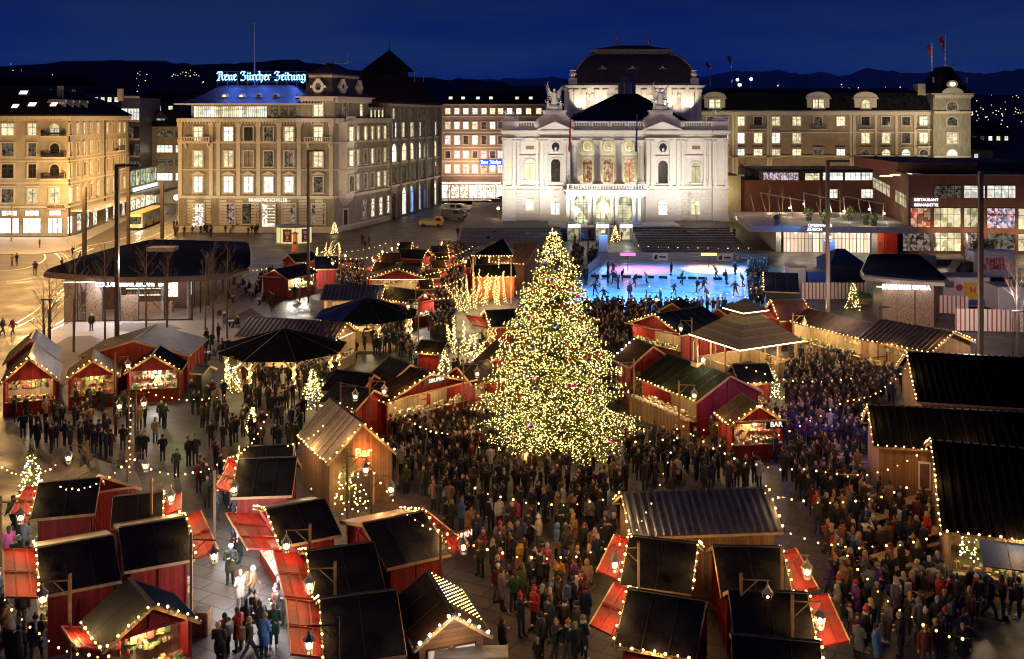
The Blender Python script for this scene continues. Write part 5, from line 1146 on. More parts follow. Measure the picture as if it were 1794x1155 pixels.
# ================================================================ J: cafe pavilion
rp=[P(x,y,4.9).xy for x,y in ((76,476),(86,470),(140,450),(200,433),(258,421),(268,419.5),(340,421),(430,423.5),(438,426),(441.5,440),(441.5,464),(436,470),(398,480),(350,483.5),(292,486),(220,486.5),(155,484),(110,480),(86,478))]
rt=thing('cafe_pavilion','cafe pavilion with broad dark rounded roof, glass walls and a row of white lit letters','cafe',(rp[14].x,rp[14].y,0))
mb=MB(); e=lp(rp,rt,4.35); mb.ext(e,(0,0,.35)); mb.loft([v+V(0,0,.35) for v in e],lp(shrink(rp,.985),rt,4.9)); mb.build('roof_edge',mat('roof_edge_brown',(.07,.05,.04),.5,.2,2),rt)
mb=MB(); a=lp(shrink(rp,.984),rt,4.92); b_=lp(shrink(rp,.93),rt,5.06); mb.loft(a,b_); mb.poly(b_); mb.build('roof',BLUER,rt)
mb=MB(); c=P(285,440,5)-rt.location; mb.box(c.x-1.6,c.x+1.6,c.y-1,c.y+1,5,5.5); mb.build('roof_hatch',METG,rt)
w0=P(112,565).xy; w1=P(337,562).xy; w2=P(432,478).xy; w3=P(262,452).xy; w4=P(140,500).xy
f=Face(w0,w1,rt); fr2=Face(w1,w2,rt)
PERF=bpy.data.materials.new('perforated_bronze'); PERF.use_nodes=True; nt=PERF.node_tree; b=nt.nodes['Principled BSDF']; b.inputs['Roughness'].default_value=.5; b.inputs['Metallic'].default_value=.3
tc=nt.nodes.new('ShaderNodeTexCoord'); vo=nt.nodes.new('ShaderNodeTexVoronoi'); vo.inputs['Scale'].default_value=8; cr=nt.nodes.new('ShaderNodeValToRGB'); cr.color_ramp.elements[0].position=.28; cr.color_ramp.elements[0].color=(.02,.012,.008,1); cr.color_ramp.elements[1].position=.36; cr.color_ramp.elements[1].color=(.17,.115,.075,1)
nt.links.new(tc.outputs['Object'],vo.inputs[0]); nt.links.new(vo.outputs[0],cr.inputs[0]); nt.links.new(cr.outputs[0],b.inputs['Base Color'])
# floor, back wall, ceiling glow inside: shelves and bar
mb=MB(); mb.ext(lp([w0+Vector((.5,7)),w1+Vector((-2,7)),w1+Vector((-2,7.3)),w0+Vector((.5,7.3))],rt,0),(0,0,4.3)); mb.build('inner_wall',mat('inner_wall',(.12,.05,.045),.7,.3,2),rt)
mb=MB(); mb.box(f.len*.3,f.len*.75,4.5,5.2,0,1.1); f.part(mb,'bar_counter',WOODL)
mb=MB()
for z in (1.6,2.3,3.0): mb.box(f.len*.33,f.len*.62,6.6,6.95,z,z+.05)
for i in range(60): x=f.len*.33+R.random()*f.len*.28; z=R.choice((1.65,2.35,3.05)); mb.lathe([(.05,0),(.05,.22),(.02,.3)],5,(x,6.75,z))
f.part(mb,'bottle_shelf',mat('glassware',(.45,.4,.3),.2,.5,5))
mb=MB()
for z in (1.55,2.25,2.95): mb.box(f.len*.33,f.len*.62,6.5,6.55,z,z+.06)
mb.box(f.len*.68,f.len*.76,6.4,6.45,1.4,3.2); mb.box(f.len*.84,f.len*.88,6.4,6.45,1.6,3.2)
f.part(mb,'strip_light',emis('shelf_light',(1,.95,.7),3,True))
L_=f.len
for a,b,k in ((0,.105,'p'),(.105,.17,'g'),(.17,.3,'p'),(.3,.44,'g'),(.44,.58,'h'),(.58,.78,'g'),(.78,1,'g')):
    mb=MB()
    if k=='p': mb.box(a*L_,b*L_-.03,0,.08,.05,4.3); f.part(mb,'perforated_screen',PERF)
    elif k=='h': mb.box(a*L_,b*L_-.03,0,.08,.05,2.7); f.part(mb,'perforated_screen',PERF)
    mb=MB(); mb.box(b*L_-.05,b*L_+.03,-.03,.1,.05,4.3); mb.box(a*L_,b*L_-.05,.02,.06,4.1,4.3); mb.box(a*L_,b*L_-.05,.02,.06,0.05,.2); f.part(mb,'mullion',METD)
GLASS=bpy.data.materials.new('clear_glass'); GLASS.use_nodes=True; nt=GLASS.node_tree; nt.nodes.clear(); o_=nt.nodes.new('ShaderNodeOutputMaterial'); mx=nt.nodes.new('ShaderNodeMixShader'); tr=nt.nodes.new('ShaderNodeBsdfTransparent'); gs=nt.nodes.new('ShaderNodeBsdfGlossy'); gs.inputs['Roughness'].default_value=.03; tr.inputs[0].default_value=(.8,.78,.78,1); mx.inputs[0].default_value=.08; nt.links.new(tr.outputs[0],mx.inputs[1]); nt.links.new(gs.outputs[0],mx.inputs[2]); nt.links.new(mx.outputs[0],o_.inputs[0])
mb=MB(); mb.poly([(0,.05,.2),(L_,.05,.2),(L_,.05,4.1),(0,.05,4.1)]); f.part(mb,'glass',GLASS)
mb=MB(); mb.poly([(0,.05,.2),(fr2.len,.05,.2),(fr2.len,.05,4.1),(0,.05,4.1)]); fr2.part(mb,'glass',GLASS)
mb=MB()
for i in range(9): mb.box(i*fr2.len/8-.04,i*fr2.len/8+.04,-.04,.1,.05,4.3)
fr2.part(mb,'mullion',METD)
mb=MB(); mb.ext(lp([w4,w0,w0+Vector((.1,.1)),w4+Vector((.1,.1))],rt,0),(0,0,4.3)); mb.build('side_wall',PERF,rt)
for t in (.08,.75,.95): MB().lathe([(.22,0),(.22,4.3)],10).build('column',CONC,rt,M=f.M(t*L_,.05,-1.2))
for t in (.15,.3,.42,.55,.7,.85): light('POINT',f.M(t*L_,3.7,-3.5).translation+rt.location,60,(1,.6,.4),.3)
mb=MB(); mb.box(.2,L_-1.2,-.75,-.68,4.15,4.25); f.part(mb,'strip_light',emis('led_warm',(1,.85,.6),3,True))
u0=f.uz(173,490)[0]; u1=f.uz(275,490)[0]
tm=text_mesh('COLLANA BAR & CAFE',.62,.05,emis('led_white',(.93,.95,1),6,True),bold=.015); wd=max(v.co.x for v in tm.vertices)-min(v.co.x for v in tm.vertices)
ob('sign',tm,rt,M=f.M((u0+u1)/2,3.95,1.0)@Matrix.Rotation(math.pi/2,4,'X')@Matrix.Diagonal(((u1-u0)/wd,1,1,1)))
for t in (.25,.4,.55): light('POINT',f.M(t*L_,3.6,1.6).translation+rt.location,420,(.9,.92,1),.3)
light('POINT',f.M(.72*L_,3.6,1.4).translation+rt.location,150,(1,.9,.75),.3)
# ================================================================ K: lit drum kiosk and heater chimney
p=P(510,431); t=thing('ticket_drum','round glowing yellow kiosk drum with red posters in front of the brasserie','kiosk',(p.x,p.y+2.2,0))
MB().lathe([(3.0,.0),(3.0,.35)],28,sy=.75).build('base',CONC,t); MB().lathe([(2.9,.35),(2.9,2.9)],28,cap=False,sy=.75).build('lit_wall',pane('drum_glow',(1,.85,.35),(1,.9,.45),1.15,.9,.3,sample=True),t); MB().lathe([(3.05,2.9),(3.1,3.15),(2.7,3.2),(2.6,2.95)],28,sy=.75).build('rim',METG,t); MB().lathe([(2.62,2.93),(.1,2.95)],28,sy=.75).build('top',METD,t)
mb=MB()
for k in range(14): a=2*math.pi*k/14; mb.box(2.92*math.cos(a)-.03,2.92*math.cos(a)+.03,2.92*.75*math.sin(a)-.03,2.92*.75*math.sin(a)+.03,.35,2.9)
mb.build('mullions',METG,t)
POSTER=mat('red_poster',(.28,.02,.02),.6,.15,3)
for a,w_ in ((-1.78,1.5),(-.75,1.3)):
    c=V(2.98*math.cos(a),2.98*.75*math.sin(a)-.03,1.65); n=Vector((math.cos(a),math.sin(a)/.75,0)).normalized(); x=Vector((-n.y,n.x,0)); q=MB(); q.add([c-x*w_/2-V(0,0,1.05),c+x*w_/2-V(0,0,1.05),c+x*w_/2+V(0,0,1.05),c-x*w_/2+V(0,0,1.05)],[(0,1,2,3)]); po=q.build('poster',POSTER,t)
    q=MB(); c=c+n*.02
    for dz,ww,hh in ((.6,.5,.07),(.42,.4,.05),(.25,.45,.05),(-.3,.2,.28),(-.8,.35,.04)): q.add([c+x*(sx*ww)*.9*w_/1.5+V(0,0,dz+sz*hh) for sx,sz in ((-1,-1),(1,-1),(1,1),(-1,1))],[(0,1,2,3)])
    q.build('print',WHITE,po)
p=P(517,441); t=thing('oven_chimney','tapered orange column with small roof beside the glowing drum kiosk','chimney',p.to_tuple()); OR=mat('orange_enamel',(.6,.2,.03),.5,.15,3); MB().lathe([(.55,0),(.4,1.4),(.32,2.7)],10).build('shaft',OR,t); MB().lathe([(.5,2.7),(.55,2.85),(.1,3.1)],10).build('cap',OR,t); MB().box(-.2,.2,-.46,-.4,1.2,1.6).build('hatch',METD,t); light('POINT',(p.x-.6,p.y-1.4,2),35,(1,.6,.3),.1)
# ================================================================ L: car park pavilion
f0=P(1530,553).xy; f1=P(1546,571).xy; f2=P(1636,573).xy; f3=P(1643,560).xy; bk=[P(1640,510).xy,P(1535,508).xy]
rt=thing('parking_pavilion','car park entrance pavilion with perforated bronze walls, dark roof and white lit name','pavilion',(f1.x,f1.y,0))
poly=[f0,f1,f2,f3]+bk
body(rt,poly,0,4.3,PERF,'wall')
rp=[P(x,y,4.9).xy for x,y in ((1507,474),(1512,482),(1560,487),(1620,492),(1655,493),(1663,489),(1614,447),(1606,445),(1522,445),(1518,450))]
mb=MB(); e=lp(rp,rt,4.4); mb.ext(e,(0,0,.35)); mb.loft([v+V(0,0,.35) for v in e],lp(shrink(rp,.965),rt,4.9)); mb.build('roof_edge',METG,rt); mb=MB(); a=lp(shrink(rp,.962),rt,4.92); b_=lp(shrink(rp,.85),rt,5.1); mb.loft(a,b_); mb.poly(b_); mb.build('roof',BLUER,rt)
f=Face(f1,f2,rt); tm=text_mesh('PARKHAUS OPÉRA',.6,.05,MT['led_white'],bold=.02); u0=f.uz(1544,498)[0]; u1=f.uz(1628,498)[0]; wd=max(v.co.x for v in tm.vertices)-min(v.co.x for v in tm.vertices)
ob('sign',tm,rt,M=f.M((u0+u1)/2,3.95,.35)@Matrix.Rotation(math.pi/2,4,'X')@Matrix.Diagonal(((u1-u0)/wd,1,1,1)))
for t in (.15,.5,.85): light('POINT',f.M(t*f.len,3.9,.9).translation+rt.location,60,(.95,.93,.95),.2)
mb=MB(); mb.box(-.6,0,-.2,-.1,3.9,4.0); f.part(mb,'strip_light',MT['led_warm'])
mb=MB()
for t in (.28,.62,.64): mb.box(f.len*t,f.len*t+.05,-.03,0,.1,3.8)
f.part(mb,'wall_joint',METD)
# striped fences
STRW=mat('fence_white',(.7,.66,.62),.7,.1,4); STRR=mat('fence_red',(.3,.09,.07),.7,.15,4)
def sfence(x0,yb0,x1,yb1,h,lab):
    a=P(x0,yb0);b=P(x1,yb1); t=thing('striped_fence',lab,'fence',a.to_tuple()); fc=Face(a.xy,b.xy,t); n=int(fc.len/.14); w=MB(); r=MB()
    for i in range(n): (w if i%3 else r).box(i*.14,i*.14+.13,0,.03,.1,h+R.uniform(-.03,.03))
    t0=fc.part(w,'slats',STRW); fc.part(r,'slats',STRR); m=MB(); m.box(0,fc.len,.03,.1,.4,.5); m.box(0,fc.len,.03,.1,h-.4,h-.3)
    for i in range(0,int(fc.len/2.5)+1): m.box(min(i*2.5,fc.len-.1),min(i*2.5+.1,fc.len),.1,.2,0,h)
    fc.part(m,'rails',WOODL)
sfence(1403,526,1519,526,2.0,'red and white striped plank fence left of the car park pavilion')
sfence(1644,550,1699,553,2.0,'short red and white striped fence right of the car park pavilion')
sfence(1674,581,1800,584,2.25,'long red and white striped fence in front of the containers at the right edge')
for x,y in ((1455,520),(1600,545),(1720,572)): pass
light('POINT',P(1470,530,5),900,(1,.9,.8),.5); light('POINT',P(1700,600,6),900,(1,.85,.7),.5); light('POINT',P(1760,560,5),900,(1,.85,.7),.5)
# containers, truck, tent, planter
def crate(name,cat,lab,x0,x1,yb,h,d,m,parts=None,gable=False):
    a=P(x0,yb);b=P(x1,yb); w_=b.x-a.x; t=thing(name,lab,cat,(a.x+w_/2,a.y,0)); mb=MB(); mb.bevbox(-w_/2,w_/2,0,d,.35,h,.06); mb.build('body',m,t)
    mb=MB(); mb.box(-w_/2-.03,w_/2+.03,-.03,d+.03,h,h+.08); mb.box(-w_/2,w_/2,.1,d-.1,.15,.35); mb.build('trim',METG,t); return t,w_
CW=mat('container_white',(.55,.56,.6),.5,.08,3)
t,w_=crate('site_container','container','white site container with a yellow poster behind the striped fence',1652,1735,541,3.4,3.2,CW)
q=MB(); q.box(-.3,w_/2-.9,-.06,-.02,1.0,2.9); po=q.build('poster',mat('poster_yellow',(.6,.42,.05),.5,.1,3),t); q=MB(); q.box(.35,.5,-.09,-.06,1.7,2.4);q.box(.8,.95,-.09,-.06,1.7,2.4);q.box(.5,.8,-.09,-.06,1.95,2.1); q.build('emblem',mat('poster_red',(.5,.05,.03),.5,.1,3),po); q=MB(); q.lathe([(.38,0),(.38,.04)],14); q.build('round_logo',MT['poster_red'],t,M=Matrix.Translation((-.8,-.02,2.3))@Matrix.Rotation(math.pi/2,4,'X')); q=MB(); q.box(w_/2-2.4,w_/2-.1,-.05,-.02,.4,1.0); q.build('blue_band',mat('band_blue',(.03,.1,.4),.5,.1,3),t); q=MB(); q.box(-w_/2+.3,-w_/2+1,-.5,-.02,2.4,3.0); q.build('vent_unit',METG,t)
crate('site_container','container','plain white container right of the one with a yellow poster',1749,1800,551,2.9,3.2,CW)
crate('site_container','container','blue cabin with red stripe between tent and striped fence on its left',1415,1446,512,2.4,2.5,mat('cabin_blue',(.03,.1,.5),.5,.1,3))
crate('site_container','container','small white cabin at the left end of the striped fence',1384,1412,512,2.9,2.5,CW)
a=P(1706,500); t=thing('box_truck','white box truck with SMITH & SMITH lettering parked behind the containers','truck',(a.x,a.y,0))
q=MB(); w_=P(1778,500).x-a.x; q.bevbox(0,w_,0,2.5,1.0,4.2,.08); bx_=q.build('cargo_box',CW,t); q=MB(); q.box(0,w_,.2,2.3,.7,1.0); q.build('chassis',METD,t)
q=MB(); q.add([(-2.3,.1,.6),(0,.1,.6),(0,.1,2.9),(-1.5,.1,2.9),(-2.2,.1,1.9),(-2.3,2.4,.6),(0,2.4,.6),(0,2.4,2.9),(-1.5,2.4,2.9),(-2.2,2.4,1.9)],[(0,1,2,3,4),(9,8,7,6,5),(0,5,6,1),(1,6,7,2),(2,7,8,3),(3,8,9,4),(4,9,5,0)]); cb=q.build('cab',METD,t); q=MB(); q.box(-1.5,-.5,.06,.1,1.8,2.6); q.build('window',PDK,cb)
def wheel(t,x,y,r=.45,w=.25):
    q=MB(); q.lathe([(r*.6,-w/2),(r,-w/2),(r,w/2),(r*.6,w/2)],16); wo=q.build('wheel',mat('tyre',(.02,.02,.02),.8,.1,5),t,M=Matrix.Translation((x,y,r))@Matrix.Rotation(math.pi/2,4,'X')); q=MB(); q.lathe([(r*.6,-w*.4),(r*.55,w*.45),(.05,w*.5)],12); q.build('rim',METG,wo)
for x in (-1.4,w_-1.6,w_-2.7): wheel(t,x,.2); wheel(t,x,2.3)
for s_,z in (('SMITH',3.0),('& SMITH',2.25)): ob('lettering',text_mesh(s_,1.0,.01,mat('pink_red',(.6,.02,.08),.5,.1,3),bold=.03),bx_,M=Matrix.Translation((w_*.56,-.03,z))@Matrix.Rotation(math.pi/2,4,'X'))
light('POINT',P(1740,505,6)+V(0,-4,0),900,(1,.9,.95),.4)
a=P(1456,502);b=P(1516,502); t=thing('storage_tent','dark blue marquee tent between the rink and the car park pavilion','tent',(a.x,a.y,0)); w_=b.x-a.x; BT_=mat('blue_canvas',(.008,.018,.06),.6,.2,2,bump=.3); q=MB(); q.box(0,w_,0,6,0,2.7); q.build('side_walls',BT_,t); q=MB(); q.add([(-.2,-.2,2.7),(w_+.2,-.2,2.7),(w_+.2,6.2,2.7),(-.2,6.2,2.7),(1.6,3,4.3),(w_-1.6,3,4.3)],[(0,1,5,4),(1,2,5),(2,3,4,5),(3,0,4)]); q.build('roof',BT_,t)
p=P(1505,532); t=thing('planter','wooden planter box full of green leaves before the striped fence','planter',p.to_tuple()); MB().bevbox(-1.1,1.1,-.6,.6,0,.65,.04).build('box',WOODL,t); m=MB(); leafball(m,(0,0,.9),.8,500,.16,sz=(1.7,.8,.55)); m.build('foliage',mat('planter_leaf',(.12,.2,.06),.7,.4,5),t)
for k in range(6):
    p=P(1636+k*11,462); t=thing('tasting_table','%s of the small pale tables in a row before the brown annex'%['leftmost','second','third','fourth','fifth','rightmost'][k],'table',p.to_tuple(),group='pale tables before the annex'); MB().box(-.45,.45,-1.2,1.2,.72,.78).build('tabletop',WOODL,t); MB().box(-.4,-.34,-1,1,0,.72).box(.34,.4,-1,1,0,.72).build('frame',METD,t)
# ================================================================ O: ice rink
def ice_mat():
    m=bpy.data.materials.new('ice'); m.use_nodes=True; nt=m.node_tree; N=nt.nodes; L=nt.links; b=N['Principled BSDF']; tc=N.new('ShaderNodeTexCoord')
    nz=N.new('ShaderNodeTexNoise'); nz.inputs['Scale'].default_value=.25; nz.inputs['Detail'].default_value=7; nz.inputs['Distortion'].default_value=2.5; L.new(tc.outputs['Object'],nz.inputs[0]); cr=N.new('ShaderNodeValToRGB'); cr.color_ramp.elements[0].position=.35; cr.color_ramp.elements[0].color=(.45,.5,.55,1); cr.color_ramp.elements[1].position=.62; cr.color_ramp.elements[1].color=(.8,.84,.88,1); L.new(nz.outputs[0],cr.inputs[0]); L.new(cr.outputs[0],b.inputs['Base Color']); b.inputs['Roughness'].default_value=.28; return m
ICE=ice_mat()
ic=g((1062,458),(1345,462),(1352,552),(985,548),(1003,505))
sheet('ice',ic,.12,ICE,thick=.1)
RA=mat('rink_board',(.3,.36,.42),.5,.15,3)
def board(x0,y0,x1,y1,lab,n=5):
    a=P(x0,y0);b=P(x1,y1); t=thing('rink_fence',lab,'fence',a.to_tuple(),group='slatted fences around the ice rink'); fc=Face(a.xy,b.xy,t); m=MB()
    for k in range(5): m.box(0,fc.len,0,.05,.15+k*.24,.33+k*.24)
    fc.part(m,'rails',RA); m=MB(); n=int(fc.len/2)+1
    for i in range(n): m.box(min(i*2,fc.len-.08),min(i*2+.08,fc.len),.05,.12,0,1.35)
    fc.part(m,'posts',METG); return t,fc
tf,ff=board(1057,458,1345,461,'slatted fence along the far edge of the ice rink')
board(1001,507,1057,458,'slatted fence on the left edge of the ice rink')
for x,s_,c in ((1156,'ZURICH',WHITE),(1270,'EIS',WHITE),(1306,'rink',None)):
    pass
for x0,x1,c in ((1143,1170,WHITE),(1256,1284,WHITE),(1286,1326,mat('banner_azure',(.1,.35,.6),.5,.1,3))):
    u0=ff.uz(x0,450)[0];u1=ff.uz(x1,450)[0]; m=MB(); m.box(u0,u1,-.06,-.02,.2,1.3); bn=ff.part(m,'banner',c); m=MB(); m.add([(u0+.2,-.08,.35),(u0+.7,-.08,.4),(u0+.75,-.08,1.1),(u0+.3,-.08,.9)],[(0,1,2,3)]); m.box(u0+.95,u1-.3,-.08,-.06,.6,.85); m.build('print',METD if c==WHITE else WHITE,bn)
t=thing('rink_divider','low dark curb line across the middle of the ice rink','barrier',P(1035,486).to_tuple()); fc=Face(P(1035,487).xy,P(1255,492).xy,t)
m=MB(); u=0
while u<fc.len: m.box(u,u+1.1,0,.25,.12,.42); u+=1.25+R.random()*1.2
fc.part(m,'curb_blocks',METD)
for x,y,c,e,lab,tg in ((1100,446,(1,.04,.12),15000,'red stage floodlight bar at the far edge of the ice',(1115,475)),(1242,452,(1,.42,.05),13000,'orange stage floodlight bar at the far edge of the ice',(1245,474))):
    p=P(x,453,1.8); t=thing('floodlight',lab,'floodlight',(p.x,p.y,0)); MB().tube([(0,0,0),(0,0,2.2)],.06,6).build('post',METD,t); MB().box(-1.0,1.0,-.15,.15,2.2,2.5).build('lamp_head',emis('flood_'+lab[:3],c,9,True),t)
    light('SPOT',(p.x,p.y+.4,5.5),e*1.1,c,.3,tgt=(P(*tg).x,P(*tg).y,0),ang=85,blend=.9)
for x,y,z,e,c in ((1090,520,9,6000,(.03,.33,1)),(1250,515,9,6000,(.03,.35,1)),(1160,480,9,6500,(.04,.37,1)),(1020,525,7,4000,(.02,.2,1)),(1320,480,8,6000,(.04,.37,1)),(1160,535,8,5000,(.04,.37,1))):
    p=P(x,y); light('SPOT',(p.x,p.y,z),e*1.3,c,.5,tgt=(p.x,p.y-1,0),ang=125,blend=.7)
light('SPOT',(P(1450,450).x,P(1450,450).y,6),3500,(.05,.3,1),.3,tgt=(P(1000,430).x,P(1000,430).y+10,1),ang=50)
light('SPOT',(P(1058,425).x,P(1058,425).y,4),6000,(.1,.35,1),.3,tgt=(P(900,420).x,P(900,420).y,0),ang=70)
light('SPOT',(P(1056,425).x,P(1056,425).y,6),1500,(.06,.25,1),.3,tgt=(P(1360,395).x,P(1360,395).y+5,2),ang=60)
for x,y,lab in ((1056,440,'blue lit white box tower with a blue spotlight beside the rink corner'),(1452,452,'blue spotlight tower at the right behind the rink')):
    p=P(x,y); t=thing('light_tower',lab,'light tower',p.to_tuple()); m=MB(); m.box(-.7,.7,-.7,.7,0,2.4); m.box(-.75,.75,-.75,.75,2.4,2.5); m.build('box',WHITE,t); m=MB(); m.ico((0,-.5,3.1),.22); m.build('lamp',emis('blue_lamp',(.25,.55,1),18),t); MB().tube([(0,-.3,2.5),(0,-.3,3.2)],.05,5).build('stand',METD,t); light('POINT',(p.x,p.y-1.6,3.4),300,(.08,.3,1),.2)
# steps to the right under the terrace, street lamps of the opera forecourt
def globe(x,y,h,lab,e=260,r=.28,st=10,col=(1,.72,.35)):
    p=P(x,y); t=thing('street_lamp',lab,'street lamp',p.to_tuple(),group='globe street lamps'); MB().lathe([(.16,0),(.14,.6),(.07,.8),(.05,h-.3)],8).build('post',METG,t); m=MB(); m.blob((0,0,h),r,10,8); m.build('globe',emis('globe_warm',(1,.8,.45),st),t,smooth=True); MB().lathe([(.1,h-.35),(.16,h-.2)],8).build('collar',METD,t); light('POINT',(p.x,p.y,h),e,col,r*1.02+.02); return t
globe(873,402,3.9,'globe lamp at the left corner of the opera steps',900); globe(830,372,3.9,'globe lamp by the ramp left of the opera',900); globe(1221,412,5.6,'globe lamp on a stone plinth right of the opera entrance',1100); globe(869,352,4.3,'globe lamp at the back street beside the opera wall',500); globe(309,400,5.8,'big round white lamp at the end of the tram street beside the newspaper building',1200,.5)
for x,y,h in ((1349,0,0),): pass
for x,lab in ((1762,'very bright street lamp at the right edge above the brown annex roof'),(1705,'small street lamp beyond the annex roof, left one'),(1716,'small street lamp beyond the annex roof, middle one'),(1738,'small street lamp beyond the annex roof by the bare tree')):
    Yl=262; p=PY(x,286 if x!=1762 else 284,Yl); t=thing('street_lamp',lab,'street lamp',(p.x,Yl,0),group='globe street lamps'); MB().tube([(0,0,0),(0,0,p.z)],.1,6).build('post',METG,t); m=MB(); m.ico((0,0,p.z),.55 if x==1762 else .28); m.build('globe',emis('lamp_hot',(1,.75,.4),14),t); light('POINT',(p.x,Yl,p.z),6000 if x==1762 else 1500,(1,.55,.2),.4)
# tall masts
def mast(x,yt,yb,lab,z=17,w=.3,arm=True,lit=False):
    p=P(x,yb); t=thing('light_mast',lab,'light mast',p.to_tuple(),group='tall square masts on the plaza'); MB().bar((0,0,0),(0,0,z),w,w).build('pole',mat('mast_brown',(.07,.05,.042),.5,.2,2,metal=.3),t)
    if arm: MB().box(-.1,1.9,-.25,.25,z-.05,z+.12).build('lamp_arm',METD,t)
    return t
mast(205,291,655,'tall brown square mast in front of the cafe sign'); mast(540,265,520,'tall brown square mast in the middle left of the market'); mast(1450,283,614,'tall brown square mast right of the ice rink'); mast(1718,308,720,'tall brown square mast at the right before the striped fence')
mast(318,246,404,'tall pale square mast beside the newspaper building left corner',17.0,.7,False); mast(225,250,442,'tall mast with signal boxes on the tram street',15,.45,False); mast(284,325,417,'medium mast beside the bus at the tram stop',9.6,.5,False); mast(148,345,452,'blue lit thick mast with traffic signal left of the cafe roof',10.5,.5,False)
light('SPOT',P(148,470,1)+V(0,-2,0),500,(.3,.4,1),.1,tgt=P(148,452,6),ang=50)
p=P(82,625); t=thing('double_lamp','dark double post street light left of the cafe trees','street lamp',p.to_tuple()); MB().bar((-.3,0,0),(-.3,0,5),.12).bar((.3,0,0),(.3,0,5),.12).bar((-.5,0,5),(.5,0,5.02),.16).build('frame',METD,t)
p=P(1540,640); 
for x,y,lab in ((1538,640,'thin dark lamp post in front of the car park pavilion'),(1774,650,'thin lamp post at the right edge of the square before the striped fence')):
    p=P(x,y); t=thing('lamp_post',lab,'lamp post',p.to_tuple()); MB().tube([(0,0,0),(0,0,4.9)],.06,6).build('post',METD,t); MB().box(0,.9,-.12,.12,4.85,4.97).build('lamp_arm',METD,t)
# washes: unseen spots added, most of them low, to light the facades
SHR=0
def wash(face,root,n,dist,z,e,col,tz=9,ang=75,u0=0,u1=None):
    u1=face.len if u1 is None else u1
    for i in range(n):
        u=u0+(i+.5)*(u1-u0)/n; p=face.M(u,z,dist).translation+(root.location if root else V(0,0,0)); q=face.M(u,tz,0).translation+(root.location if root else V(0,0,0)); light('SPOT',p,e,col,.5,tgt=q,ang=ang,blend=.9)
wash(fA,None,4,13,4.5,0,WARM) if 0 else None
def faceN(a,b): return Face(a,b,None)
FA=faceN(pA,pB); FB=faceN(pB,pC); FF=faceN(A,B); FC=faceN(B,C); FR=faceN(C,D); FW=faceN(D,E_)
wash(FA,None,5,7,3,700,(1,.86,.62),9,95); wash(FB,None,5,7,4,560,(1,.86,.6),10,100)
wash(FF,None,5,7,3,1150,(1,.84,.56),10,85); wash(FC,None,1,9,4,1400,(1,.85,.6),12,70); wash(FR,None,3,6,3,750,(1,.85,.6),12,85); wash(FW,None,5,6,3,850,(1,.86,.62),12,95)
wash(FF,None,3,10,17,1500,(1,.8,.6),25,60)
E1=faceN(PY(768,347,265).xy,PY(880,347,265).xy); wash(E1,None,3,16,7,4200,(1,.68,.5),13,80)
wash(faceN((X(1228,240),240),(X(1629,240),240)),None,7,9,3,2200,(1,.66,.30),12,90); wash(faceN((X(1228,240),240),(X(1629,240),240)),None,4,20,14,3500,(1,.75,.5),25,60,u0=32); wash(faceN((X(1620,238),238),(X(1694,238),238)),None,2,20,10,10000,(1,.82,.52),18,60); light('SPOT',(X(1250,240),225,8),5500,(1,.82,.4),.4,tgt=(X(1250,240),240,20),ang=50)
for x,y,e in ((1610,470,3500),(1680,475,3500),(1760,475,3500)): p=P(x,y,8.5); light('SPOT',p,e,(1,.6,.45),.5,tgt=(p.x+3,157,8),ang=100)
light('POINT',PY(1400,330,190)+V(0,0,2),1500,(1,.5,.3),.5)
light('SPOT',PY(560,330,168)+V(0,0,0),3500,(1,.85,.7),.4,tgt=PY(580,140,186),ang=45); light('SPOT',PY(650,330,185),2200,(1,.85,.7),.4,tgt=PY(625,150,192),ang=45)
for xx in (1300,1400,1500,1600): light('SPOT',(X(xx,240),226,19),900,(1,.85,.6),.4,tgt=(X(xx,240),240,24.5),ang=95)
# tram street: sodium lamps hung over the lanes
for x,y,z,e in ((40,450,11,5200),(110,455,11,5200),(-40,500,11,5500),(60,520,11,5000),(190,430,11,4200),(250,400,11,4500),(290,385,10,3500),(120,420,9,2500),(20,600,11,3800),(-30,660,11,2500)): light('POINT',P(x,y)+V(0,0,z),e*1.6,(1,.56,.18),.4)
# plaza: white light near the cafe, soft warm spill by the opera street
for x,y,z,e,c in ((230,650,9,1900,(1,.82,.66)),(400,600,13,1500,(1,.85,.75)),(330,590,8,900,(1,.82,.7)),(450,500,12,1900,(1,.8,.65)),(600,430,12,2200,(1,.72,.5)),(700,410,12,2600,(1,.68,.48)),(780,395,10,2200,(1,.7,.45)),(830,350,9,3500,(1,.6,.35)),(1450,545,9,1500,(1,.85,.7)),(1600,610,8,900,(1,.8,.62)),(1680,640,7,700,(1,.75,.6)),(1300,420,9,1200,(1,.65,.4)),(960,400,9,1500,(1,.7,.45))): light('POINT',P(x,y)+V(0,0,z),e*.5,(c[0],c[1]*.93,c[2]*.8),.5)
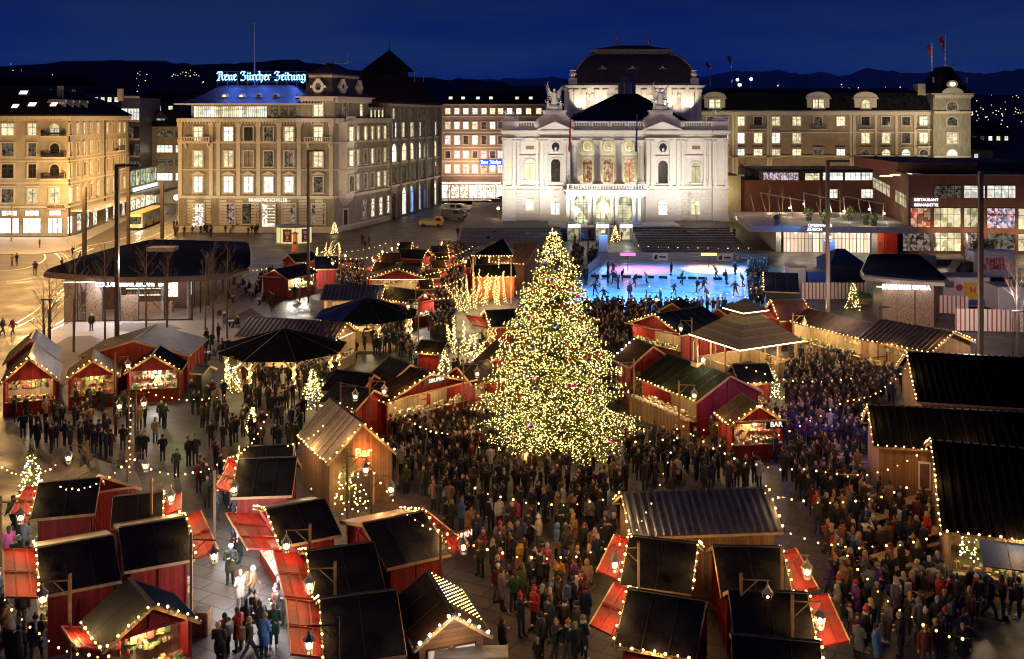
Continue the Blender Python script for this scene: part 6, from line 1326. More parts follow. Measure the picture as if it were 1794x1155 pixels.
# ================================================================ market stalls
SEAM=mat('felt_seam',(.02,.018,.016),.6,.3,3)
FOOT=[]   # footprints (center, dir, half length, half width) for the crowd to avoid
BMS=MB().ico((0,0,0),.042).mesh('bulb',emis('amber_bulb',(1,.5,.14),7)); BM=MB().ico((0,0,0),.045).mesh('bulb',BULB); BMB=MB().ico((0,0,0),.055).mesh('bulb',BULB); BMY=MB().ico((0,0,0),.042).mesh('bulb',BULBY); BMW=MB().ico((0,0,0),.06).mesh('bulb',BULBW)
GARL=mat('fir_garland',(.035,.06,.02),.85,.5,8)
def curve_pts(a,b,sag,n):
    a=Vector(a);b=Vector(b); return [a.lerp(b,i/n)+Vector((0,0,-4*sag*(i/n)*(1-i/n))) for i in range(n+1)]
def lights_on(name,label,paths,step=.42,bm=None,garland=True,group=None,off=V(0,0,.06),energy=0):
    """paths: lists of world points; a top-level string of lights with its cable or garland and every bulb a part"""
    bm=bm or BM; o=paths[0][0]; t=thing(name,label,'fairy lights',tuple(o),group=group); mb=MB(); 
    for p in paths:
        loc=[Vector(q)-Vector(o) for q in p]
        if garland:
            rr=random.Random(len(label)); 
            for a,b in zip(loc[:-1],loc[1:]):
                n=max(2,int((b-a).length/.12))
                for i in range(n):
                    c=a.lerp(b,i/n)
                    for _ in range(3):
                        d=Vector((rr.uniform(-1,1),rr.uniform(-1,1),rr.uniform(-1,.6)))*.13; e=d.cross(Vector((rr.uniform(-1,1),.3,rr.uniform(-1,1)))).normalized()*.03
                        mb.add([c-e,c+e,c+d],[(0,1,2)])
        else: mb.tube(loc,.012,3,cap=False)
    mb.build('garland' if garland else 'cable',GARL if garland else METD,t)
    for p in paths:
        for a,b in zip(p[:-1],p[1:]):
            a=Vector(a);b=Vector(b); n=max(1,round((b-a).length/step))
            for i in range(n):
                q=a.lerp(b,(i+.5)/n)-Vector(o)+off+Vector((R.uniform(-.03,.03),R.uniform(-.03,.03),R.uniform(-.04,.04))); b_=ob('bulb',bm,t,loc=q); b_.scale=(lambda v:(v,v,v))(R.choice((1,1,.85,1.15,.7,1.3)))
    return t
GCOL=[mat('goods_%d'%i,c,.7,.4,7) for i,c in enumerate([(.5,.3,.12),(.55,.5,.4),(.4,.06,.04),(.12,.2,.08),(.5,.42,.15)])]
WINT=planks('stall_interior',(.3,.17,.07),(.5,.33,.16),.14,'XY')
STR=emis('stall_tube',(1,.88,.6),7,True); STRW_=emis('stall_tube_white',(1,.97,.9),10,True)
def stall(a,b,W,zr,ze,lab,roof=BLACK,back=None,wallm=RED,opens=(),flaps=(),gar='',frames=True,e=45,tube=STR,walls=True,over=.3,rmat3=None,group='market stalls',name='market_stall',cat='stall',gcol=None,bulbm=None,ecol=(1,.78,.45),glab=None,noshort=False):
    a=P(*a,zr) if len(a)==2 and not isinstance(a,Vector) else V(a[0],a[1],zr); b=P(*b,zr) if len(b)==2 and not isinstance(b,Vector) else V(b[0],b[1],zr)
    d=(b-a); L=d.length; d.normalize(); c=(a+b)/2; ang=math.atan2(d.y,d.x); t=thing(name,lab,cat,(c.x,c.y,0),ang,group=group)
    FOOT.append((Vector((c.x,c.y)),Vector((d.x,d.y)),L/2,W/2)); h=W/2; hl=L/2; wl=hl-over; ww=h-over*.9; sl=(zr-ze)/h; wt=ze+sl*(h-ww)-.02
    MW=t.matrix_basis if False else Matrix.Translation((c.x,c.y,0))@Matrix.Rotation(ang,4,'Z')
    # roof: two slopes, ridge cap, rim boards
    th=.07; mb=MB()
    for s,mi in ((-1,0),(1,1 if back else 0)):
        mb.ext([(-hl,0,zr),(hl,0,zr),(hl,s*h,ze),(-hl,s*h,ze)],(0,0,th),mi)
    mb.build('roof',[roof,back or roof],t)
    mb=MB()
    for s in (-1,1):
        for x in (-hl,hl): mb.bar((x,0,zr-.02),(x,s*h,ze-.02),.05,.14)
        mb.bar((-hl,s*h,ze),(hl,s*h,ze),.05,.12)
    mb.build('roof_rim',WOODL if gcol is None else gcol,t)
    # seams on the roofing
    n=max(1,int(L/.95)); mb=MB()
    for i in range(1,n): x=-hl+L*i/n; mb.bar((x,0,zr+th+.005),(x,-h,ze+th+.005),.03,.02)
    mb.bar((-hl,0,zr+th+.01),(hl,0,zr+th+.01),.16,.03)
    mb.build('roof_seam',rmat3 or SEAM,t)
    if walls:
        mb=MB(); gm=MB(); fm=MB()
        for side in 'fklr':
            op=side in opens
            top=1.0 if op else wt
            if side=='f': mb.box(-wl,wl,-ww,-ww+.06,0,top)
            if side=='k': mb.box(-wl,wl,ww-.06,ww,0,top)
            if side=='l': mb.box(-wl,-wl+.06,-ww+.061,ww-.061,0,top)
            if side=='r': mb.box(wl-.06,wl,-ww+.061,ww-.061,0,top)
            if op:
                if side in 'fk':
                    s=-1 if side=='f' else 1; gm.box(-wl+.05,wl-.05,min(s*ww,s*(ww+.3)),max(s*ww,s*(ww+.3)),1.0,1.06)
                else:
                    s=-1 if side=='l' else 1; gm.box(min(s*wl,s*(wl+.3)),max(s*wl,s*(wl+.3)),-ww+.05,ww-.05,1.0,1.06)
        for x in (-wl,wl-.1):
            for y in (-ww,ww-.1): mb.box(x-.004,x+.104,y-.004,y+.104,0,wt)
        for x in (-wl+.01,wl-.07):  # gable triangles
            mb.ext([(x,-ww,wt),(x,ww,wt),(x,0,wt+sl*ww)],(.06,0,0))
        mb.build('wall',wallm,t)
        if frames:
            for s in (-1,1):
                X=s*(wl+.0); x0,x1=min(X,X+s*.04),max(X,X+s*.04)
                fm.bar((X+s*.02,-ww,wt),(X+s*.02,ww,wt),.05,.1); fm.bar((X+s*.02,0,wt),(X+s*.02,0,wt+sl*ww),.05,.09); fm.bar((X+s*.02,-ww*.5,wt),(X+s*.02,-ww*.25,wt+sl*ww*.7),.05,.08); fm.bar((X+s*.02,ww*.5,wt),(X+s*.02,ww*.25,wt+sl*ww*.7),.05,.08)
                if ('l' if s<0 else 'r') not in opens:
                    for y in (-ww*.5,0,ww*.5): fm.bar((X+s*.02,y,0),(X+s*.02,y,wt),.05,.08)
                    fm.bar((X+s*.02,-ww,1.1),(X+s*.02,ww,1.1),.05,.08)
            for s,k in ((-1,'f'),(1,'k')):
                if k not in opens:
                    n=max(2,int(L/1.1))
                    for i in range(n+1): x=-wl+2*wl*i/n; fm.bar((x,s*(ww+.02),0),(x,s*(ww+.02),wt),.08,.05)
            fm.build('timber_frame',REDD,t)
        if opens:
            gm.build('counter',WOODL,t)
            # inside: lining, shelves and goods
            im=MB(); im.box(-wl+.08,wl-.08,-.03,.03,0,wt) if ('f' in opens or 'k' in opens) and not('l' in opens or 'r' in opens) else im.box(-.03,.03,-ww+.08,ww-.08,0,wt)
            im.build('inner_wall',WINT,t)
            rr=random.Random(lab)
            for gi in range(3):
                q=MB()
                for side in opens:
                    for i in range(34):
                        u=rr.uniform(-1,1); zz=rr.choice((1.07,1.07,1.07,1.5,1.85)); sx=rr.uniform(.05,.14); sy=rr.uniform(.05,.12); sz=rr.uniform(.06,.3)
                        if side in'fk':
                            s=-1 if side=='f' else 1; x=u*(wl-.25); y=s*(ww-rr.uniform(-.2,.5)) if zz<1.2 else s*rr.uniform(.12,.3)
                        else:
                            s=-1 if side=='l' else 1; y=u*(ww-.25); x=s*(wl-rr.uniform(-.2,.5)) if zz<1.2 else s*rr.uniform(.12,.3)
                        if rr.random()<.5: q.box(x-sx,x+sx,y-sy,y+sy,zz,zz+sz)
                        else: q.lathe([(sx*.7,0),(sx,sz*.5),(sx*.5,sz)],6,(x,y,zz))
                q.build('goods',GCOL[(gi+len(lab))%5],t)
            tb=MB()
            for side in opens:
                if side in 'fk': s=-1 if side=='f' else 1; tb.box(-wl+.2,wl-.2,s*(ww-.2)-.03,s*(ww-.2)+.03,wt-.1,wt-.05)
                else: s=-1 if side=='l' else 1; tb.box(s*(wl-.2)-.03,s*(wl-.2)+.03,-ww+.2,ww-.2,wt-.1,wt-.05)
            tb.build('strip_light',tube,t)
            for side in opens:
                if side in 'fk':
                    s=-1 if side=='f' else 1
                    for q in ((-.5,.5) if L>4 else (0,)): light('POINT',MW@V(q*wl,s*(ww-.45),wt-.25),e*1.8,ecol,.12)
                else:
                    s=-1 if side=='l' else 1
                    for q in ((-.5,.5) if W>5 else (0,)): light('POINT',MW@V(s*(wl-.45),q*ww,wt-.25),e*1.8,ecol,.12)
    # open shutters
    for fl in flaps:
        side=fl[0]; dep=fl[1] if len(fl)>1 else 1.2; n=fl[2] if len(fl)>2 else max(1,round((2*wl if side in 'fk' else 2*ww)/1.7)); full=(2*wl if side in'fk' else 2*ww); rise=.35
        for i in range(n):
            u0=-full/2+full*i/n+.04; u1=-full/2+full*(i+1)/n-.04; z0=min(wt-.05,2.25)
            if side in 'fk': s=-1 if side=='f' else 1; T=lambda u,o,z:V(u,s*(ww+o),z)
            else: s=-1 if side=='l' else 1; T=lambda u,o,z:V(s*(wl+o),u,z)
            q=MB(); q.ext([T(u0,.05,z0),T(u1,.05,z0),T(u1,dep,z0+rise),T(u0,dep,z0+rise)],(0,0,.04))
            aw=q.build('awning',REDA,t); q=MB()
            for v in (0,.36,.7): 
                o1=.05+v*(dep-.05); q.bar(T(u0,o1+.03,z0+rise*v+.06),T(u1,o1+.03,z0+rise*v+.06),.06,.05)
            q.bar(T(u0+.02,.05,z0+.06),T(u0+.02,dep,z0+rise+.06),.05,.05); q.bar(T(u1-.02,.05,z0+.06),T(u1-.02,dep,z0+rise+.06),.05,.05)
            q.build('rib',REDA,aw); q=MB(); q.bar(T(u0,dep+.02,z0+rise+.02),T(u1,dep+.02,z0+rise+.02),.05,.1); q.build('edge_board',WOODL,aw)
            light('POINT',MW@T((u0+u1)/2,dep*.45,z0+rise+.75),10,(1,.68,.35),.08)
    # garlands with bulbs
    ps=[]
    A=lambda x,y,z:MW@V(x,y,z)
    if 'F' in gar: ps.append([A(-hl,-h-.05,ze+.05),A(hl,-h-.05,ze+.05)])
    if 'K' in gar: ps.append([A(-hl,h+.05,ze+.05),A(hl,h+.05,ze+.05)])
    if 'L' in gar: ps.append([A(-hl-.05,-h,ze+.08),A(-hl-.05,0,zr+.08),A(-hl-.05,h,ze+.08)])
    if 'R' in gar: ps.append([A(hl+.05,-h,ze+.08),A(hl+.05,0,zr+.08),A(hl+.05,h,ze+.08)])
    if ps:
        lights_on('light_garland',glab or ('bulb garland on the '+short(lab)),ps,.44,bulbm,group='bulb garlands on the stall roofs')
        for p in ps:
            for x,y in zip(p[:-1],p[1:]):
                if (y-x).length>1: light('POINT',(x+y)/2+V(0,0,.3)+ (((x+y)/2-V(c.x,c.y,2.5)).normalized()*.3),30*min(3,(y-x).length),(1,.55,.2),.08)
    return t,MW,(wl,ww,wt,hl,h)
def short(l):
    w=l.split(); return ' '.join(w[:11])
def sign_on(t,M,txt,size,m,board=None,bw=0,bh=0,name='sign'):
    if board:
        b=MB().box(-bw/2,bw/2,0,.05,-bh/2,bh/2).build(name,board,t,M=M); ob('lettering',text_mesh(txt,size,.01,m,bold=.01),b,M=Matrix.Translation((0,-.02,0))@Matrix.Rotation(math.pi/2,4,'X')); return b
    return ob(name,text_mesh(txt,size,.02,m,bold=.01),t,M=M@Matrix.Rotation(math.pi/2,4,'X'))
MAPLE=emis('letter_white',(1,.9,.75),1.1)
BZ=mat('lit_back_slope',(.16,.09,.05),.4,.3,2,bump=.2)  # lit back slopes of black roofs: lamplight put into the brown colour
# --- foreground left block
stall((68,848),(176,839),4.0,3.3,2.3,'black roofed red stall at lower left with a torn white scrap on its roof',opens='l',flaps=(('l',1.2),),gar='L')
stall((198,873),(286,864),2.8,3.1,2.2,'small black roofed stall behind the larger roofs at lower left',opens='r',flaps=(('r',1.1),),gar='R')
stall((208,927),(325,908),5.4,3.3,2.5,'wide black roofed stall with brown back slope and two red shutters on its right',back=BZ,opens='r',flaps=(('r',1.3,2),),gar='R')
stall((65,963),(198,939.5),5.6,3.3,2.5,'black roofed stall with brown back slope and two red shutters at the left edge',back=BZ,opens='l',flaps=(('l',1.5,2),),gar='L')
GRN=mat('green_felt_roof',(.025,.035,.025),.9,.2,3,bump=.3)
stall((226,1016),(268,1062),3.5,3.5,2.4,'green roofed red stall with lit counter and garland at the bottom left corner',roof=GRN,back=BLUER,opens='r',flaps=(('f',1.0,1),),gar='RF',e=70,tube=STRW_)
stall((167,806),(174,833),4,3.1,2.1,'crumpled dark tent roofed red stall behind the lower left roofs',roof=mat('crumpled_tarp',(.07,.065,.06),.6,.3,5,bump=.9),flaps=(('r',1.1,1),))
stall((420,785),(515,781),2.4,3.4,2.4,'narrow black roofed stall behind the one at the alley head',opens='l',flaps=(('l',1.0),),gar='L')
stall((418,806),(520,803),4.2,3.4,2.2,'black roofed stall at the head of the bright alley with red shutter to its left',opens='l',flaps=(('l',1.1,2),),gar='L')
stall((466,894),(569,876),5.0,3.3,2.55,'black roofed stall with violet brown back slope above two long red shutters',back=BZ,opens='l',flaps=(('l',1.6,3),),gar='L',e=90,tube=STRW_)
stall((536.5,968),(655,952),5.0,3.3,2.3,'black roofed stall with a red shutter over the bright alley, middle of its row',opens='l',flaps=(('l',1.4,2),),gar='L',e=110,tube=STRW_,ecol=(.9,.93,1))
stall((560,1052),(694.5,1036),4.8,3.4,2.2,'large plain black roofed stall at the bottom centre beside the wooden chalet',opens='l',flaps=(('l',1.4,2),),gar='L',e=110,tube=STRW_,ecol=(.9,.93,1))
t,MW,dm=stall((635,920),(742,898),5.6,3.4,2.55,'black roofed stall with glossy copper back slope and a SCHMARRN board',back=mat('lit_back_slope_bright',(.3,.13,.06),.35,.3,2),opens='r',flaps=(('r',1.3,1),),gar='R')  # back slope brighter than the front: lamplight put into its colour
sign_on(t,Matrix.Translation((dm[0]+1.45,-.9,2.35))@Matrix.Rotation(.25,4,'Z'),'SCHMARRN',.36,MAPLE,RED,1.9,.42)
t,MW,dm=stall((748,1002),(795,1079),2.9,3.3,2.3,'wooden chalet with white bulbs along its gable at the bottom centre',roof=BROWNR,wallm=planks('chalet_boards',(.18,.08,.03),(.34,.17,.07),.15,'Z'),gar='R',bulbm=BMW,frames=False,e=20,name='chalet',cat='chalet')
for y in (-.5,.5): 
    q=MB(); q.box(dm[0]+.0,dm[0]+.05,y-.42,y+.42,1.0,2.1); fr_=q.build('window_frame',TIMB,t); q=MB(); q.box(dm[0]+.05,dm[0]+.06,y-.36,y+.36,1.05,2.05); q.build('pane',pane('curtain_lit',(1,.75,.6),(1,.85,.75),.8,.75,3),fr_)
FL=MB(); rr=random.Random(3)
tt=thing('light_net','net of small white bulbs lying on the right roof slope of the chalet','fairy lights',(MW@V(0,0,3.3)).to_tuple()); 
bmn=MB().ico((0,0,0),.024).mesh('bulb',BULBY)
for i in range(9):
    for j in range(11): q=MW@V(-dm[3]+.2+j*.25,.15+i*.15,3.3-(.15+i*.15)*1.0/1.45+.12)-MW@V(0,0,3.3); ob('bulb',bmn,tt,loc=q)
light('POINT',MW@V(dm[3]+.8,0,3.2),70,(1,.95,.85),.2)
def corrugate(a,b,W,zr,ze,lab,m,pitch=.3,amp=.06,**k):
    t,MW,dm=stall(a,b,W,zr,ze,lab,roof=m,**k); hl,h=dm[3],dm[4]; q=MB(); n=int(2*hl/pitch)
    for s in (-1,1):
        for i in range(n): x=-hl+(i+.5)*pitch; q.ext([(x-.09,0,zr+.075),(x+.09,0,zr+.075),(x+.04,0,zr+.075+amp),(x-.04,0,zr+.075+amp)],(0,s*h,ze-zr))
    q.build('roof_ridges',m,t); return t,MW,dm
CORR=mat('corrugated_sheet',(.10,.105,.12),.38,.3,1.2,metal=.5); CORB=mat('corrugated_brown',(.09,.06,.045),.45,.5,1.0,metal=.3)
corrugate((1089,866),(1344,857),4.2,3.7,2.5,'wooden hut with blue grey corrugated roof in front of the big tree, to its right',CORR,wallm=WOOD,gar='LR',frames=False,pitch=.34,name='wooden_hut',cat='hut')
stall((1103,941),(1222,955),4.4,3.4,2.3,'black roofed stall with a red shutter and lantern, left one before the corrugated hut',opens='l',flaps=(('l',1.3,1),),gar='LR')
stall((1249,959),(1369,961),4.2,3.4,2.3,'black roofed stall with long red shutter facing the dark crowd on the right',opens='r',flaps=(('r',1.3,1),),gar='R')
stall((1101,1034),(1236,1056),4.2,3.3,2.2,'black roofed stall with half open wooden shutters and garland over dark red panels',opens='l',flaps=(('l',1.3,2),),gar='FL',wallm=REDD)
stall((1277,1036),(1414,1042),4.2,3.4,2.3,'black roofed stall at bottom right with glossy red shutter under a lantern',opens='r',flaps=(('r',1.4,1),),gar='R')
stall((1282,1115),(1436,1128),4.2,3.3,2.3,'black roofed stall cut off by the bottom edge, right of centre',opens='r',gar='R')
stall((760,1160),(890,1158),3.0,2.2,1.9,'low stall with pale metal roof cut off by the bottom edge at the chalet',roof=ZINC,opens='k')
# --- right side big huts
DKC=mat('black_corrugated',(.008,.008,.008),.6,.35,1.0,spec=0)
corrugate((1588.6,618),(1860,632),9.5,5.5,3.5,'huge black corrugated roofed hut at the right edge, the farthest of three',DKC,wallm=WOOD,gar='L',frames=False,name='wooden_hut',cat='hut',pitch=.4)
t,MW,dm=corrugate((1520,711),(1850,728),4.6,4.8,3.2,'long low black roofed hut, middle one at the right edge, with white window',DKC,wallm=WOOD,gar='FL',frames=False,name='wooden_hut',cat='hut',pitch=.4)
q=MB(); x=-dm[0]+2.6
q.box(x-.6,x+.6,-dm[1]-.06,-dm[1],1.0,2.5); wf=q.build('window_frame',WHITE,t); q=MB(); 
for i in (0,1): q.box(x-.52+i*.56,x-.04+i*.56,-dm[1]-.08,-dm[1]-.06,1.1,2.4)
q.build('pane',mat('brown_pane',(.15,.09,.06),.2,.2,4),wf)
t,MW,dm=corrugate((1632,773),(1870,795),12,5.0,2.8,'nearest huge black corrugated hut at lower right, with blue canvas awning',DKC,wallm=WOODL,gar='LF',frames=False,opens='f',name='wooden_hut',cat='hut',pitch=.4,e=60)
BCV=mat('awning_blue',(.03,.06,.17),.6,.2,1.5,bump=.4)
q=MB()
for i in range(5): x=-dm[0]+1.2+i*1.1; q.ext([(x,-dm[1]-.02,2.6),(x+1.06,-dm[1]-.02,2.6),(x+1.06,-dm[1]-1.7,2.1),(x,-dm[1]-1.7,2.1)],(0,0,.05))
q.build('awning',BCV,t)
light('POINT',MW@V(-dm[0]+3.5,-dm[1]-.8,1.9),60,(1,.75,.35),.1)
t,MW,dm=corrugate((1540.6,560),(1671,583),6.6,4.0,2.8,'wooden hut with striped brown corrugated roof and bulbs before the car park pavilion',CORB,wallm=WOOD,gar='RF',frames=False,opens='f',name='wooden_hut',cat='hut',pitch=.42,e=60)
stall(V(27.0,93.5),V(31.3,85.0),4.4,3.5,2.5,'long bright open stall with brown roof left of the striped corrugated hut',roof=BROWNR,opens='f',gar='F',e=170,tube=STRW_,ecol=(1,.85,.45),wallm=WOODL)
t,MW,dm=stall((1170,621),(1280,659),5.6,3.8,2.4,'long dark roofed stall with red gable and a bar with white sheepskins',roof=mat('green_black_roof',(.014,.017,.009),.8,.4,2,spec=.03),opens='f',gar='F',e=60)
q=MB(); q.box(-dm[0],dm[0]+.4,-dm[1]-1.0,-dm[1]-.9,0,1.25); q.box(-dm[0],dm[0]+.4,-dm[1]-1.2,-dm[1]-.7,1.25,1.32); q.build('plank_bar',WOOD,t); q=MB(); rr=random.Random(4)
for i in range(9): q.blob((-dm[0]+.5+i*.62,-dm[1]-.95,1.42),.28,7,5,(1,.8,.4))
q.build('sheepskin',mat('sheepskin',(.65,.6,.5),.95,.2,9,bump=.5),t)
mb=MB(); mb.box(-.35,.35,-.35,.35,3.2,4.0); tw_=mb.build('chimney_box',WOODL,t)
q=MB(); q.tube([(-.5,0,4.0),(-.5,0,5.2),(-.3,0,5.5),(0,0,5.2),(0,0,4.0)],.05,6); q.build('arch_frame',WOODL,t)
p=MW@V(1.1,-.4,4.4); tt=thing('star_lamp','very bright white lamp on the roof of the long dark roofed stall','lamp',p.to_tuple()); MB().ico((0,0,0),.13).build('bulb',emis('hot_white',(1,.92,.7),60),tt); MB().tube([(0,0,-.9),(0,0,-.1)],.03,5).build('stem',METD,tt); light('POINT',p,260,(1,.88,.6),.15)
stall((1114,594),(1145,607),4,4.2,2.8,'narrow tall red gabled stall with snow white lights on its left slope',roof=BROWNR,gar='L',bulbm=BMW)
t,MW,dm=stall((1300,690),(1330,711),3.7,3.4,2.2,'red drinks stall with black BAR board, lit counter and bulbs along the gable',roof=BROWNR,opens='r',flaps=(('r',.8,1),),gar='RF',e=80)
sign_on(t,Matrix.Translation((dm[0]+.75,.9,2.35))@Matrix.Rotation(math.pi/2,4,'Z'),'BAR',.42,MAPLE,METD,1.3,.5)
stall((1283,640),(1345,639),3.4,3.3,2.4,'black roofed stall behind the drinks stall in the violet lit corner',opens='f',gar='F')
stall(V(12.4,89.6),V(17.4,93.4),6.6,3.7,2.4,'wide red gabled stall with lit front facing left, beside the shingled pavilion',roof=BLUER,opens='l',flaps=(('l',1.0,3),),gar='L',e=130,ecol=(1,.85,.5))
stall(V(18.6,92.4),V(20.6,95.4),3.2,3.7,2.6,'small red gable peeking out between two dark roofs near the shingled pavilion')
stall(V(15.2,97.2),V(16.4,100.4),3,3.3,2.4,'small red stall at the near edge of the ice rink',roof=BLUER,gar='')
stall((1351,527),(1408,526),4.4,3.9,2.4,'dark red roofed stall with bulb outlined gable right of the shingled pavilion',roof=mat('dusky_red_roof',(.05,.02,.02),.5,.3,2),opens='l',flaps=(('l',1.2,1),),gar='LR')
stall((1338,478),(1398,480),6,3.8,2.2,'tall dark blue roofed box stall beside the rink gate',roof=BLUER,wallm=METD,gar='L',frames=False)
# --- left side
t,MW,dm=stall(V(-35.6,76.4),V(-33.9,71.9),3.8,4.05,2.3,'red food stall at the left edge with zinc roof and lit counter',roof=BROWNR,back=ZINC,opens='r',gar='R',e=120,ecol=(1,.85,.55))
stall(V(-37.4,80.4),V(-36.0,76.6),3.8,4.3,2.6,'second zinc roofed stall right behind the left edge food stall',roof=BROWNR,back=ZINC)
stall(V(-29.2,84),V(-28.9,78.2),8.4,3.9,2.7,'wide zinc roofed hall behind the two gabled stalls left of the pavilions',roof=BROWNR,back=ZINC,gar='')
stall(V(-31.2,76.6),V(-30.1,73.5),3.7,3.5,2.2,'red gabled stall left of the white lit one under the wide zinc roof',roof=BROWNR,back=ZINC,opens='r',gar='R',e=60)
stall(V(-26.9,78.2),V(-26.4,75.2),4.1,3.5,2.2,'red gabled stall with cold white counter light under the wide zinc roof',roof=BLUER,opens='r',gar='R',e=170,tube=STRW_,ecol=(.95,1,.85))
stall((345,640),(368,642),1.8,2.4,2.0,'small black grill booth near the green lit patch',wallm=METD,roof=METD,frames=False)
# wooden Bar hut
t,MW,dm=stall((578,699),(635,743),3.9,4.5,2.6,'tall weathered wooden hut with a glowing red Bar sign on its gable',roof=WOODR,back=WOODR,wallm=WOOD,gar='RF',frames=False,name='wooden_hut',cat='hut',over=.2)
sign_on(t,Matrix.Translation((dm[0]+.07,.1,2.9))@Matrix.Rotation(math.pi/2,4,'Z'),'Bar',.7,emis('neon_red',(1,.25,.06),9,True)); light('POINT',MW@V(dm[0]+.5,.1,2.9),45,(1,.15,.03),.1); light('POINT',MW@V(dm[0]+1.3,.3,2.2),70,(1,.6,.25),.1); light('POINT',MW@V(-.5,-dm[1]-1.5,3.4),45,(1,.7,.4),.1); light('POINT',MW@V(.5,-dm[1]-2,6.2),60,(1,.8,.55),.2)
q=MB(); q.tube([(dm[0]+.06,-.7,0),(dm[0]+.06,-.7,1.6)]+[(dm[0]+.06,-.7*math.cos(math.pi*i/8),1.6+.5*math.sin(math.pi*i/8)) for i in range(1,8)]+[(dm[0]+.06,.7,1.6),(dm[0]+.06,.7,0)],.06,5); q.build('door_arch',WOODL,t); q=MB(); q.box(dm[0]+.0,dm[0]+.03,-.62,.62,0,1.9); q.build('door',TIMB,t)
# centre cluster
stall((681,626.5),(719,639),4.2,3.8,2.5,'dark roofed red stall at the back of the cluster left of the big tree')
stall((588,649),(655,657),3.6,3.4,2.4,'dark roofed stall with half timbered red gable next to the near octagonal pavilion')
dq=Vector((-.71,.704)); mid=Vector((-5.5,69.8))
t,MW,dm=stall(mid+dq*4.4,mid,7.8,3.5,2.2,'widest red stall with long bulb garland and pale lettering left of the big tree',roof=BROWNR,opens='r',flaps=(('r',1.1,1),),gar='RF',e=70)
sign_on(t,Matrix.Translation((dm[0]+.14,.6,2.95))@Matrix.Rotation(math.pi/2,4,'Z'),'SIRUPIER',.36,MAPLE,TIMB,2.3,.5)
stall((801,643.6),(856,632),3.4,3.3,2.3,'dark roofed red stall with timbered gable directly left of the big tree',opens='f',flaps=(('f',1.0,2),),gar='F')
stall((590,672),(655,684),3.6,3.2,2.3,'dark roofed stall with small lit red shutters behind the Bar hut',opens='f',flaps=(('f',1.0,2),),gar='F')
stall((737,597),(783,600),2.8,2.9,2.2,'closed bright red box stall with two doors left of the light wrapped trees',roof=OLIVER,gar='F')
# upper left cluster
stall((504.6,447),(547,442),3.2,3.2,2.3,'dark roofed stall below the glowing drum kiosk',gar='')
t,MW,dm=stall((480,473),(533,462),4.0,3.3,2.3,'stall with very bright white counter left of the long mast',roof=BLUER,opens='fr',gar='R',flaps=(('l',1.2,1),),e=420,tube=STRW_,ecol=(1,.9,.7))
stall((551,451),(592,450),4.6,3.6,2.4,'blue roofed red stall with tilted lit shutter near the kiosk',roof=BLUER,opens='r',flaps=(('r',2.0,1),),gar='')
stall(V(-13.1,123),V(-13.1,117.5),7.4,3.5,2.3,'big red gabled stall with a curved row of bulbs in the upper middle',roof=OLIVER,opens='r',gar='R',e=150,ecol=(1,.85,.55))
for a_,b_,l in (((658,460),(694,461),'dark roofed stall just behind the big red gable, left'),((705,462),(740,462),'dark roofed stall just behind the big red gable, right'),((665,445),(701,444),'dark roofed stall two rows behind the big red gable, left'),((702,437),(749,439),'dark roofed stall two rows behind the big red gable, right'),((700,425),(722,425),'small grey tent stall at the far edge of the market')):
    stall(a_,b_,3.4,3.3,2.3,l,roof=BROWNR if 'left' in l else BLACK,opens='l' if 'left' in l else 'r',flaps=(('l' if 'left' in l else 'r',1.1,1),),gar='L' if 'left' in l else 'R',e=80)
stall((754,432),(783,431),3.2,3.3,2.3,'farthest dark stall at the head of the crowded lane',gar='R',opens='r',flaps=(('r',1.1,1),),e=60)
for k,(x,y) in enumerate(((741,492),(752,474),(762,458),(768,444))): stall((x-8,y),(x+16,y-1),2.4,3.1,2.3,'small red stall on the left of the crowded lane, %s from the front'%['first','second','third','fourth'][k],opens='r',flaps=(('r',1.2,1),),gar='R',e=55,roof=BROWNR)
for k,(x,y) in enumerate(((812,456),)): stall((x,y),(x+26,y-1),2.6,3.1,2.3,'small dark stall on the right of the crowded lane, %s from the front'%['first','second','third'][k],opens='l',flaps=(('l',1.2,1),),gar='L',e=55)
corrugate((569,500),(674,501),4.2,3.8,2.6,'wooden hut with blue grey corrugated roof behind the far octagonal pavilion',mat('corrugated_slate',(.07,.07,.09),.4,.3,1,metal=.4),wallm=WOODL,gar='R',frames=False,opens='f',name='wooden_hut',cat='hut',pitch=.42,e=60)
stall((683,503),(745,512),4,3.4,2.4,'olive roofed red stall with bright corner and tilted shutter, beside the pavilion',roof=OLIVER,opens='r',flaps=(('r',1.3,1),),gar='F',e=260,ecol=(1,.9,.7),tube=STRW_)
corrugate((437,556),(609,567),4.8,3.8,2.6,'long hut with brown corrugated roof between the two octagonal pavilions',CORB,wallm=WOODL,gar='R',frames=False,opens='r',name='wooden_hut',cat='hut',pitch=.42,e=60)
stall((879,426),(942,430),7.2,5.0,3.0,'high wooden hut with brown plank roof just left of the tree top',roof=WOODB,back=WOODB,wallm=WOOD,gar='LF',frames=False,name='wooden_hut',cat='hut')
stall((822,448),(862,447),4.4,3.6,2.6,'dark roofed stall below the far tent with hanging lights')
t,MW,dm=stall((828,466),(900,464),4.2,3.6,2.5,'orange lit closed stall behind the light wrapped trees',wallm=mat('orange_boards',(.4,.13,.04),.6,.25,3),opens='r',gar='F',e=90)
light('POINT',MW@V(-.5,-dm[1]-1.2,2.2),130,(1,.5,.18),.1); light('POINT',MW@V(1.5,-dm[1]-1.2,2.2),130,(1,.5,.18),.1)
stall((850,545),(912,543),5.2,3.4,2.4,'dark roofed stall with a steep red shutter behind the big tree, left',opens='l',flaps=(('l',1.8,1),),gar='L')
stall(V(-1.2,78),V(-.6,74.6),3.6,4.0,2.4,'steep red gabled stall with bulb outline touching the big tree',gar='R',roof=BROWNR)
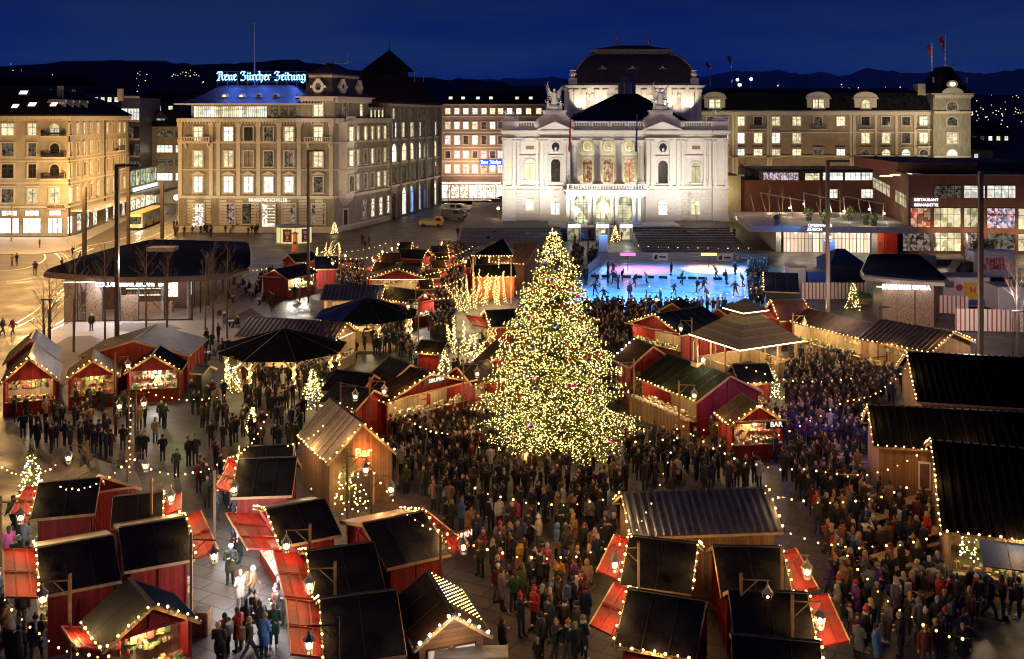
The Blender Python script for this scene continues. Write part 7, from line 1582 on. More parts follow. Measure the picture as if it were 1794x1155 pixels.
# far tent with hanging lights
p=P(865,475); t=thing('tent_canopy','dark peaked tent canopy with curtains of fairy lights near the opera steps','tent',(p.x,118,0)); q=MB(); x0,x1=PY(826,440,118).x-p.x,PY(900,440,118).x-p.x; z=PY(0,443,118).z
q.add([(x0,-3,z),(x1,-3,z),(x1,4,z),(x0,4,z),((x0+x1)/2+1.2,.5,z+1.6)],[(0,1,4),(1,2,4),(2,3,4),(3,0,4),(3,2,1,0)]); q.build('canopy',BLACK,t); q=MB()
for x in (x0+.3,x1-.3):
    for y in (-2.8,3.8): q.bar((x,y,0),(x,y,z),.14)
q.build('posts',WOODL,t)
lights_on('light_curtain','curtain of yellow bulbs hanging under the far tent canopy',[[V(p.x+x0,115,z),V(p.x+x1,115,z)]]+[[V(p.x+x0+1+i*1.1,115,z),V(p.x+x0+1+i*1.1,115,z-.4-.5*(i%3))] for i in range(4)],.3,BMB,False); light('POINT',(p.x+x0+2,114.5,z-.6),120,(1,.75,.3),.1)
# shingled square pavilion with light strips
SH=planks('shingles',(.13,.1,.06),(.3,.24,.15),.22,'Z'); ze=2.8; c4=[P(1207,585,ze),P(1296,613.5,ze),P(1409,597,ze)]; c4.append(c4[0]+c4[2]-c4[1]); cc=(c4[0]+c4[2])/2; FOOT.append((cc.xy,(c4[1]-c4[0]).xy.normalized(),3.2,3.2))
t=thing('shingled_pavilion','square pavilion with two tiered shingle roof edged by warm light strips','pavilion',(cc.x,cc.y,0)); o_=V(cc.x,cc.y,0); c4=[v-o_ for v in c4]; zu=4.7
u4=[V(v.x*.27,v.y*.27,zu) for v in c4]; q=MB(); q.loft(c4,u4); q.poly(c4); q.build('roof',SH,t)
u5=[V(v.x*.4,v.y*.4,zu+.45) for v in c4]; q=MB(); ap=V(0,0,zu+1.35); q.add(u5+[ap],[(0,1,4),(1,2,4),(2,3,4),(3,0,4),(3,2,1,0)]); q.build('upper_roof',SH,t); q=MB(); q.loft(u4,[v+V(0,0,.5) for v in u4]); q.build('louvre',TIMB,t)
q=MB(); 
for k in range(4): q.bar(c4[k]-V(0,0,.05),c4[(k+1)%4]-V(0,0,.05),.05,.06); q.bar(u5[k]-V(0,0,.04),u5[(k+1)%4]-V(0,0,.04),.04,.05)
q.build('light_strip',emis('led_gold',(1,.78,.38),9),t)
q=MB()
for k in range(4):
    v=c4[k]*.86; v.z=0; q.bar(v,V(v.x,v.y,ze),.18)
    for f_ in (.33,.66): w_=(c4[k]*.86).lerp(c4[(k+1)%4]*.86,f_); w_.z=0; q.bar(w_,V(w_.x,w_.y,ze),.12)
q.build('post',WOODL,t); q=MB(); 
for k in range(4): a_=c4[k]*.8; b_=c4[(k+1)%4]*.8; a_.z=b_.z=.5; q.bar(a_,b_,.3,1.0)
q.build('counter',WOODL,t); light('POINT',(cc.x,cc.y,2.3),300,(1,.78,.4),.3)
for k in range(4):
    m_=(c4[k]+c4[(k+1)%4])/2*1.08+o_; light('POINT',(m_.x,m_.y,2.5),150,(1,.75,.38),.1)
for k in range(3): rr=random.Random(k); q=MB(); [q.lathe([(.09,0),(.12,.15),(.05,.3)],6,((c4[1]*.8).lerp(c4[2]*.8,rr.random())+V(rr.uniform(-.1,.1),rr.uniform(-.1,.1),1.0-ze*.8))) for _ in range(20)]; q.build('goods',GCOL[k],t)
# octagonal pavilions
def octag(cx_,Yc,Rr,ze,za,lab,blue):
    x=(cx_-CX)*Yc/F; t=thing('octagonal_pavilion',lab,'pavilion',(x,Yc,0),group='octagonal pavilions'); cs=[V(Rr*math.cos(math.pi/8+i*math.pi/4),Rr*math.sin(math.pi/8+i*math.pi/4),ze) for i in range(8)]; ap=V(0,0,za)
    q=MB(); 
    for i in range(8): a_,b_=cs[i],cs[(i+1)%8]; q.add([a_,b_,ap,a_-V(0,0,.08),b_-V(0,0,.08)],[(0,1,2),(0,3,4,1)],1 if (blue and i in(3,4)) else 0)
    q.build('roof',[mat('canvas_black',(.012,.012,.014),.7,.3,1.5,bump=.3,spec=0),mat('canvas_blue',(.012,.02,.09),.8,.3,1.5,bump=.3,spec=0)],t)
    q=MB()
    for i in range(8): q.bar(cs[i],ap,.08,.06)
    q.build('roof_seam',METD,t)
    for i in range(8):
        v=cs[i]*.86; q=MB(); q.bar((v.x,v.y,0),(v.x,v.y,ze+.1),.2); dd=cs[(i+1)%8]-cs[i]; dd.z=0; dd.normalize()
        for s in (-1,1): q.bar((v.x,v.y,ze-.9),V(v.x,v.y,ze)+dd*s*.9,.1)
        q.build('post',WOODL,t)
    q=MB(); 
    for i in range(8): q.bar(cs[i]*.86+V(0,0,ze*.14),cs[(i+1)%8]*.86+V(0,0,ze*.14),.14)
    q.build('beam',WOODL,t); MB().lathe([(Rr*.98,0),(Rr*.98,.22)],8,a0=math.pi/8).build('platform',WOODL,t)
    MB().lathe([(1.3,.22),(1.3,1.25),(1.45,1.3)],8).build('bar_counter',WOODL,t)
    o_=V(x,Yc,0)
    for i in range(8):
        v=cs[i]*.86; pts=[]; 
        for k in range(27): an=k*.9; pts.append(o_+V(v.x+.15*math.cos(an),v.y+.15*math.sin(an),.25+k*(ze-.3)/26))
        if v.y<2: lights_on('light_wrap','spiral of yellow bulbs round post %s of the %s'%(['one','two','three','four','five','six','seven','eight'][i],lab.split(' with')[0]),[pts],.1,BMY,False,group='bulb spirals on the pavilion posts',off=V(0,0,0)); 
        if v.y<2: light('POINT',o_+V(v.x*1.06,v.y*1.06-.25,1.5),26,(1,.78,.35),.1)
    light('POINT',o_+V(0,0,ze+.2),260,(1,.78,.4),.3); light('POINT',o_+V(2.5,-1,ze-.1),120,(1,.78,.4),.3); light('POINT',o_+V(-2.5,-1,ze-.1),120,(1,.78,.4),.3)
    return t
octag(497,81.8,5.1,2.6,4.15,'near octagonal pavilion with black canvas roof and bulb wrapped posts',False)
octag(643,95.3,4.9,2.7,4.25,'far octagonal pavilion with blue and black canvas roof and bulb wrapped posts',True)
# ================================================================ Christmas tree
TB=Vector((PY(970,790,64.4).x,64.4,0)); TH=14.0
t=thing('christmas_tree','giant fir tree covered in thousands of yellow bulbs and coloured baubles','christmas tree',TB.to_tuple())
FOOT.append((TB.xy,Vector((1,0)),2.6,2.6))
MB().tube([(0,0,0),(0,0,7),(0,0,13.6)],[.35,.2,.03],8).build('trunk',BARK,t)
rr=random.Random(42); nd=MB(); bulbs=[]; 
def prof(z): # crown radius at height z
    u=z/TH; return max(.08,(4.7*(1-u)**.8)*(1.0 if u>.1 else .75+u*2.5))
NEED=[mat('needles_dark',(.06,.075,.016),.8,.5,4),mat('needles_mid',(.12,.14,.03),.8,.5,4)]
zc=.7
while zc<13.7:
    rad=prof(zc); nb=int(7+rad*3.6)
    for k in range(nb):
        an=rr.uniform(0,6.283); L=rad*rr.choice((rr.uniform(.5,.95),rr.uniform(.85,1.3))); droop=rr.uniform(.02,.22)*L; up=rr.uniform(-.05,.18)*L
        n=max(3,int(L/.28)); dirv=V(math.cos(an),math.sin(an),0); sd=V(-math.sin(an),math.cos(an),0)
        nd.bar((0,0,zc),dirv*L+V(0,0,zc+up-droop),.04,.04)
        for i in range(n):
            s=(i+1)/n; p=dirv*(L*s)+V(0,0,zc+up*s-droop*s*s); wd=(1-s*.75)*L*.3+.1
            for q_ in range(8):
                sg=rr.choice((-1,1)); e_=p+sd*sg*wd*rr.uniform(.3,1)+dirv*rr.uniform(0,.3)+V(0,0,rr.uniform(-.22,.08)); m_=(p+e_)/2; w2=V(rr.uniform(-1,1),rr.uniform(-1,1),rr.uniform(-.3,1)).normalized()*.07
                nd.add([p,m_+w2,e_,m_-w2],[(0,1,2,3)],rr.choice((0,1)))
            if s>.38:
                for _ in range(6 if s>.6 else 3):
                    if rr.random()<.85: bulbs.append(p+sd*rr.uniform(-1,1)*wd+V(0,0,rr.uniform(-.12,.12))+dirv*.08)
    zc+=.34-.008*zc
# leader and top tufts
for k in range(60): a_=rr.uniform(0,6.28); z=rr.uniform(12.6,14); nd.bar((0,0,z),(math.cos(a_)*.3*(14.3-z),math.sin(a_)*.3*(14.3-z),z+.12),.03,.02,1)
for k in range(45): a_=rr.uniform(0,6.28); z=rr.uniform(12.4,14); r_=.36*(14.2-z); bulbs.append(V(math.cos(a_)*r_,math.sin(a_)*r_,z))
nd.build('crown',NEED,t)
front=[b for b in bulbs if b.y<.5]; rest=[b for b in bulbs if b.y>=.5]; rr.shuffle(front)
for b in front[:100]: ob('bulb',BMY,t,loc=b)
q=MB(); [q.ico(b,rr.uniform(.017,.032)) for b in front[100:]+rest]; o=q.build('bulb',emis('tree_bulb',(1,.68,.22),6.5),t); o['kind']='stuff'
BC=[mat('bauble_%d'%i,c,.2,.05,3,metal=.6) for i,c in enumerate([(.5,.03,.12),(.05,.08,.5),(.6,.12,.4),(.5,.05,.03)])]
bms=[MB().blob((0,0,0),.13,10,8).mesh('bauble',m,True) for m in BC]
for i in range(55):
    z=rr.uniform(1.2,12); a_=rr.uniform(-2.8,-.35); r_=prof(z)*rr.uniform(.88,1.02); ob('bauble',rr.choice(bms),t,loc=V(math.cos(a_)*r_,math.sin(a_)*r_,z))
for z,r_,n in ((1.2,4.9,6),(3.2,4.0,6),(5.6,3.3,5),(8,2.4,4),(10.3,1.7,4),(12.4,1.0,3)):
    for k in range(n): a_=6.283*k/n+z; light('POINT',TB+V(math.cos(a_)*r_,math.sin(a_)*r_,z),62 if z<9 else 45,(1,.78,.36),.25)
for z,r_ in ((2,2.2),(5,1.8),(8,1.2),(11,.6)):
    for k in range(3): a_=2.1*k+z; light('POINT',TB+V(math.cos(a_)*r_,math.sin(a_)*r_,z),150,(1,.8,.35),.3)
# small firs without or with lights, and light wrapped slim trees
def fir(x,y,h,lab,lit,seed,zbase=0):
    p=P(x,y); t=thing('small_fir',lab,'fir tree',p.to_tuple(),group=None); rr=random.Random(seed); q=MB(); MB().tube([(0,0,0),(0,0,h)],[.07,.01],5).build('trunk',BARK,t); z=.25; bl=[]
    while z<h*.97:
        rd=(1-z/h)*h*.3+.05
        for k in range(9):
            an=rr.uniform(0,6.28); L=rd*rr.uniform(.7,1.1); d_=V(math.cos(an),math.sin(an),0); s_=V(-d_.y,d_.x,0)
            for i in range(4):
                s=(i+1)/4; pt=d_*L*s+V(0,0,z-.15*L*s); e_=pt+s_*rr.uniform(-.16,.16)+d_*.12+V(0,0,rr.uniform(-.08,.05)); m_=(pt+e_)/2; q.add([pt,m_+V(0,0,.03),e_,m_-V(0,0,.03)],[(0,1,2,3)])
            if lit and rr.random()<lit: bl.append(d_*L+V(0,0,z))
        z+=.16
    q.build('crown',NEED[1],t)
    for b in bl[:100]: ob('bulb',BMY,t,loc=b)
    if lit: light('POINT',p+V(0,-.7,h*.55),40,(1,.8,.38),.2)
fir(1117,722,3.0,'dark unlit fir beside the plank bar right of the big tree',0,1)
fir(1347,700,3.4,'slim bulb covered fir behind the drinks stall',.9,2); fir(1330,712,2.0,'tiny lit fir left of the slim one behind the drinks stall',.9,3)
fir(610,895,3.6,'bulb covered fir in front of the Bar hut door',.95,4); fir(563,865,2.0,'little bulb covered fir at the left corner of the Bar hut',.9,5)
fir(205,905,3.2,'bulb covered fir wedged between black roofs at lower left',.9,6); fir(55,880,3.0,'bulb covered fir at the left edge behind the black roofs',.8,7)
fir(779,678,3.0,'lit fir beside the closed red box stall',.7,8); fir(405,690,2.9,'bulb covered fir at the left posts of the near pavilion',.9,9); fir(555,720,3.4,'bulb covered fir right of the near pavilion',.8,10); fir(443,760,1.8,'pair sized low lit fir before the near pavilion',.9,11)
fir(1078,425,3,'small lit fir between the rink and the opera doors',.7,12); fir(1495,545,3.2,'lit fir at the left corner of the car park pavilion',.4,13); fir(548,700,2.6,'bulb covered fir at the right corner of the near pavilion',.9,14); fir(1705,985,2.4,'dense bulb cluster fir by the blue awning at lower right',.9,15); fir(1025,405,2.2,'little lit fir beside the brasserie wall, far left',.0,16) if 0 else None
fir(586,411,2.4,'small lit fir at the corner of the newspaper building',.8,17)
BMT=MB().ico((0,0,0),.038).mesh('bulb',emis('tree_wrap_bulb',(1,.68,.22),6))
def light_tree(x,y,ytop,lab,seed,n=3,spread=.5,nbul=85):
    p=P(x,y); h=H-(ytop-YH)*p.y/F; t=thing('light_wrapped_tree',lab,'tree',p.to_tuple(),group=None); rr=random.Random(seed); q=MB(); bl=[]
    for i in range(n):
        pt=V(rr.uniform(-.1,.1)*spread,rr.uniform(-.1,.1),0); path=[pt]; hh=h*(1 if i==0 else rr.uniform(.5,.9)); dx=rr.uniform(-1,1)*spread/hh*(.25 if i==0 else 1.6); dy=rr.uniform(-.4,.4)*spread/hh
        k=12
        for j in range(k): pt=pt+V(dx*hh/k+rr.uniform(-.09,.09),dy*hh/k,hh/k); path.append(pt)
        q.tube(path,[.05*(1-j/(k+2)) for j in range(k+1)],5)
        m=int(nbul/n)
        for j in range(m):
            s=j/m*k; a_=path[int(s)]; b_=path[min(k,int(s)+1)]; c_=a_.lerp(b_,s-int(s)); an=j*1.3; wv=.12*(1-.6*j/m)+.03; bl.append(c_+V(math.cos(an)*wv,math.sin(an)*wv,0))
    q.build('trunk',BARK,t)
    for b in bl[:100]: ob('bulb',BMT,t,loc=b)
    light('POINT',p+V(0,-.7,h*.5),110,(1,.8,.38),.2)
for k,(x,y,yt,n,sp,nbl) in enumerate(((804,545,487,5,1.6,98),(815,548,492,5,1.5,98),(823,541,487,1,.3,60),(833,541,477,2,.4,80),(844,535,471,3,1.0,95),(851,533,478,2,.9,80),(868,533,482,2,.5,80),(874,535,484,1,.3,60),(886,531,475,1,.3,60),(796,620,553,2,.5,90),(806,622,560,3,.8,95),(818,625,575,3,1.2,90),(830,634,590,3,.9,90),(862,634,555,4,1.6,98),(868,636,574,3,.8,90))):
    light_tree(x,y,yt,'%s of the bulb wrapped slim trees in the %s row, counted from the left'%(['first','second','third','fourth','fifth','sixth','seventh','eighth','ninth','first','second','third','fourth','fifth','sixth'][k],'back' if k<9 else 'front'),k+5,n,sp,nbl)
for k,(x,y,yt,n) in enumerate(((572,448,424,3),(580,448,422,3),(592,446,425,1),(553,448,434,1),(770,450,423,1),(786,445,428,1))): light_tree(x,y,yt,'%s small light wrapped sapling %s'%(['leftmost thick','taller thick','thin straight','short slanting','upright','short'][k],'behind the blue roofed stall' if k<4 else 'at the head of the crowded lane'),k+50,n,.8,50)
# ================================================================ lantern posts and overhead strings
def hexl(mb,gl,c,s=1):
    for i in range(6):
        a0=i*math.pi/3; u=V(math.cos(a0),math.sin(a0),0); mb.bar(c+u*.12*s+V(0,0,-.25*s),c+u*.21*s+V(0,0,.2*s),.025)
    mb.lathe([(.24*s,.2*s),(.08*s,.38*s),(.03*s,.5*s)],6,c); mb.lathe([(.13*s,-.28*s),(.12*s,-.25*s)],6,c)
LPOST=[]; PWD=mat('post_wood',(.16,.1,.055),.8,.3,4)
def lantern(x,y,lab,z=3.3,side=1,h=4.2,e=48):
    c=P(x,y,z); b=c+V(side*-.95,.1,0); t=thing('lantern_post',lab,'lantern post',(b.x,b.y,0)); d=V(side*.95,-.1,0)
    MB().bar((0,0,0),(0,0,h),.1).build('post',PWD,t); q=MB(); q.bar((0,0,h-.25),d+V(d.x*.08,0,h-.25),.045); q.bar((0,0,h-.85),d*.65+V(0,0,h-.25),.035); q.build('bracket',PWD,t)
    q=MB(); hexl(q,None,d+V(0,0,z)); q.tube([d+V(0,0,z+.45),d+V(0,0,h-.25)],.015,4); ln=q.build('lantern',METG,t); MB().ico(d+V(0,0,z-.02),.115).build('flame',LAMP,ln)
    light('POINT',c,e*1.7,(1,.56,.2),.1); LPOST.append(V(b.x,b.y,h)); return t
LL=[(36,907,1,'at the left edge beside the torn roof'),(75,1050,-1,'over the two left edge shutters'),(255,817,1,'in front of the crumpled tarp stall'),(300,873,1,'at the small black roof by the bright alley'),(375,975,1,'over the right shutters of the brown backed stall'),(410,858,1,'left of the roof at the alley head'),(502,957,-1,'over the long red shutters'),(542,1027,-1,'over the middle alley shutter'),(542,1131,-1,'at the bottom edge over the alley'),(641,824,1,'before the Bar hut gable'),(685,858,1,'right of the Bar hut door'),(812,959,1,'over the SCHMARRN shutter'),(1077,990,-1,'left of the black roofs before the corrugated hut'),(1414,1002,1,'over the long red shutter facing the dark crowd'),(1437,1088,1,'in the steam over the bottom right shutter'),(622.5,695,1,'left of the wide red stall'),(673,686,1,'at the left end of the bulb garland stall'),(836,655,1,'just left of the big tree'),(224,641,1,'above the white counter stall'),(209,712,-1,'left arm in the open square before the stalls'),(252,708,1,'right arm in the open square before the stalls'),(605,448,1,'by the blue roof near the kiosk'),(583,461,-1,'over the tilted red shutter'),(654,456,-1,'behind the big red gable'),(670,441,-1,'at the second row behind the big red gable'),(686.5,435,1,'at the far left of the back stalls'),(698,428,1,'at the very back of the market'),(715,537,-1,'at the olive roof with the white corner'),(745,518,1,'at the right tip of the olive roofed stall'),(1192.6,576,-1,'before the wide gabled stall by the shingled pavilion'),(1216,693,1,'over the plank bar with sheepskins'),(1087,652,-1,'between the big tree and the tall narrow stall'),(1409,567,1,'at the left end of the long bright stall'),(816,458,-1,'on the right of the crowded lane'),(1345,1048,1,'between the bottom right black roofs'),(1150,525,1,'before the near fence of the rink'),(825,619,1,'among the front light wrapped trees'),(120,803,-1,'by the pile of bulbs at far left')]
for x,y,s,l in LL: lantern(x,y,'wooden post with hanging hexagonal lantern '+l,side=s,e=48 if y>600 else 70)
strings=[((790,936,4.6),(1100,945,4.4),.5),((640,800,4.6),(790,936,4.6),.5),((880,640,4.2),(1090,640,4.2),.3),((0,815,4.2),(100,812,4.2),.3),((228,690,6),(228,830,4.5),.2),((100,850,4.2),(228,800,5.4),.4),((228,800,5.4),(400,800,4.4),.5),((400,800,4.4),(470,720,4.4),.4),((1100,945,4.4),(1190,740,4.4),.5),((1190,740,4.4),(1420,820,4.4),.5),((1420,820,4.4),(1630,780,4.4),.5),((1250,780,4.3),(1480,700,4.3),.4),((1300,640,4.2),(1500,660,4.2),.4),((1480,700,4.3),(1590,640,4.6),.4),((1375,930,4.2),(1660,930,4.2),.4),((1000,760,4.5),(1290,730,4.3),.5),((600,700,4.2),(500,780,4.4),.4),((790,760,4.3),(680,700,4.2),.3),((560,440,4.2),(680,425,4.2),.3),((590,452,4.2),(700,432,4.2),.4),((640,470,4.2),(560,440,4.2),.3),((745,480,4.2),(815,450,4.2),.3),((750,500,4.2),(820,480,4.2),.3),((745,520,4.2),(830,505,4.2),.3),((760,450,4.2),(830,430,4.2),.3),((1110,430,3),(1320,434,3),.1),((1080,525,4.2),(1340,500,4.2),.3),((1090,490,4.2),(1340,520,4.2),.3),((1460,940,4.0),(1700,1120,4.0),.5),((0,1040,4.2),(200,1150,4.2),.4),((1330,860,4.2),(1600,850,4.3),.4),((820,850,4.5),(1090,865,4.2),.4),((470,470,4.2),(380,460,4.2),.3),((400,690,4),(240,680,4.5),.3)]
SL=['from the SCHMARRN stall across the crowd to the black roofs', 'from the Bar hut down to the SCHMARRN stall', 'passing behind the giant tree at mid height', 'at the left edge above the open square', 'running up the post in the open left square', 'over the roofs at far lower left', 'from left roofs to the post in the square', 'from the square post towards the alley head', 'from the alley head up to the near octagonal pavilion', 'rising from black roofs to the plank bar', 'from the plank bar over the right crowd', 'from the right crowd to the black hut window', 'from the drinks stall towards the shingled pavilion crowd', 'just behind the drinks stall', 'beside the farthest huge black hut', 'over the dark seating area', 'in front of the giant tree, lower right', 'between the near pavilion and the Bar hut', 'above the wide red stall left of the tree', 'from kiosk to the back stalls, upper one', 'behind the tilted red shutter', 'from the big red gable to the kiosk', 'across the crowded lane, third from the front', 'across the crowded lane, second from the front', 'across the crowded lane, nearest one', 'across the crowded lane, farthest one', 'along the foot of the opera steps', 'above the near ice, rising right', 'above the near ice, falling right', 'across the lower right corner over the cargo bicycle', 'across the lower left corner', 'from the corrugated hut to the black huts', 'over the crowd just left of the corrugated hut', 'at the right end of the cafe', 'over the grill booth left of the near pavilion']
for k,(a_,b_,sg) in enumerate(strings):
    A_=P(*a_);B_=P(*b_); n=12; pts=curve_pts(A_,B_,sg*1.6,n); L=(B_-A_).length; pos=lambda y:'far' if y<520 else 'middle' if y<720 else 'near'
    hz=lambda x:'left edge' if x<250 else 'left' if x<600 else 'centre left' if x<850 else 'centre' if x<1050 else 'centre right' if x<1350 else 'right' 
    lights_on('string_lights','sagging line of warm bulbs '+SL[k],[pts],.95,BMS if (a_[1]+b_[1])/2>600 else BM,False,off=V(0,0,-.05))
    for s in (.3,.7): light('POINT',A_.lerp(B_,s)-V(0,0,sg*1.6+.2),16,(1,.62,.28),.1)
# unseen point lights added to brighten the alley, lanes and crowd

for x,y,e in ((395,930,170),(440,985,190),(470,1035,300),(440,1080,300),(480,1110,260),(400,1020,170),(20,1000,90),(35,1070,90)):
    light('POINT',P(x,y)+V(0,0,2.0),e,(.92,.94,1),.25)
for x,y,e in ((700,780,60),(820,800,60),(1150,800,70),(1230,770,60),(930,870,60),(1480,680,90),(1430,740,60),(300,770,80),(130,760,90),(60,720,90),(450,720,70),(1420,640,120),(1560,850,26),(1500,960,20),(790,480,120),(790,530,120),(640,500,120),(1080,590,90),(960,1000,50),(1000,1080,50),(1600,1060,30),(900,1100,50)):
    light('POINT',P(x,y)+V(0,0,4.2),e*3.0,(1,.5,.16),.3)
light('POINT',P(1430,690,3.8),520,(.35,.22,1),.2); light('POINT',P(310,690,2.4),60,(.4,1,.15),.1)
COATS=[('black',(.012,.012,.014)),('charcoal',(.03,.03,.033)),('dark navy',(.012,.018,.05)),('dark brown',(.05,.028,.016)),('olive green',(.05,.055,.022)),('burgundy',(.1,.012,.02)),('camel',(.3,.17,.08)),('bright red',(.4,.02,.015)),('cream',(.5,.44,.34)),('grey',(.16,.16,.17)),('sky blue',(.08,.2,.42)),('pink',(.5,.08,.2)),('mustard',(.4,.22,.03)),('forest green',(.015,.06,.025)),('violet',(.09,.03,.16)),('white',(.6,.6,.58))]
CWT=[26,18,14,10,8,5,6,3,4,8,3,1,2,4,2,2]
HAIRS=[('dark',(.015,.01,.008)),('brown',(.06,.03,.015)),('blond',(.42,.28,.12)),('grey',(.3,.29,.28))]
HATS=[('red',(.4,.02,.02)),('white',(.6,.58,.55)),('black',(.015,.015,.015)),('navy',(.015,.02,.07)),('mustard',(.4,.2,.03)),('grey',(.2,.2,.2))]
POSE={'stand':'standing','cup':'holding cup','fold':'arms folded','walk':'walking','photo':'photographing','sit':'seated','skate':'skating'}
BAGS=[MB().bevbox(-.16,.16,.14,.32,.98,1.42,.05).mesh('backpack',CLOTH),MB().bevbox(.24,.33,-.16,.16,.72,.98,.02).bar((.28,0,.98),(0,.1,1.45),.02).mesh('shoulder_bag',CLOTH)]
SCARF=MB().lathe([(.085,1.42),(.115,1.45),(.105,1.52),(.075,1.54)],12,(0,-.01,0)).box(.01,.09,-.2,-.16,1.12,1.46).mesh('scarf',CLOTH,True)
USED=set(); PR=random.Random(99); NP=[0]
def clear(p,mg=.35):
    for c,d,hl,hw in FOOT:
        v=p-c; a=abs(v.dot(d)); b=abs(v.x*-d.y+v.y*d.x)
        if a<hl+mg-.25 and b<hw+mg-.25: return False
    return True
def add_person(loc,yaw,kind,place,scale=1.0,head=None,z=0.0,coatname=None):
    opts=[l for l in LIB if l[0]==kind]
    for tries in range(60):
        k,lg,body,coat,tr,sh,hd=PR.choice(opts); cn,cc=PR.choices(COATS,CWT if tries<25 else None)[0]
        if coatname and tries<8: cn,cc=[c for c in COATS if c[0]==coatname][0]
        hk=PR.choice(list(hd)); hc,hcol=PR.choice(HAIRS if 'hair' in hk else HATS) if hk!='hood' else (cn,cc)
        garment='long %s coat'%cn if lg else '%s jacket'%cn
        hx='%s %s'%(hc,hk) if hk!='hood' else 'hood up'
        lab='person in %s, %s, %s %s'%(garment,hx,POSE[k],place)
        if scale<.8: lab='child in %s, %s, %s %s'%(garment,hx,POSE[k],place)
        if lab not in USED: break
    USED.add(lab); o=ob('person',body,loc=(loc[0],loc[1],z),rz=yaw,label=lab,category='person',group='people at the market'); s=scale*PR.uniform(.94,1.06); o.scale=(s*PR.uniform(.95,1.08),s*PR.uniform(.95,1.1),s)
    o.rotation_euler=(PR.uniform(-.07,.07),PR.uniform(-.06,.06),yaw)
    if kind in('stand','walk','cup') and PR.random()<.22: bg=ob('backpack' if PR.random()<.6 else 'shoulder_bag',BAGS[0] if PR.random()<.6 else BAGS[1],o); bg.color=(*PR.choice([(.02,.02,.02),(.3,.02,.02),(.05,.1,.3),(.25,.15,.06),(.4,.4,.38)]),1)
    if scale>.8 and kind in('stand','cup','fold','walk') and PR.random()<.3: ob('scarf',SCARF,o).color=(*PR.choice([(.4,.03,.03),(.5,.48,.44),(.05,.08,.25),(.3,.25,.1)]),1)
    sk=PR.choice([(1,1,1),(1.05,.98,.92),(.9,.82,.75),(.5,.42,.38)] if PR.random()<.3 else [(1,1,1)]); o.color=(*sk,1)
    c=ob('coat',coat,o); c.color=(*cc,1); t=ob('trousers',tr,o); tc=PR.choice([(.02,.02,.025),(.03,.045,.09),(.015,.015,.015),(.1,.09,.08),(.03,.03,.03)]); t.color=(*tc,1)
    f=ob('shoes',sh,o); f.color=(.02,.015,.012,1) if PR.random()<.8 else (.5,.5,.5,1); h=ob('hat' if hk in('bobble hat','beanie','hood') else 'hair',hd[hk],o); h.color=(*hcol,1)
    NP[0]+=1; return o
def inpoly(x,y,pl):
    r=False; j=len(pl)-1
    for i in range(len(pl)):
        if (pl[i][1]>y)!=(pl[j][1]>y) and x<(pl[j][0]-pl[i][0])*(y-pl[i][1])/(pl[j][1]-pl[i][1])+pl[i][0]: r=not r
        j=i
    return r
REG=[([(640,800),(860,830),(1090,840),(1085,870),(1095,950),(1040,1010),(1030,1180),(870,1180),(860,1040),(790,960),(745,880),(690,860)],.85,'before the big tree'),
([(1345,800),(1530,800),(1640,860),(1660,960),(1720,1180),(1470,1180),(1445,980),(1385,860)],.75,'in lower right crowd'),
([(1085,775),(1240,800),(1330,850),(1340,865),(1090,865)],1.0,'right of the big tree'),
([(1385,635),(1590,640),(1590,700),(1520,715),(1520,800),(1390,790),(1375,700)],1.0,'by the shingled pavilion'),
([(1010,545),(1290,548),(1150,566),(1100,620),(1060,640),(1040,600)],1.1,'at near rink edge'),
([(1050,640),(1100,660),(1080,720),(1060,700)],.9,'behind the big tree'),
([(660,745),(870,745),(890,820),(700,800)],1.0,'left of the big tree'),
([(330,700),(540,700),(530,790),(425,815),(330,770)],.45,'below the near pavilion'),
([(0,745),(210,695),(300,740),(260,810),(130,800),(0,775)],.4,'in left open square'),
([(375,885),(415,860),(500,1000),(545,1180),(375,1180),(392,990)],.42,'in the bright alley'),
([(-20,900),(42,920),(60,1090),(95,1180),(-20,1180)],.7,'at lower left edge'),
([(768,440),(812,440),(800,540),(792,600),(755,600),(745,545),(772,500)],1.5,'in the crowded lane'),
([(590,470),(640,475),(640,525),(585,510)],1.0,'by big red gable'),
([(330,600),(440,595),(425,650),(335,650)],.22,'near the cafe tables'),
([(440,480),(560,500),(545,540),(440,545)],.12,'near the middle mast'),
([(560,425),(880,402),(880,440),(560,440)],.012,'on the far paving'),
([(0,430),(60,425),(300,440),(60,600),(0,640)],.012,'on the tram street'),
([(1310,470),(1345,470),(1345,540),(1312,540)],1.1,'at right rink side'),
([(300,395),(330,404),(480,408),(480,415),(320,420),(296,410)],.1,'by the newspaper building'),
([(280,800),(400,820),(420,860),(370,900),(300,870)],.4,'near the alley head'),
([(425,660),(590,640),(585,690),(430,690)],.9,'under the near pavilion'),
([(580,575),(720,565),(715,620),(585,620)],.9,'under the far pavilion'),
([(600,620),(730,620),(740,650),(690,620),(600,640)],.6,'near red box stall'),
([(770,655),(880,665),(870,740),(830,690)],.7,'at counter beside tree'),
([(1235,740),(1400,745),(1400,790),(1240,790)],.8,'before the drinks stall'),
([(1660,990),(1800,1010),(1800,1110),(1700,1080)],.35,'by the blue awning'),
([(990,400),(1110,402),(1110,432),(990,430)],.06,'at the opera doors'),
([(1000,440),(1050,440),(1030,500),(990,530)],.35,'at left rink side'),
([(830,400),(980,412),(980,432),(850,430)],.03,'on the opera steps')]
pts=[]
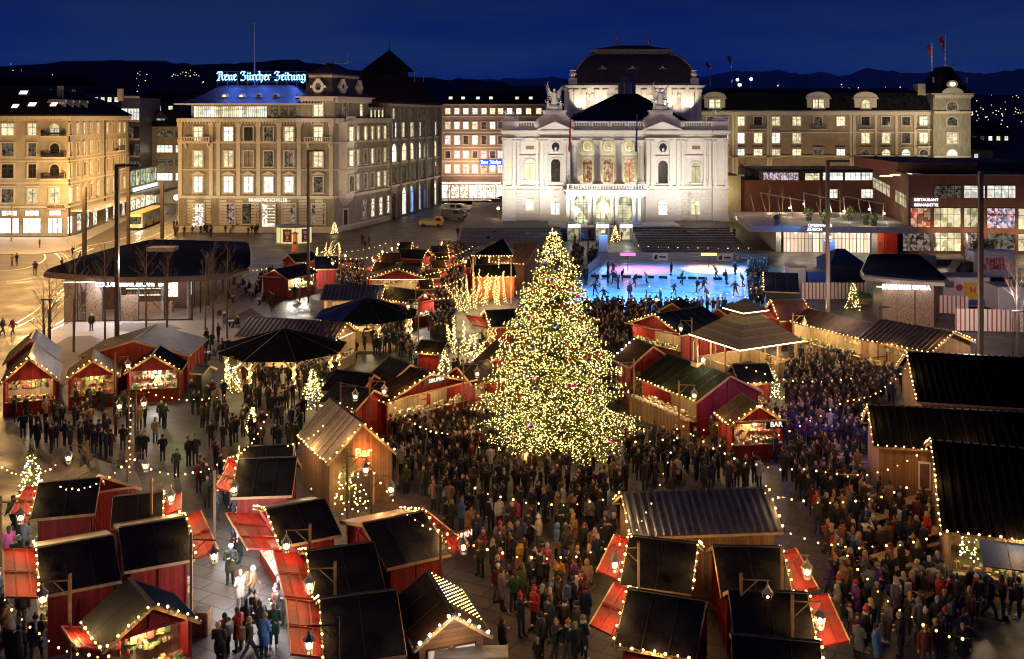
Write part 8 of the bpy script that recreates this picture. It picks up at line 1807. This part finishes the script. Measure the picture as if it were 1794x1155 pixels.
for pl,dn,place in REG:
    wp=[P(x,y).xy for x,y in pl]; x0=min(p.x for p in wp);x1=max(p.x for p in wp);y0=min(p.y for p in wp);y1=max(p.y for p in wp)
    n=int((x1-x0)*(y1-y0)*dn*3.2)+1; got=[]
    area=abs(sum(wp[i].x*wp[(i+1)%len(wp)].y-wp[(i+1)%len(wp)].x*wp[i].y for i in range(len(wp))))/2; dn*=1.45; want=int(area*dn)
    for _ in range(n*6):
        if len(got)>=want: break
        p=Vector((PR.uniform(x0,x1),PR.uniform(y0,y1)))
        if not inpoly(p.x,p.y,wp) or (not clear(p)) : continue
        if any((p-q).length<(.4 if dn>.7 else .55) for q in got): continue
        got.append(p)
        if dn<.9 and PR.random()<.6:
            a_=PR.uniform(0,6.28); p2=p+Vector((math.cos(a_),math.sin(a_)))*PR.uniform(.42,.6)
            if clear(p2) and inpoly(p2.x,p2.y,wp) and not any((p2-q).length<.38 for q in got): got.append(p2)
    pts+=[(p,place) for p in got]
for c,r in ((Vector((P(497,690).x*81.8/ P(497,690).y,81.8)),0),): pass
# keep those of which the camera sees something
dg=bpy.context.evaluated_depsgraph_get(); dg.update(); cp=Vector((0,0,H)); vis=[]
for p,place in pts:
    ok=False
    for z in (1.6,1.1,.5):
        q=V(p.x,p.y,z); d=q-cp; L=d.length; d.normalize(); hit,loc,nn,idx,ho,mx=sc.ray_cast(dg,cp+d*20,d)
        if not hit or (loc-cp).length>L-.35: ok=True; break
    x=CX+F*p.x/p.y; y=YH+F*(H-1.7)/p.y
    if ok and -15<x<1810 and y<1150: vis.append((p,place))
vis.sort(key=lambda a:a[0].y)
SPEC=[]  # figures read from the photograph: (x,y foot, pose, yaw, place, coat)
for x,y,k,a,pl,cn in ((842,612,'stand',2.6,'alone before the cafe trees','dark navy'),(842,613,'',0,'',''),(262,0,'',0,'',''),(263,612,'stand',.4,'beside slim cafe tree','dark navy'),(160,580,'stand',.2,'at the cafe corner post','black'),(22,588,'walk',1.2,'at left tram street','burgundy'),(4,588,'walk',1.4,'at far left edge','charcoal'),(1010,1022,'stand',3.5,'',''),(1007,1022,'stand',2.9,'alone in crowd gap','cream'),(925,1040,'cup',.3,'in the crowd gap','black'),(65,785,'walk',.6,'in the open square, left','black')):
    if k and pl and y: SPEC.append((x,y,k,a,pl,cn))
for x,y,k,a,pl,cn in SPEC: p=P(x,y); add_person(p,a,k,pl,coatname=cn)
# skaters
sk=[(1068,497),(1078,500),(1049,503),(1085,508),(1092,494),(1130,500),(1178,484),(1110,505),(1197,500),(1224,516),(1230,514),(1254,490),(1270,500),(1290,484),(1180,520),(1100,525),(1040,520),(1055,530),(1160,535),(1240,530),(1308,492),(1316,498),(1300,505),(1290,520),(1065,482),(1075,482)]
for i,(x,y) in enumerate(sk): p=P(x+PR.uniform(-4,4),y); add_person(p,PR.uniform(0,6.28),'skate' if i%3 else 'stand','on %s ice'%('left' if x<1070 else 'far middle' if y<500 and x<1200 else 'near middle' if x<1200 else 'right'),z=.12)
# seated guests at the cafe and on the opera steps
cafe=[(418,505),(428,512),(410,530),(440,520),(452,535),(345,640),(362,632),(330,628),(395,560),(405,575)]
CT=MB().lathe([(.32,.73),(.34,.75),(.32,.77)],12).mesh('tabletop',WHITE); CTL=MB().lathe([(.22,0),(.03,.04),(.03,.73)],8).mesh('table_leg',METD)
CHS=MB().box(-.2,.2,-.2,.2,.43,.46).mesh('seat',METD); CHB=MB().box(-.2,.2,.18,.21,.55,.85).mesh('backrest',METD); q=MB(); [q.bar((x,y,0),(x*.9,y*.9,.43),.025) for x in(-.18,.18) for y in(-.18,.18)]; q.bar((-.18,.19,.43),(-.18,.2,.85),.025); q.bar((.18,.19,.43),(.18,.2,.85),.025); CHL=q.mesh('frame',METD)
ordn=['first','second','third','fourth','fifth','sixth','seventh','eighth','ninth','tenth']
for i,(x,y) in enumerate(cafe):
    p=P(x,y); t=thing('cafe_table','%s round white outdoor cafe table counted from the cafe terrace end'%ordn[i],'table',p.to_tuple(),group='outdoor cafe tables'); ob('tabletop',CT,t); ob('table_leg',CTL,t)
    for s in(-1,1):
        c=thing('cafe_chair','dark metal chair on the %s side of the %s cafe table'%('left' if s<0 else 'right',ordn[i]),'chair',(p.x+s*.62,p.y+.1,0),s*-math.pi/2,group='outdoor cafe chairs'); ob('seat',CHS,c);ob('backrest',CHB,c);ob('frame',CHL,c)
        if (i+s)%3: add_person((p.x+s*.6,p.y+.1),(math.pi/2 if s<0 else -math.pi/2),'sit','at %s cafe table'%ordn[i])
for x,y in ((866,412),(874,411),(922,414),(1192,412),(1200,413),(1286,410),(1260,410)): p=P(x,y,1.0); add_person(p,PR.uniform(-.5,.5),'sit','on the opera steps',z=.75)
# nearest visible become individuals, the rest one crowd
room=300-NP[0]; vis_i=vis[:room]; vis_r=vis[room:]
for p,place in vis_i: add_person(p,PR.uniform(0,6.283),PR.choices(['stand','cup','fold','walk','photo'],[5,3,3,4 if 'tree' not in place and 'crowd' not in place else 1,.6])[0],place,scale=.68 if PR.random()<.03 else 1)
cm=[mat('crowd_%d'%i,c,.9,.2,6) for i,c in enumerate([(.015,.015,.018),(.03,.03,.033),(.015,.02,.05),(.06,.035,.02),(.1,.015,.02),(.3,.2,.12),(.05,.055,.03),(.4,.38,.35)])]+[mat('crowd_skin',(.5,.3,.2),.6,.1,6),mat('crowd_hair',(.04,.025,.015),.8,.3,6)]
def low():
    q=MB(); cap_=lambda pts,rs,mi:[q.tube(pts,rs,6,mi)]
    cap_([V(-.1,0,0),V(-.1,0,.5),V(-.09,0,.9)],[.05,.06,.09],1); cap_([V(.1,.0,0),V(.1,0,.5),V(.09,0,.9)],[.05,.06,.09],1); q.lathe([(.17,.65),(.19,.95),(.17,1.15),(.2,1.38),(.1,1.47)],8,mi=0,sy=.7); cap_([V(-.2,0,1.4),V(-.27,-.02,1.1),V(-.22,-.14,.9)],[.07,.06,.04],0); cap_([V(.2,0,1.4),V(.27,-.04,1.12),V(.14,-.24,1.15)],[.07,.06,.04],0); q.blob((0,-.02,1.6),.105,7,6,(.85,1,1.15),2); q.blob((0,.02,1.64),.112,7,5,(.9,1,1),3); return q
lw=low(); big=MB()
for p,place in vis_r:
    a=PR.uniform(0,6.28); s=PR.uniform(.92,1.06); M_=Matrix.Translation((p.x,p.y,0))@Matrix.Rotation(a,4,'Z')@Matrix.Scale(s,4); b=len(big.v); big.v.extend([M_@v for v in lw.v]); mm={0:PR.choices(range(8),[8,6,5,3,1,1.5,2,1])[0],1:PR.choice((0,1,2)),2:8,3:9}
    for f,m in zip(lw.f,lw.m): big.f.append([b+i for i in f]); big.m.append(mm[m])
o=big.build('crowd',cm); o['kind']='stuff'
print('PEOPLE',NP[0],'CROWD',len(vis_r),'candidates',len(pts))
# ================================================================ vehicles
def car(name,cat,lab,x,y,yaw,prof,W,col,wh,wins,r=.33,z0=.0,pos=None):
    p=pos or P(x,y); t=thing(name,lab,cat,p.to_tuple(),yaw); m=mat('paint_%s'%name+str(col[0]),col,.3,.05,2); q=MB(); n=len(prof); h=W/2
    a=[V(px,-h*(1 if pz<1.1 else .9),pz) for px,pz in prof]; b=[V(px,h*(1 if pz<1.1 else .9),pz) for px,pz in prof]; q.loft(a,b,cap=True); bd=q.build('body',m,t)
    for i,(w) in enumerate(wins):
        for s in (-1,1): q=MB(); f_=[V(px,s*(h*.925+.02),pz) for px,pz in w]; q.poly(f_ if s<0 else f_[::-1]); q.build('window',mat('car_glass',(.02,.022,.03),.1,0),t)
    for px in wh:
        for s in(-1,1): wheel(t,px,s*(h-.1),r,.2)
    xf=max(px for px,pz in prof)
    for s in(-1,1): q=MB(); q.box(xf-.03,xf+.02,s*h*.7-.14,s*h*.7+.14,.6,.78); q.build('headlight',mat('lens',(.6,.6,.55),.2,0),t)
    return t
vanp=[(-2.5,.35),(2.5,.35),(2.55,.95),(1.9,1.25),(1.35,2.1),(-2.4,2.15),(-2.5,1.9)]
car('van','van','grey panel van parked behind the yellow pickup near the newspaper building',795,385,-.35,vanp,1.9,(.1,.09,.1),(-1.6,1.6),[[(.3,1.3),(1.5,1.3),(1.15,1.9),(.3,1.9)]])
car('van','van','white van parked behind the grey panel van by the ramp wall',800,374,-.35,[(x*1.15,z) for x,z in vanp],1.9,(.6,.6,.5),(-1.8,1.8),[[(.3,1.3),(1.6,1.3),(1.25,1.9),(.3,1.9)],[(-1.2,1.3),(-.1,1.3),(-.1,1.9),(-1.2,1.9)]])
car('pickup_van','van','yellow flatbed van with green tarpaulin on the far left of the opera forecourt',756,397,-.12,[(-2.3,.4),(2.3,.4),(2.35,1.0),(1.9,1.85),(.7,1.9),(.55,1.15),(-2.3,1.15)],1.75,(.5,.27,.03),(-1.45,1.45),[[(.95,1.15),(2.05,1.15),(1.8,1.7),(.95,1.7)]])
q=MB(); q.ext([(-2.2,-.8,1.16),(.5,-.8,1.16),(.5,-.6,1.5),(-2.1,-.5,1.4)],(0,1.5,0)); q.build('tarpaulin',mat('green_tarp',(.1,.2,.12),.7,.2,3),[o for o in bpy.data.objects if o.name.startswith('pickup_van')][0])
carp=[(-2,.3),(2,.3),(2.1,.75),(1.2,.9),(.6,1.4),(-1.1,1.42),(-1.9,.95),(-2.1,.8)]
for i,(x,y,c) in enumerate(((856,362,(.08,.02,.08)),(872,358,(.1,.1,.1)),(884,354,(.3,.02,.02)))): 
    t=car('car','car','%s car with glowing red tail lights in the street left of the opera'%['violet','grey','red'][i],x,y,-.5,carp,1.7,c,(-1.3,1.3),[[(-1.0,.95),(1.0,.95),(.5,1.32),(-.95,1.32)]],.31)
    for s in(-1,1): q=MB(); q.box(-2.14,-2.08,s*.6-.15,s*.6+.15,.65,.85); q.build('tail_light',emis('tail_red',(1,.06,.03),14),t)
p=P(249,403); d=(P(318,374)-p).xy.normalized(); t=thing('bus','yellow and white articulated bus with lit sign and headlights on the tram street','bus',(p.x,p.y,0),math.atan2(d.y,d.x)); BY=mat('bus_cream',(.55,.45,.22),.4,.1,2)
q=MB(); q.bevbox(0,17,-.1,2.5,.35,3.1,.2); bd=q.build('body',BY,t)
for s,yy in((-1,-.13),(1,2.51)):
    for i in range(8): q=MB(); q.box(1.2+i*1.95,2.9+i*1.95,yy,yy+.02,1.3,2.5); q.build('window',PDM,t)
q=MB(); q.box(-.03,-.01,.15,2.25,1.1,2.45); q.build('windscreen',PDM,t); q=MB(); q.box(-.06,-.01,.4,2.0,2.55,2.95); q.build('destination_display',emis('bus_sign',(1,.5,.05),5,True),t)
for y in(.25,2.1): q=MB(); q.box(-.08,-.02,y-.14,y+.14,.65,.9); q.build('headlight',emis('headlamp',(1,.95,.8),14),t)
for x in(2.4,8,14): wheel(t,x,0,.48,.3); wheel(t,x,2.4,.48,.3)
light('POINT',(p.x-d.x*2.5,p.y-d.y*2.5,1),350,(1,.9,.7),.2)
def bike(p,yaw,lab):
    t=thing('bicycle',lab,'bicycle',p.to_tuple(),yaw,group='bicycles'); 
    for x in(-.52,.52): q=MB(); q.tube([(x+.33*math.cos(2*math.pi*i/14),0,.34+.33*math.sin(2*math.pi*i/14)) for i in range(15)],.02,4); q.tube([(x,-.03,.34),(x,.03,.34)],.03,5); q.build('wheel',METD,t)
    q=MB(); q.tube([(-.52,0,.34),(-.15,0,.34),(-.3,0,.85)],.02,5); q.tube([(-.52,0,.34),(-.26,0,.75),(.38,0,.8),(-.15,0,.34)],.02,5); q.tube([(.52,0,.34),(.36,0,.95)],.02,5); q.build('frame',METG,t); MB().box(-.42,-.18,-.06,.06,.86,.92).build('saddle',METD,t); MB().tube([(.3,-.25,.98),(.36,0,.95),(.3,.25,.98)],.015,5).build('handlebar',METD,t)
for i,(x,y) in enumerate(((618,405),(626,403),(634,401),(641,399),(648,397),(655,395),(662,393),(760,362),(768,361))): bike(P(x,y),1.2,'%s bicycle of the row leaning at the newspaper building wall'%['first','second','third','fourth','fifth','sixth','seventh','eighth','last'][i])
bike(P(1770,640),.3,'bicycle lying close to the striped fence at the right edge'); bike(P(1790,636),1.0,'bicycle cut by the right picture edge near the fence'); bike(P(440,490),.8,'bicycle beside the right end of the cafe')
# picnic tables, barrel, bins, cargo bike in the dark right part
for i,(x,y,a) in enumerate(((1500,880,.6),(1540,930,.5),(1620,960,.4),(1560,1000,.5),(1600,900,.5),(1480,820,.4))):
    p=P(x,y); t=thing('picnic_table','wooden picnic table in the dark seating area, %s'%['nearest the corrugated hut','in its middle','by the hut with blue awning','nearest the camera','before the white window','nearest the drinks stall'][i],'table',p.to_tuple(),a,group='picnic tables'); MB().box(-1,1,-.38,.38,.72,.77).build('tabletop',WOODL,t)
    for s in(-1,1): MB().box(-1,1,s*.7-.14,s*.7+.14,.43,.47).build('bench',WOODL,t)
    q=MB(); [q.bar((x_,-.75,0),(x_,.75,0.02),.06).bar((x_,-.6,0),(x_,-.2,.72),.06).bar((x_,.6,0),(x_,.2,.72),.06).bar((x_,-.75,.4),(x_,.75,.4),.05) for x_ in(-.7,.7)]; q.build('frame',TIMB,t)
p=P(1512,792); t=thing('barrel','green barrel standing at the corner of the middle black roofed hut','barrel',p.to_tuple()); MB().lathe([(.28,0),(.36,.3),(.37,.55),(.3,.95),(.29,.97)],14).build('staves',mat('barrel_green',(.15,.25,.05),.6,.2,5),t); MB().lathe([(.355,.2),(.365,.26)],14,cap=False).lathe([(.36,.68),(.35,.74)],14,cap=False).build('hoop',METD,t)
p=P(1268,795); t=thing('waste_bin','wooden clad waste bin left of the drinks stall','bin',p.to_tuple()); MB().bevbox(-.3,.3,-.3,.3,0,1.0,.04).build('casing',WOOD,t); MB().box(-.32,.32,-.32,.32,1.0,1.06).build('lid',METD,t)
p=P(353,1110); t=thing('waste_bin','wooden waste bin beside the bottom left green roofed stall','bin',p.to_tuple()); MB().bevbox(-.35,.35,-.35,.35,0,.95,.04).build('casing',WOOD,t); MB().box(-.3,.3,-.3,.3,.95,.98).build('lid',METD,t)
p=P(1610,1085); t=thing('cargo_bike','dark cargo bicycle with white letter boxes parked at lower right','cargo bike',p.to_tuple(),.7)
for x in(-1.0,1.0): q=MB(); q.tube([(x+.34*math.cos(2*math.pi*i/16),0,.35+.34*math.sin(2*math.pi*i/16)) for i in range(17)],.025,5); q.build('wheel',METD,t)
q=MB(); q.tube([(-1,0,.35),(-.5,0,.35),(.9,0,.5),(1.0,0,.35)],.03,5); q.tube([(-.5,0,.35),(-.65,0,.95)],.03,5); q.tube([(0,0,.45),(-.15,0,1.15)],.03,5); q.tube([(-.15,-.3,1.15),(-.15,.3,1.15)],.02,5); q.build('frame',METG,t); MB().box(0.05,.85,-.3,.3,.5,.95).build('cargo_box',TIMB,t)
# brasserie parasol and small trees by its door
p=P(481,406); t=thing('parasol','open cream parasol beside the brasserie door','parasol',p.to_tuple()); MB().tube([(0,0,0),(0,0,2.8)],.04,6).build('pole',METG,t); MB().lathe([(1.9,2.3),(.06,2.95)],8).build('canopy',mat('parasol_cream',(.5,.42,.3),.8,.1,2),t)
for x,l in((1638,'closed pale parasol left before the restaurant windows'),(1693,'closed pale parasol right before the restaurant windows')):
    p=P(x,447); t=thing('parasol',l,'parasol',p.to_tuple(),group='closed parasols'); MB().tube([(0,0,0),(0,0,3.4)],.05,6).build('pole',METG,t); MB().lathe([(.2,1.2),(.3,1.7),(.1,3.3)],8).build('canopy',CONC,t)
p=P(1722,455); t=thing('shrub','dark round evergreen shrub before the restaurant windows','shrub',p.to_tuple()); m=MB(); leafball(m,(0,0,1.4),1.7,900,.18); m.build('foliage',MT['bush_leaf'],t); MB().tube([(0,0,0),(0,0,1)],.1,5).build('stem',BARK,t)
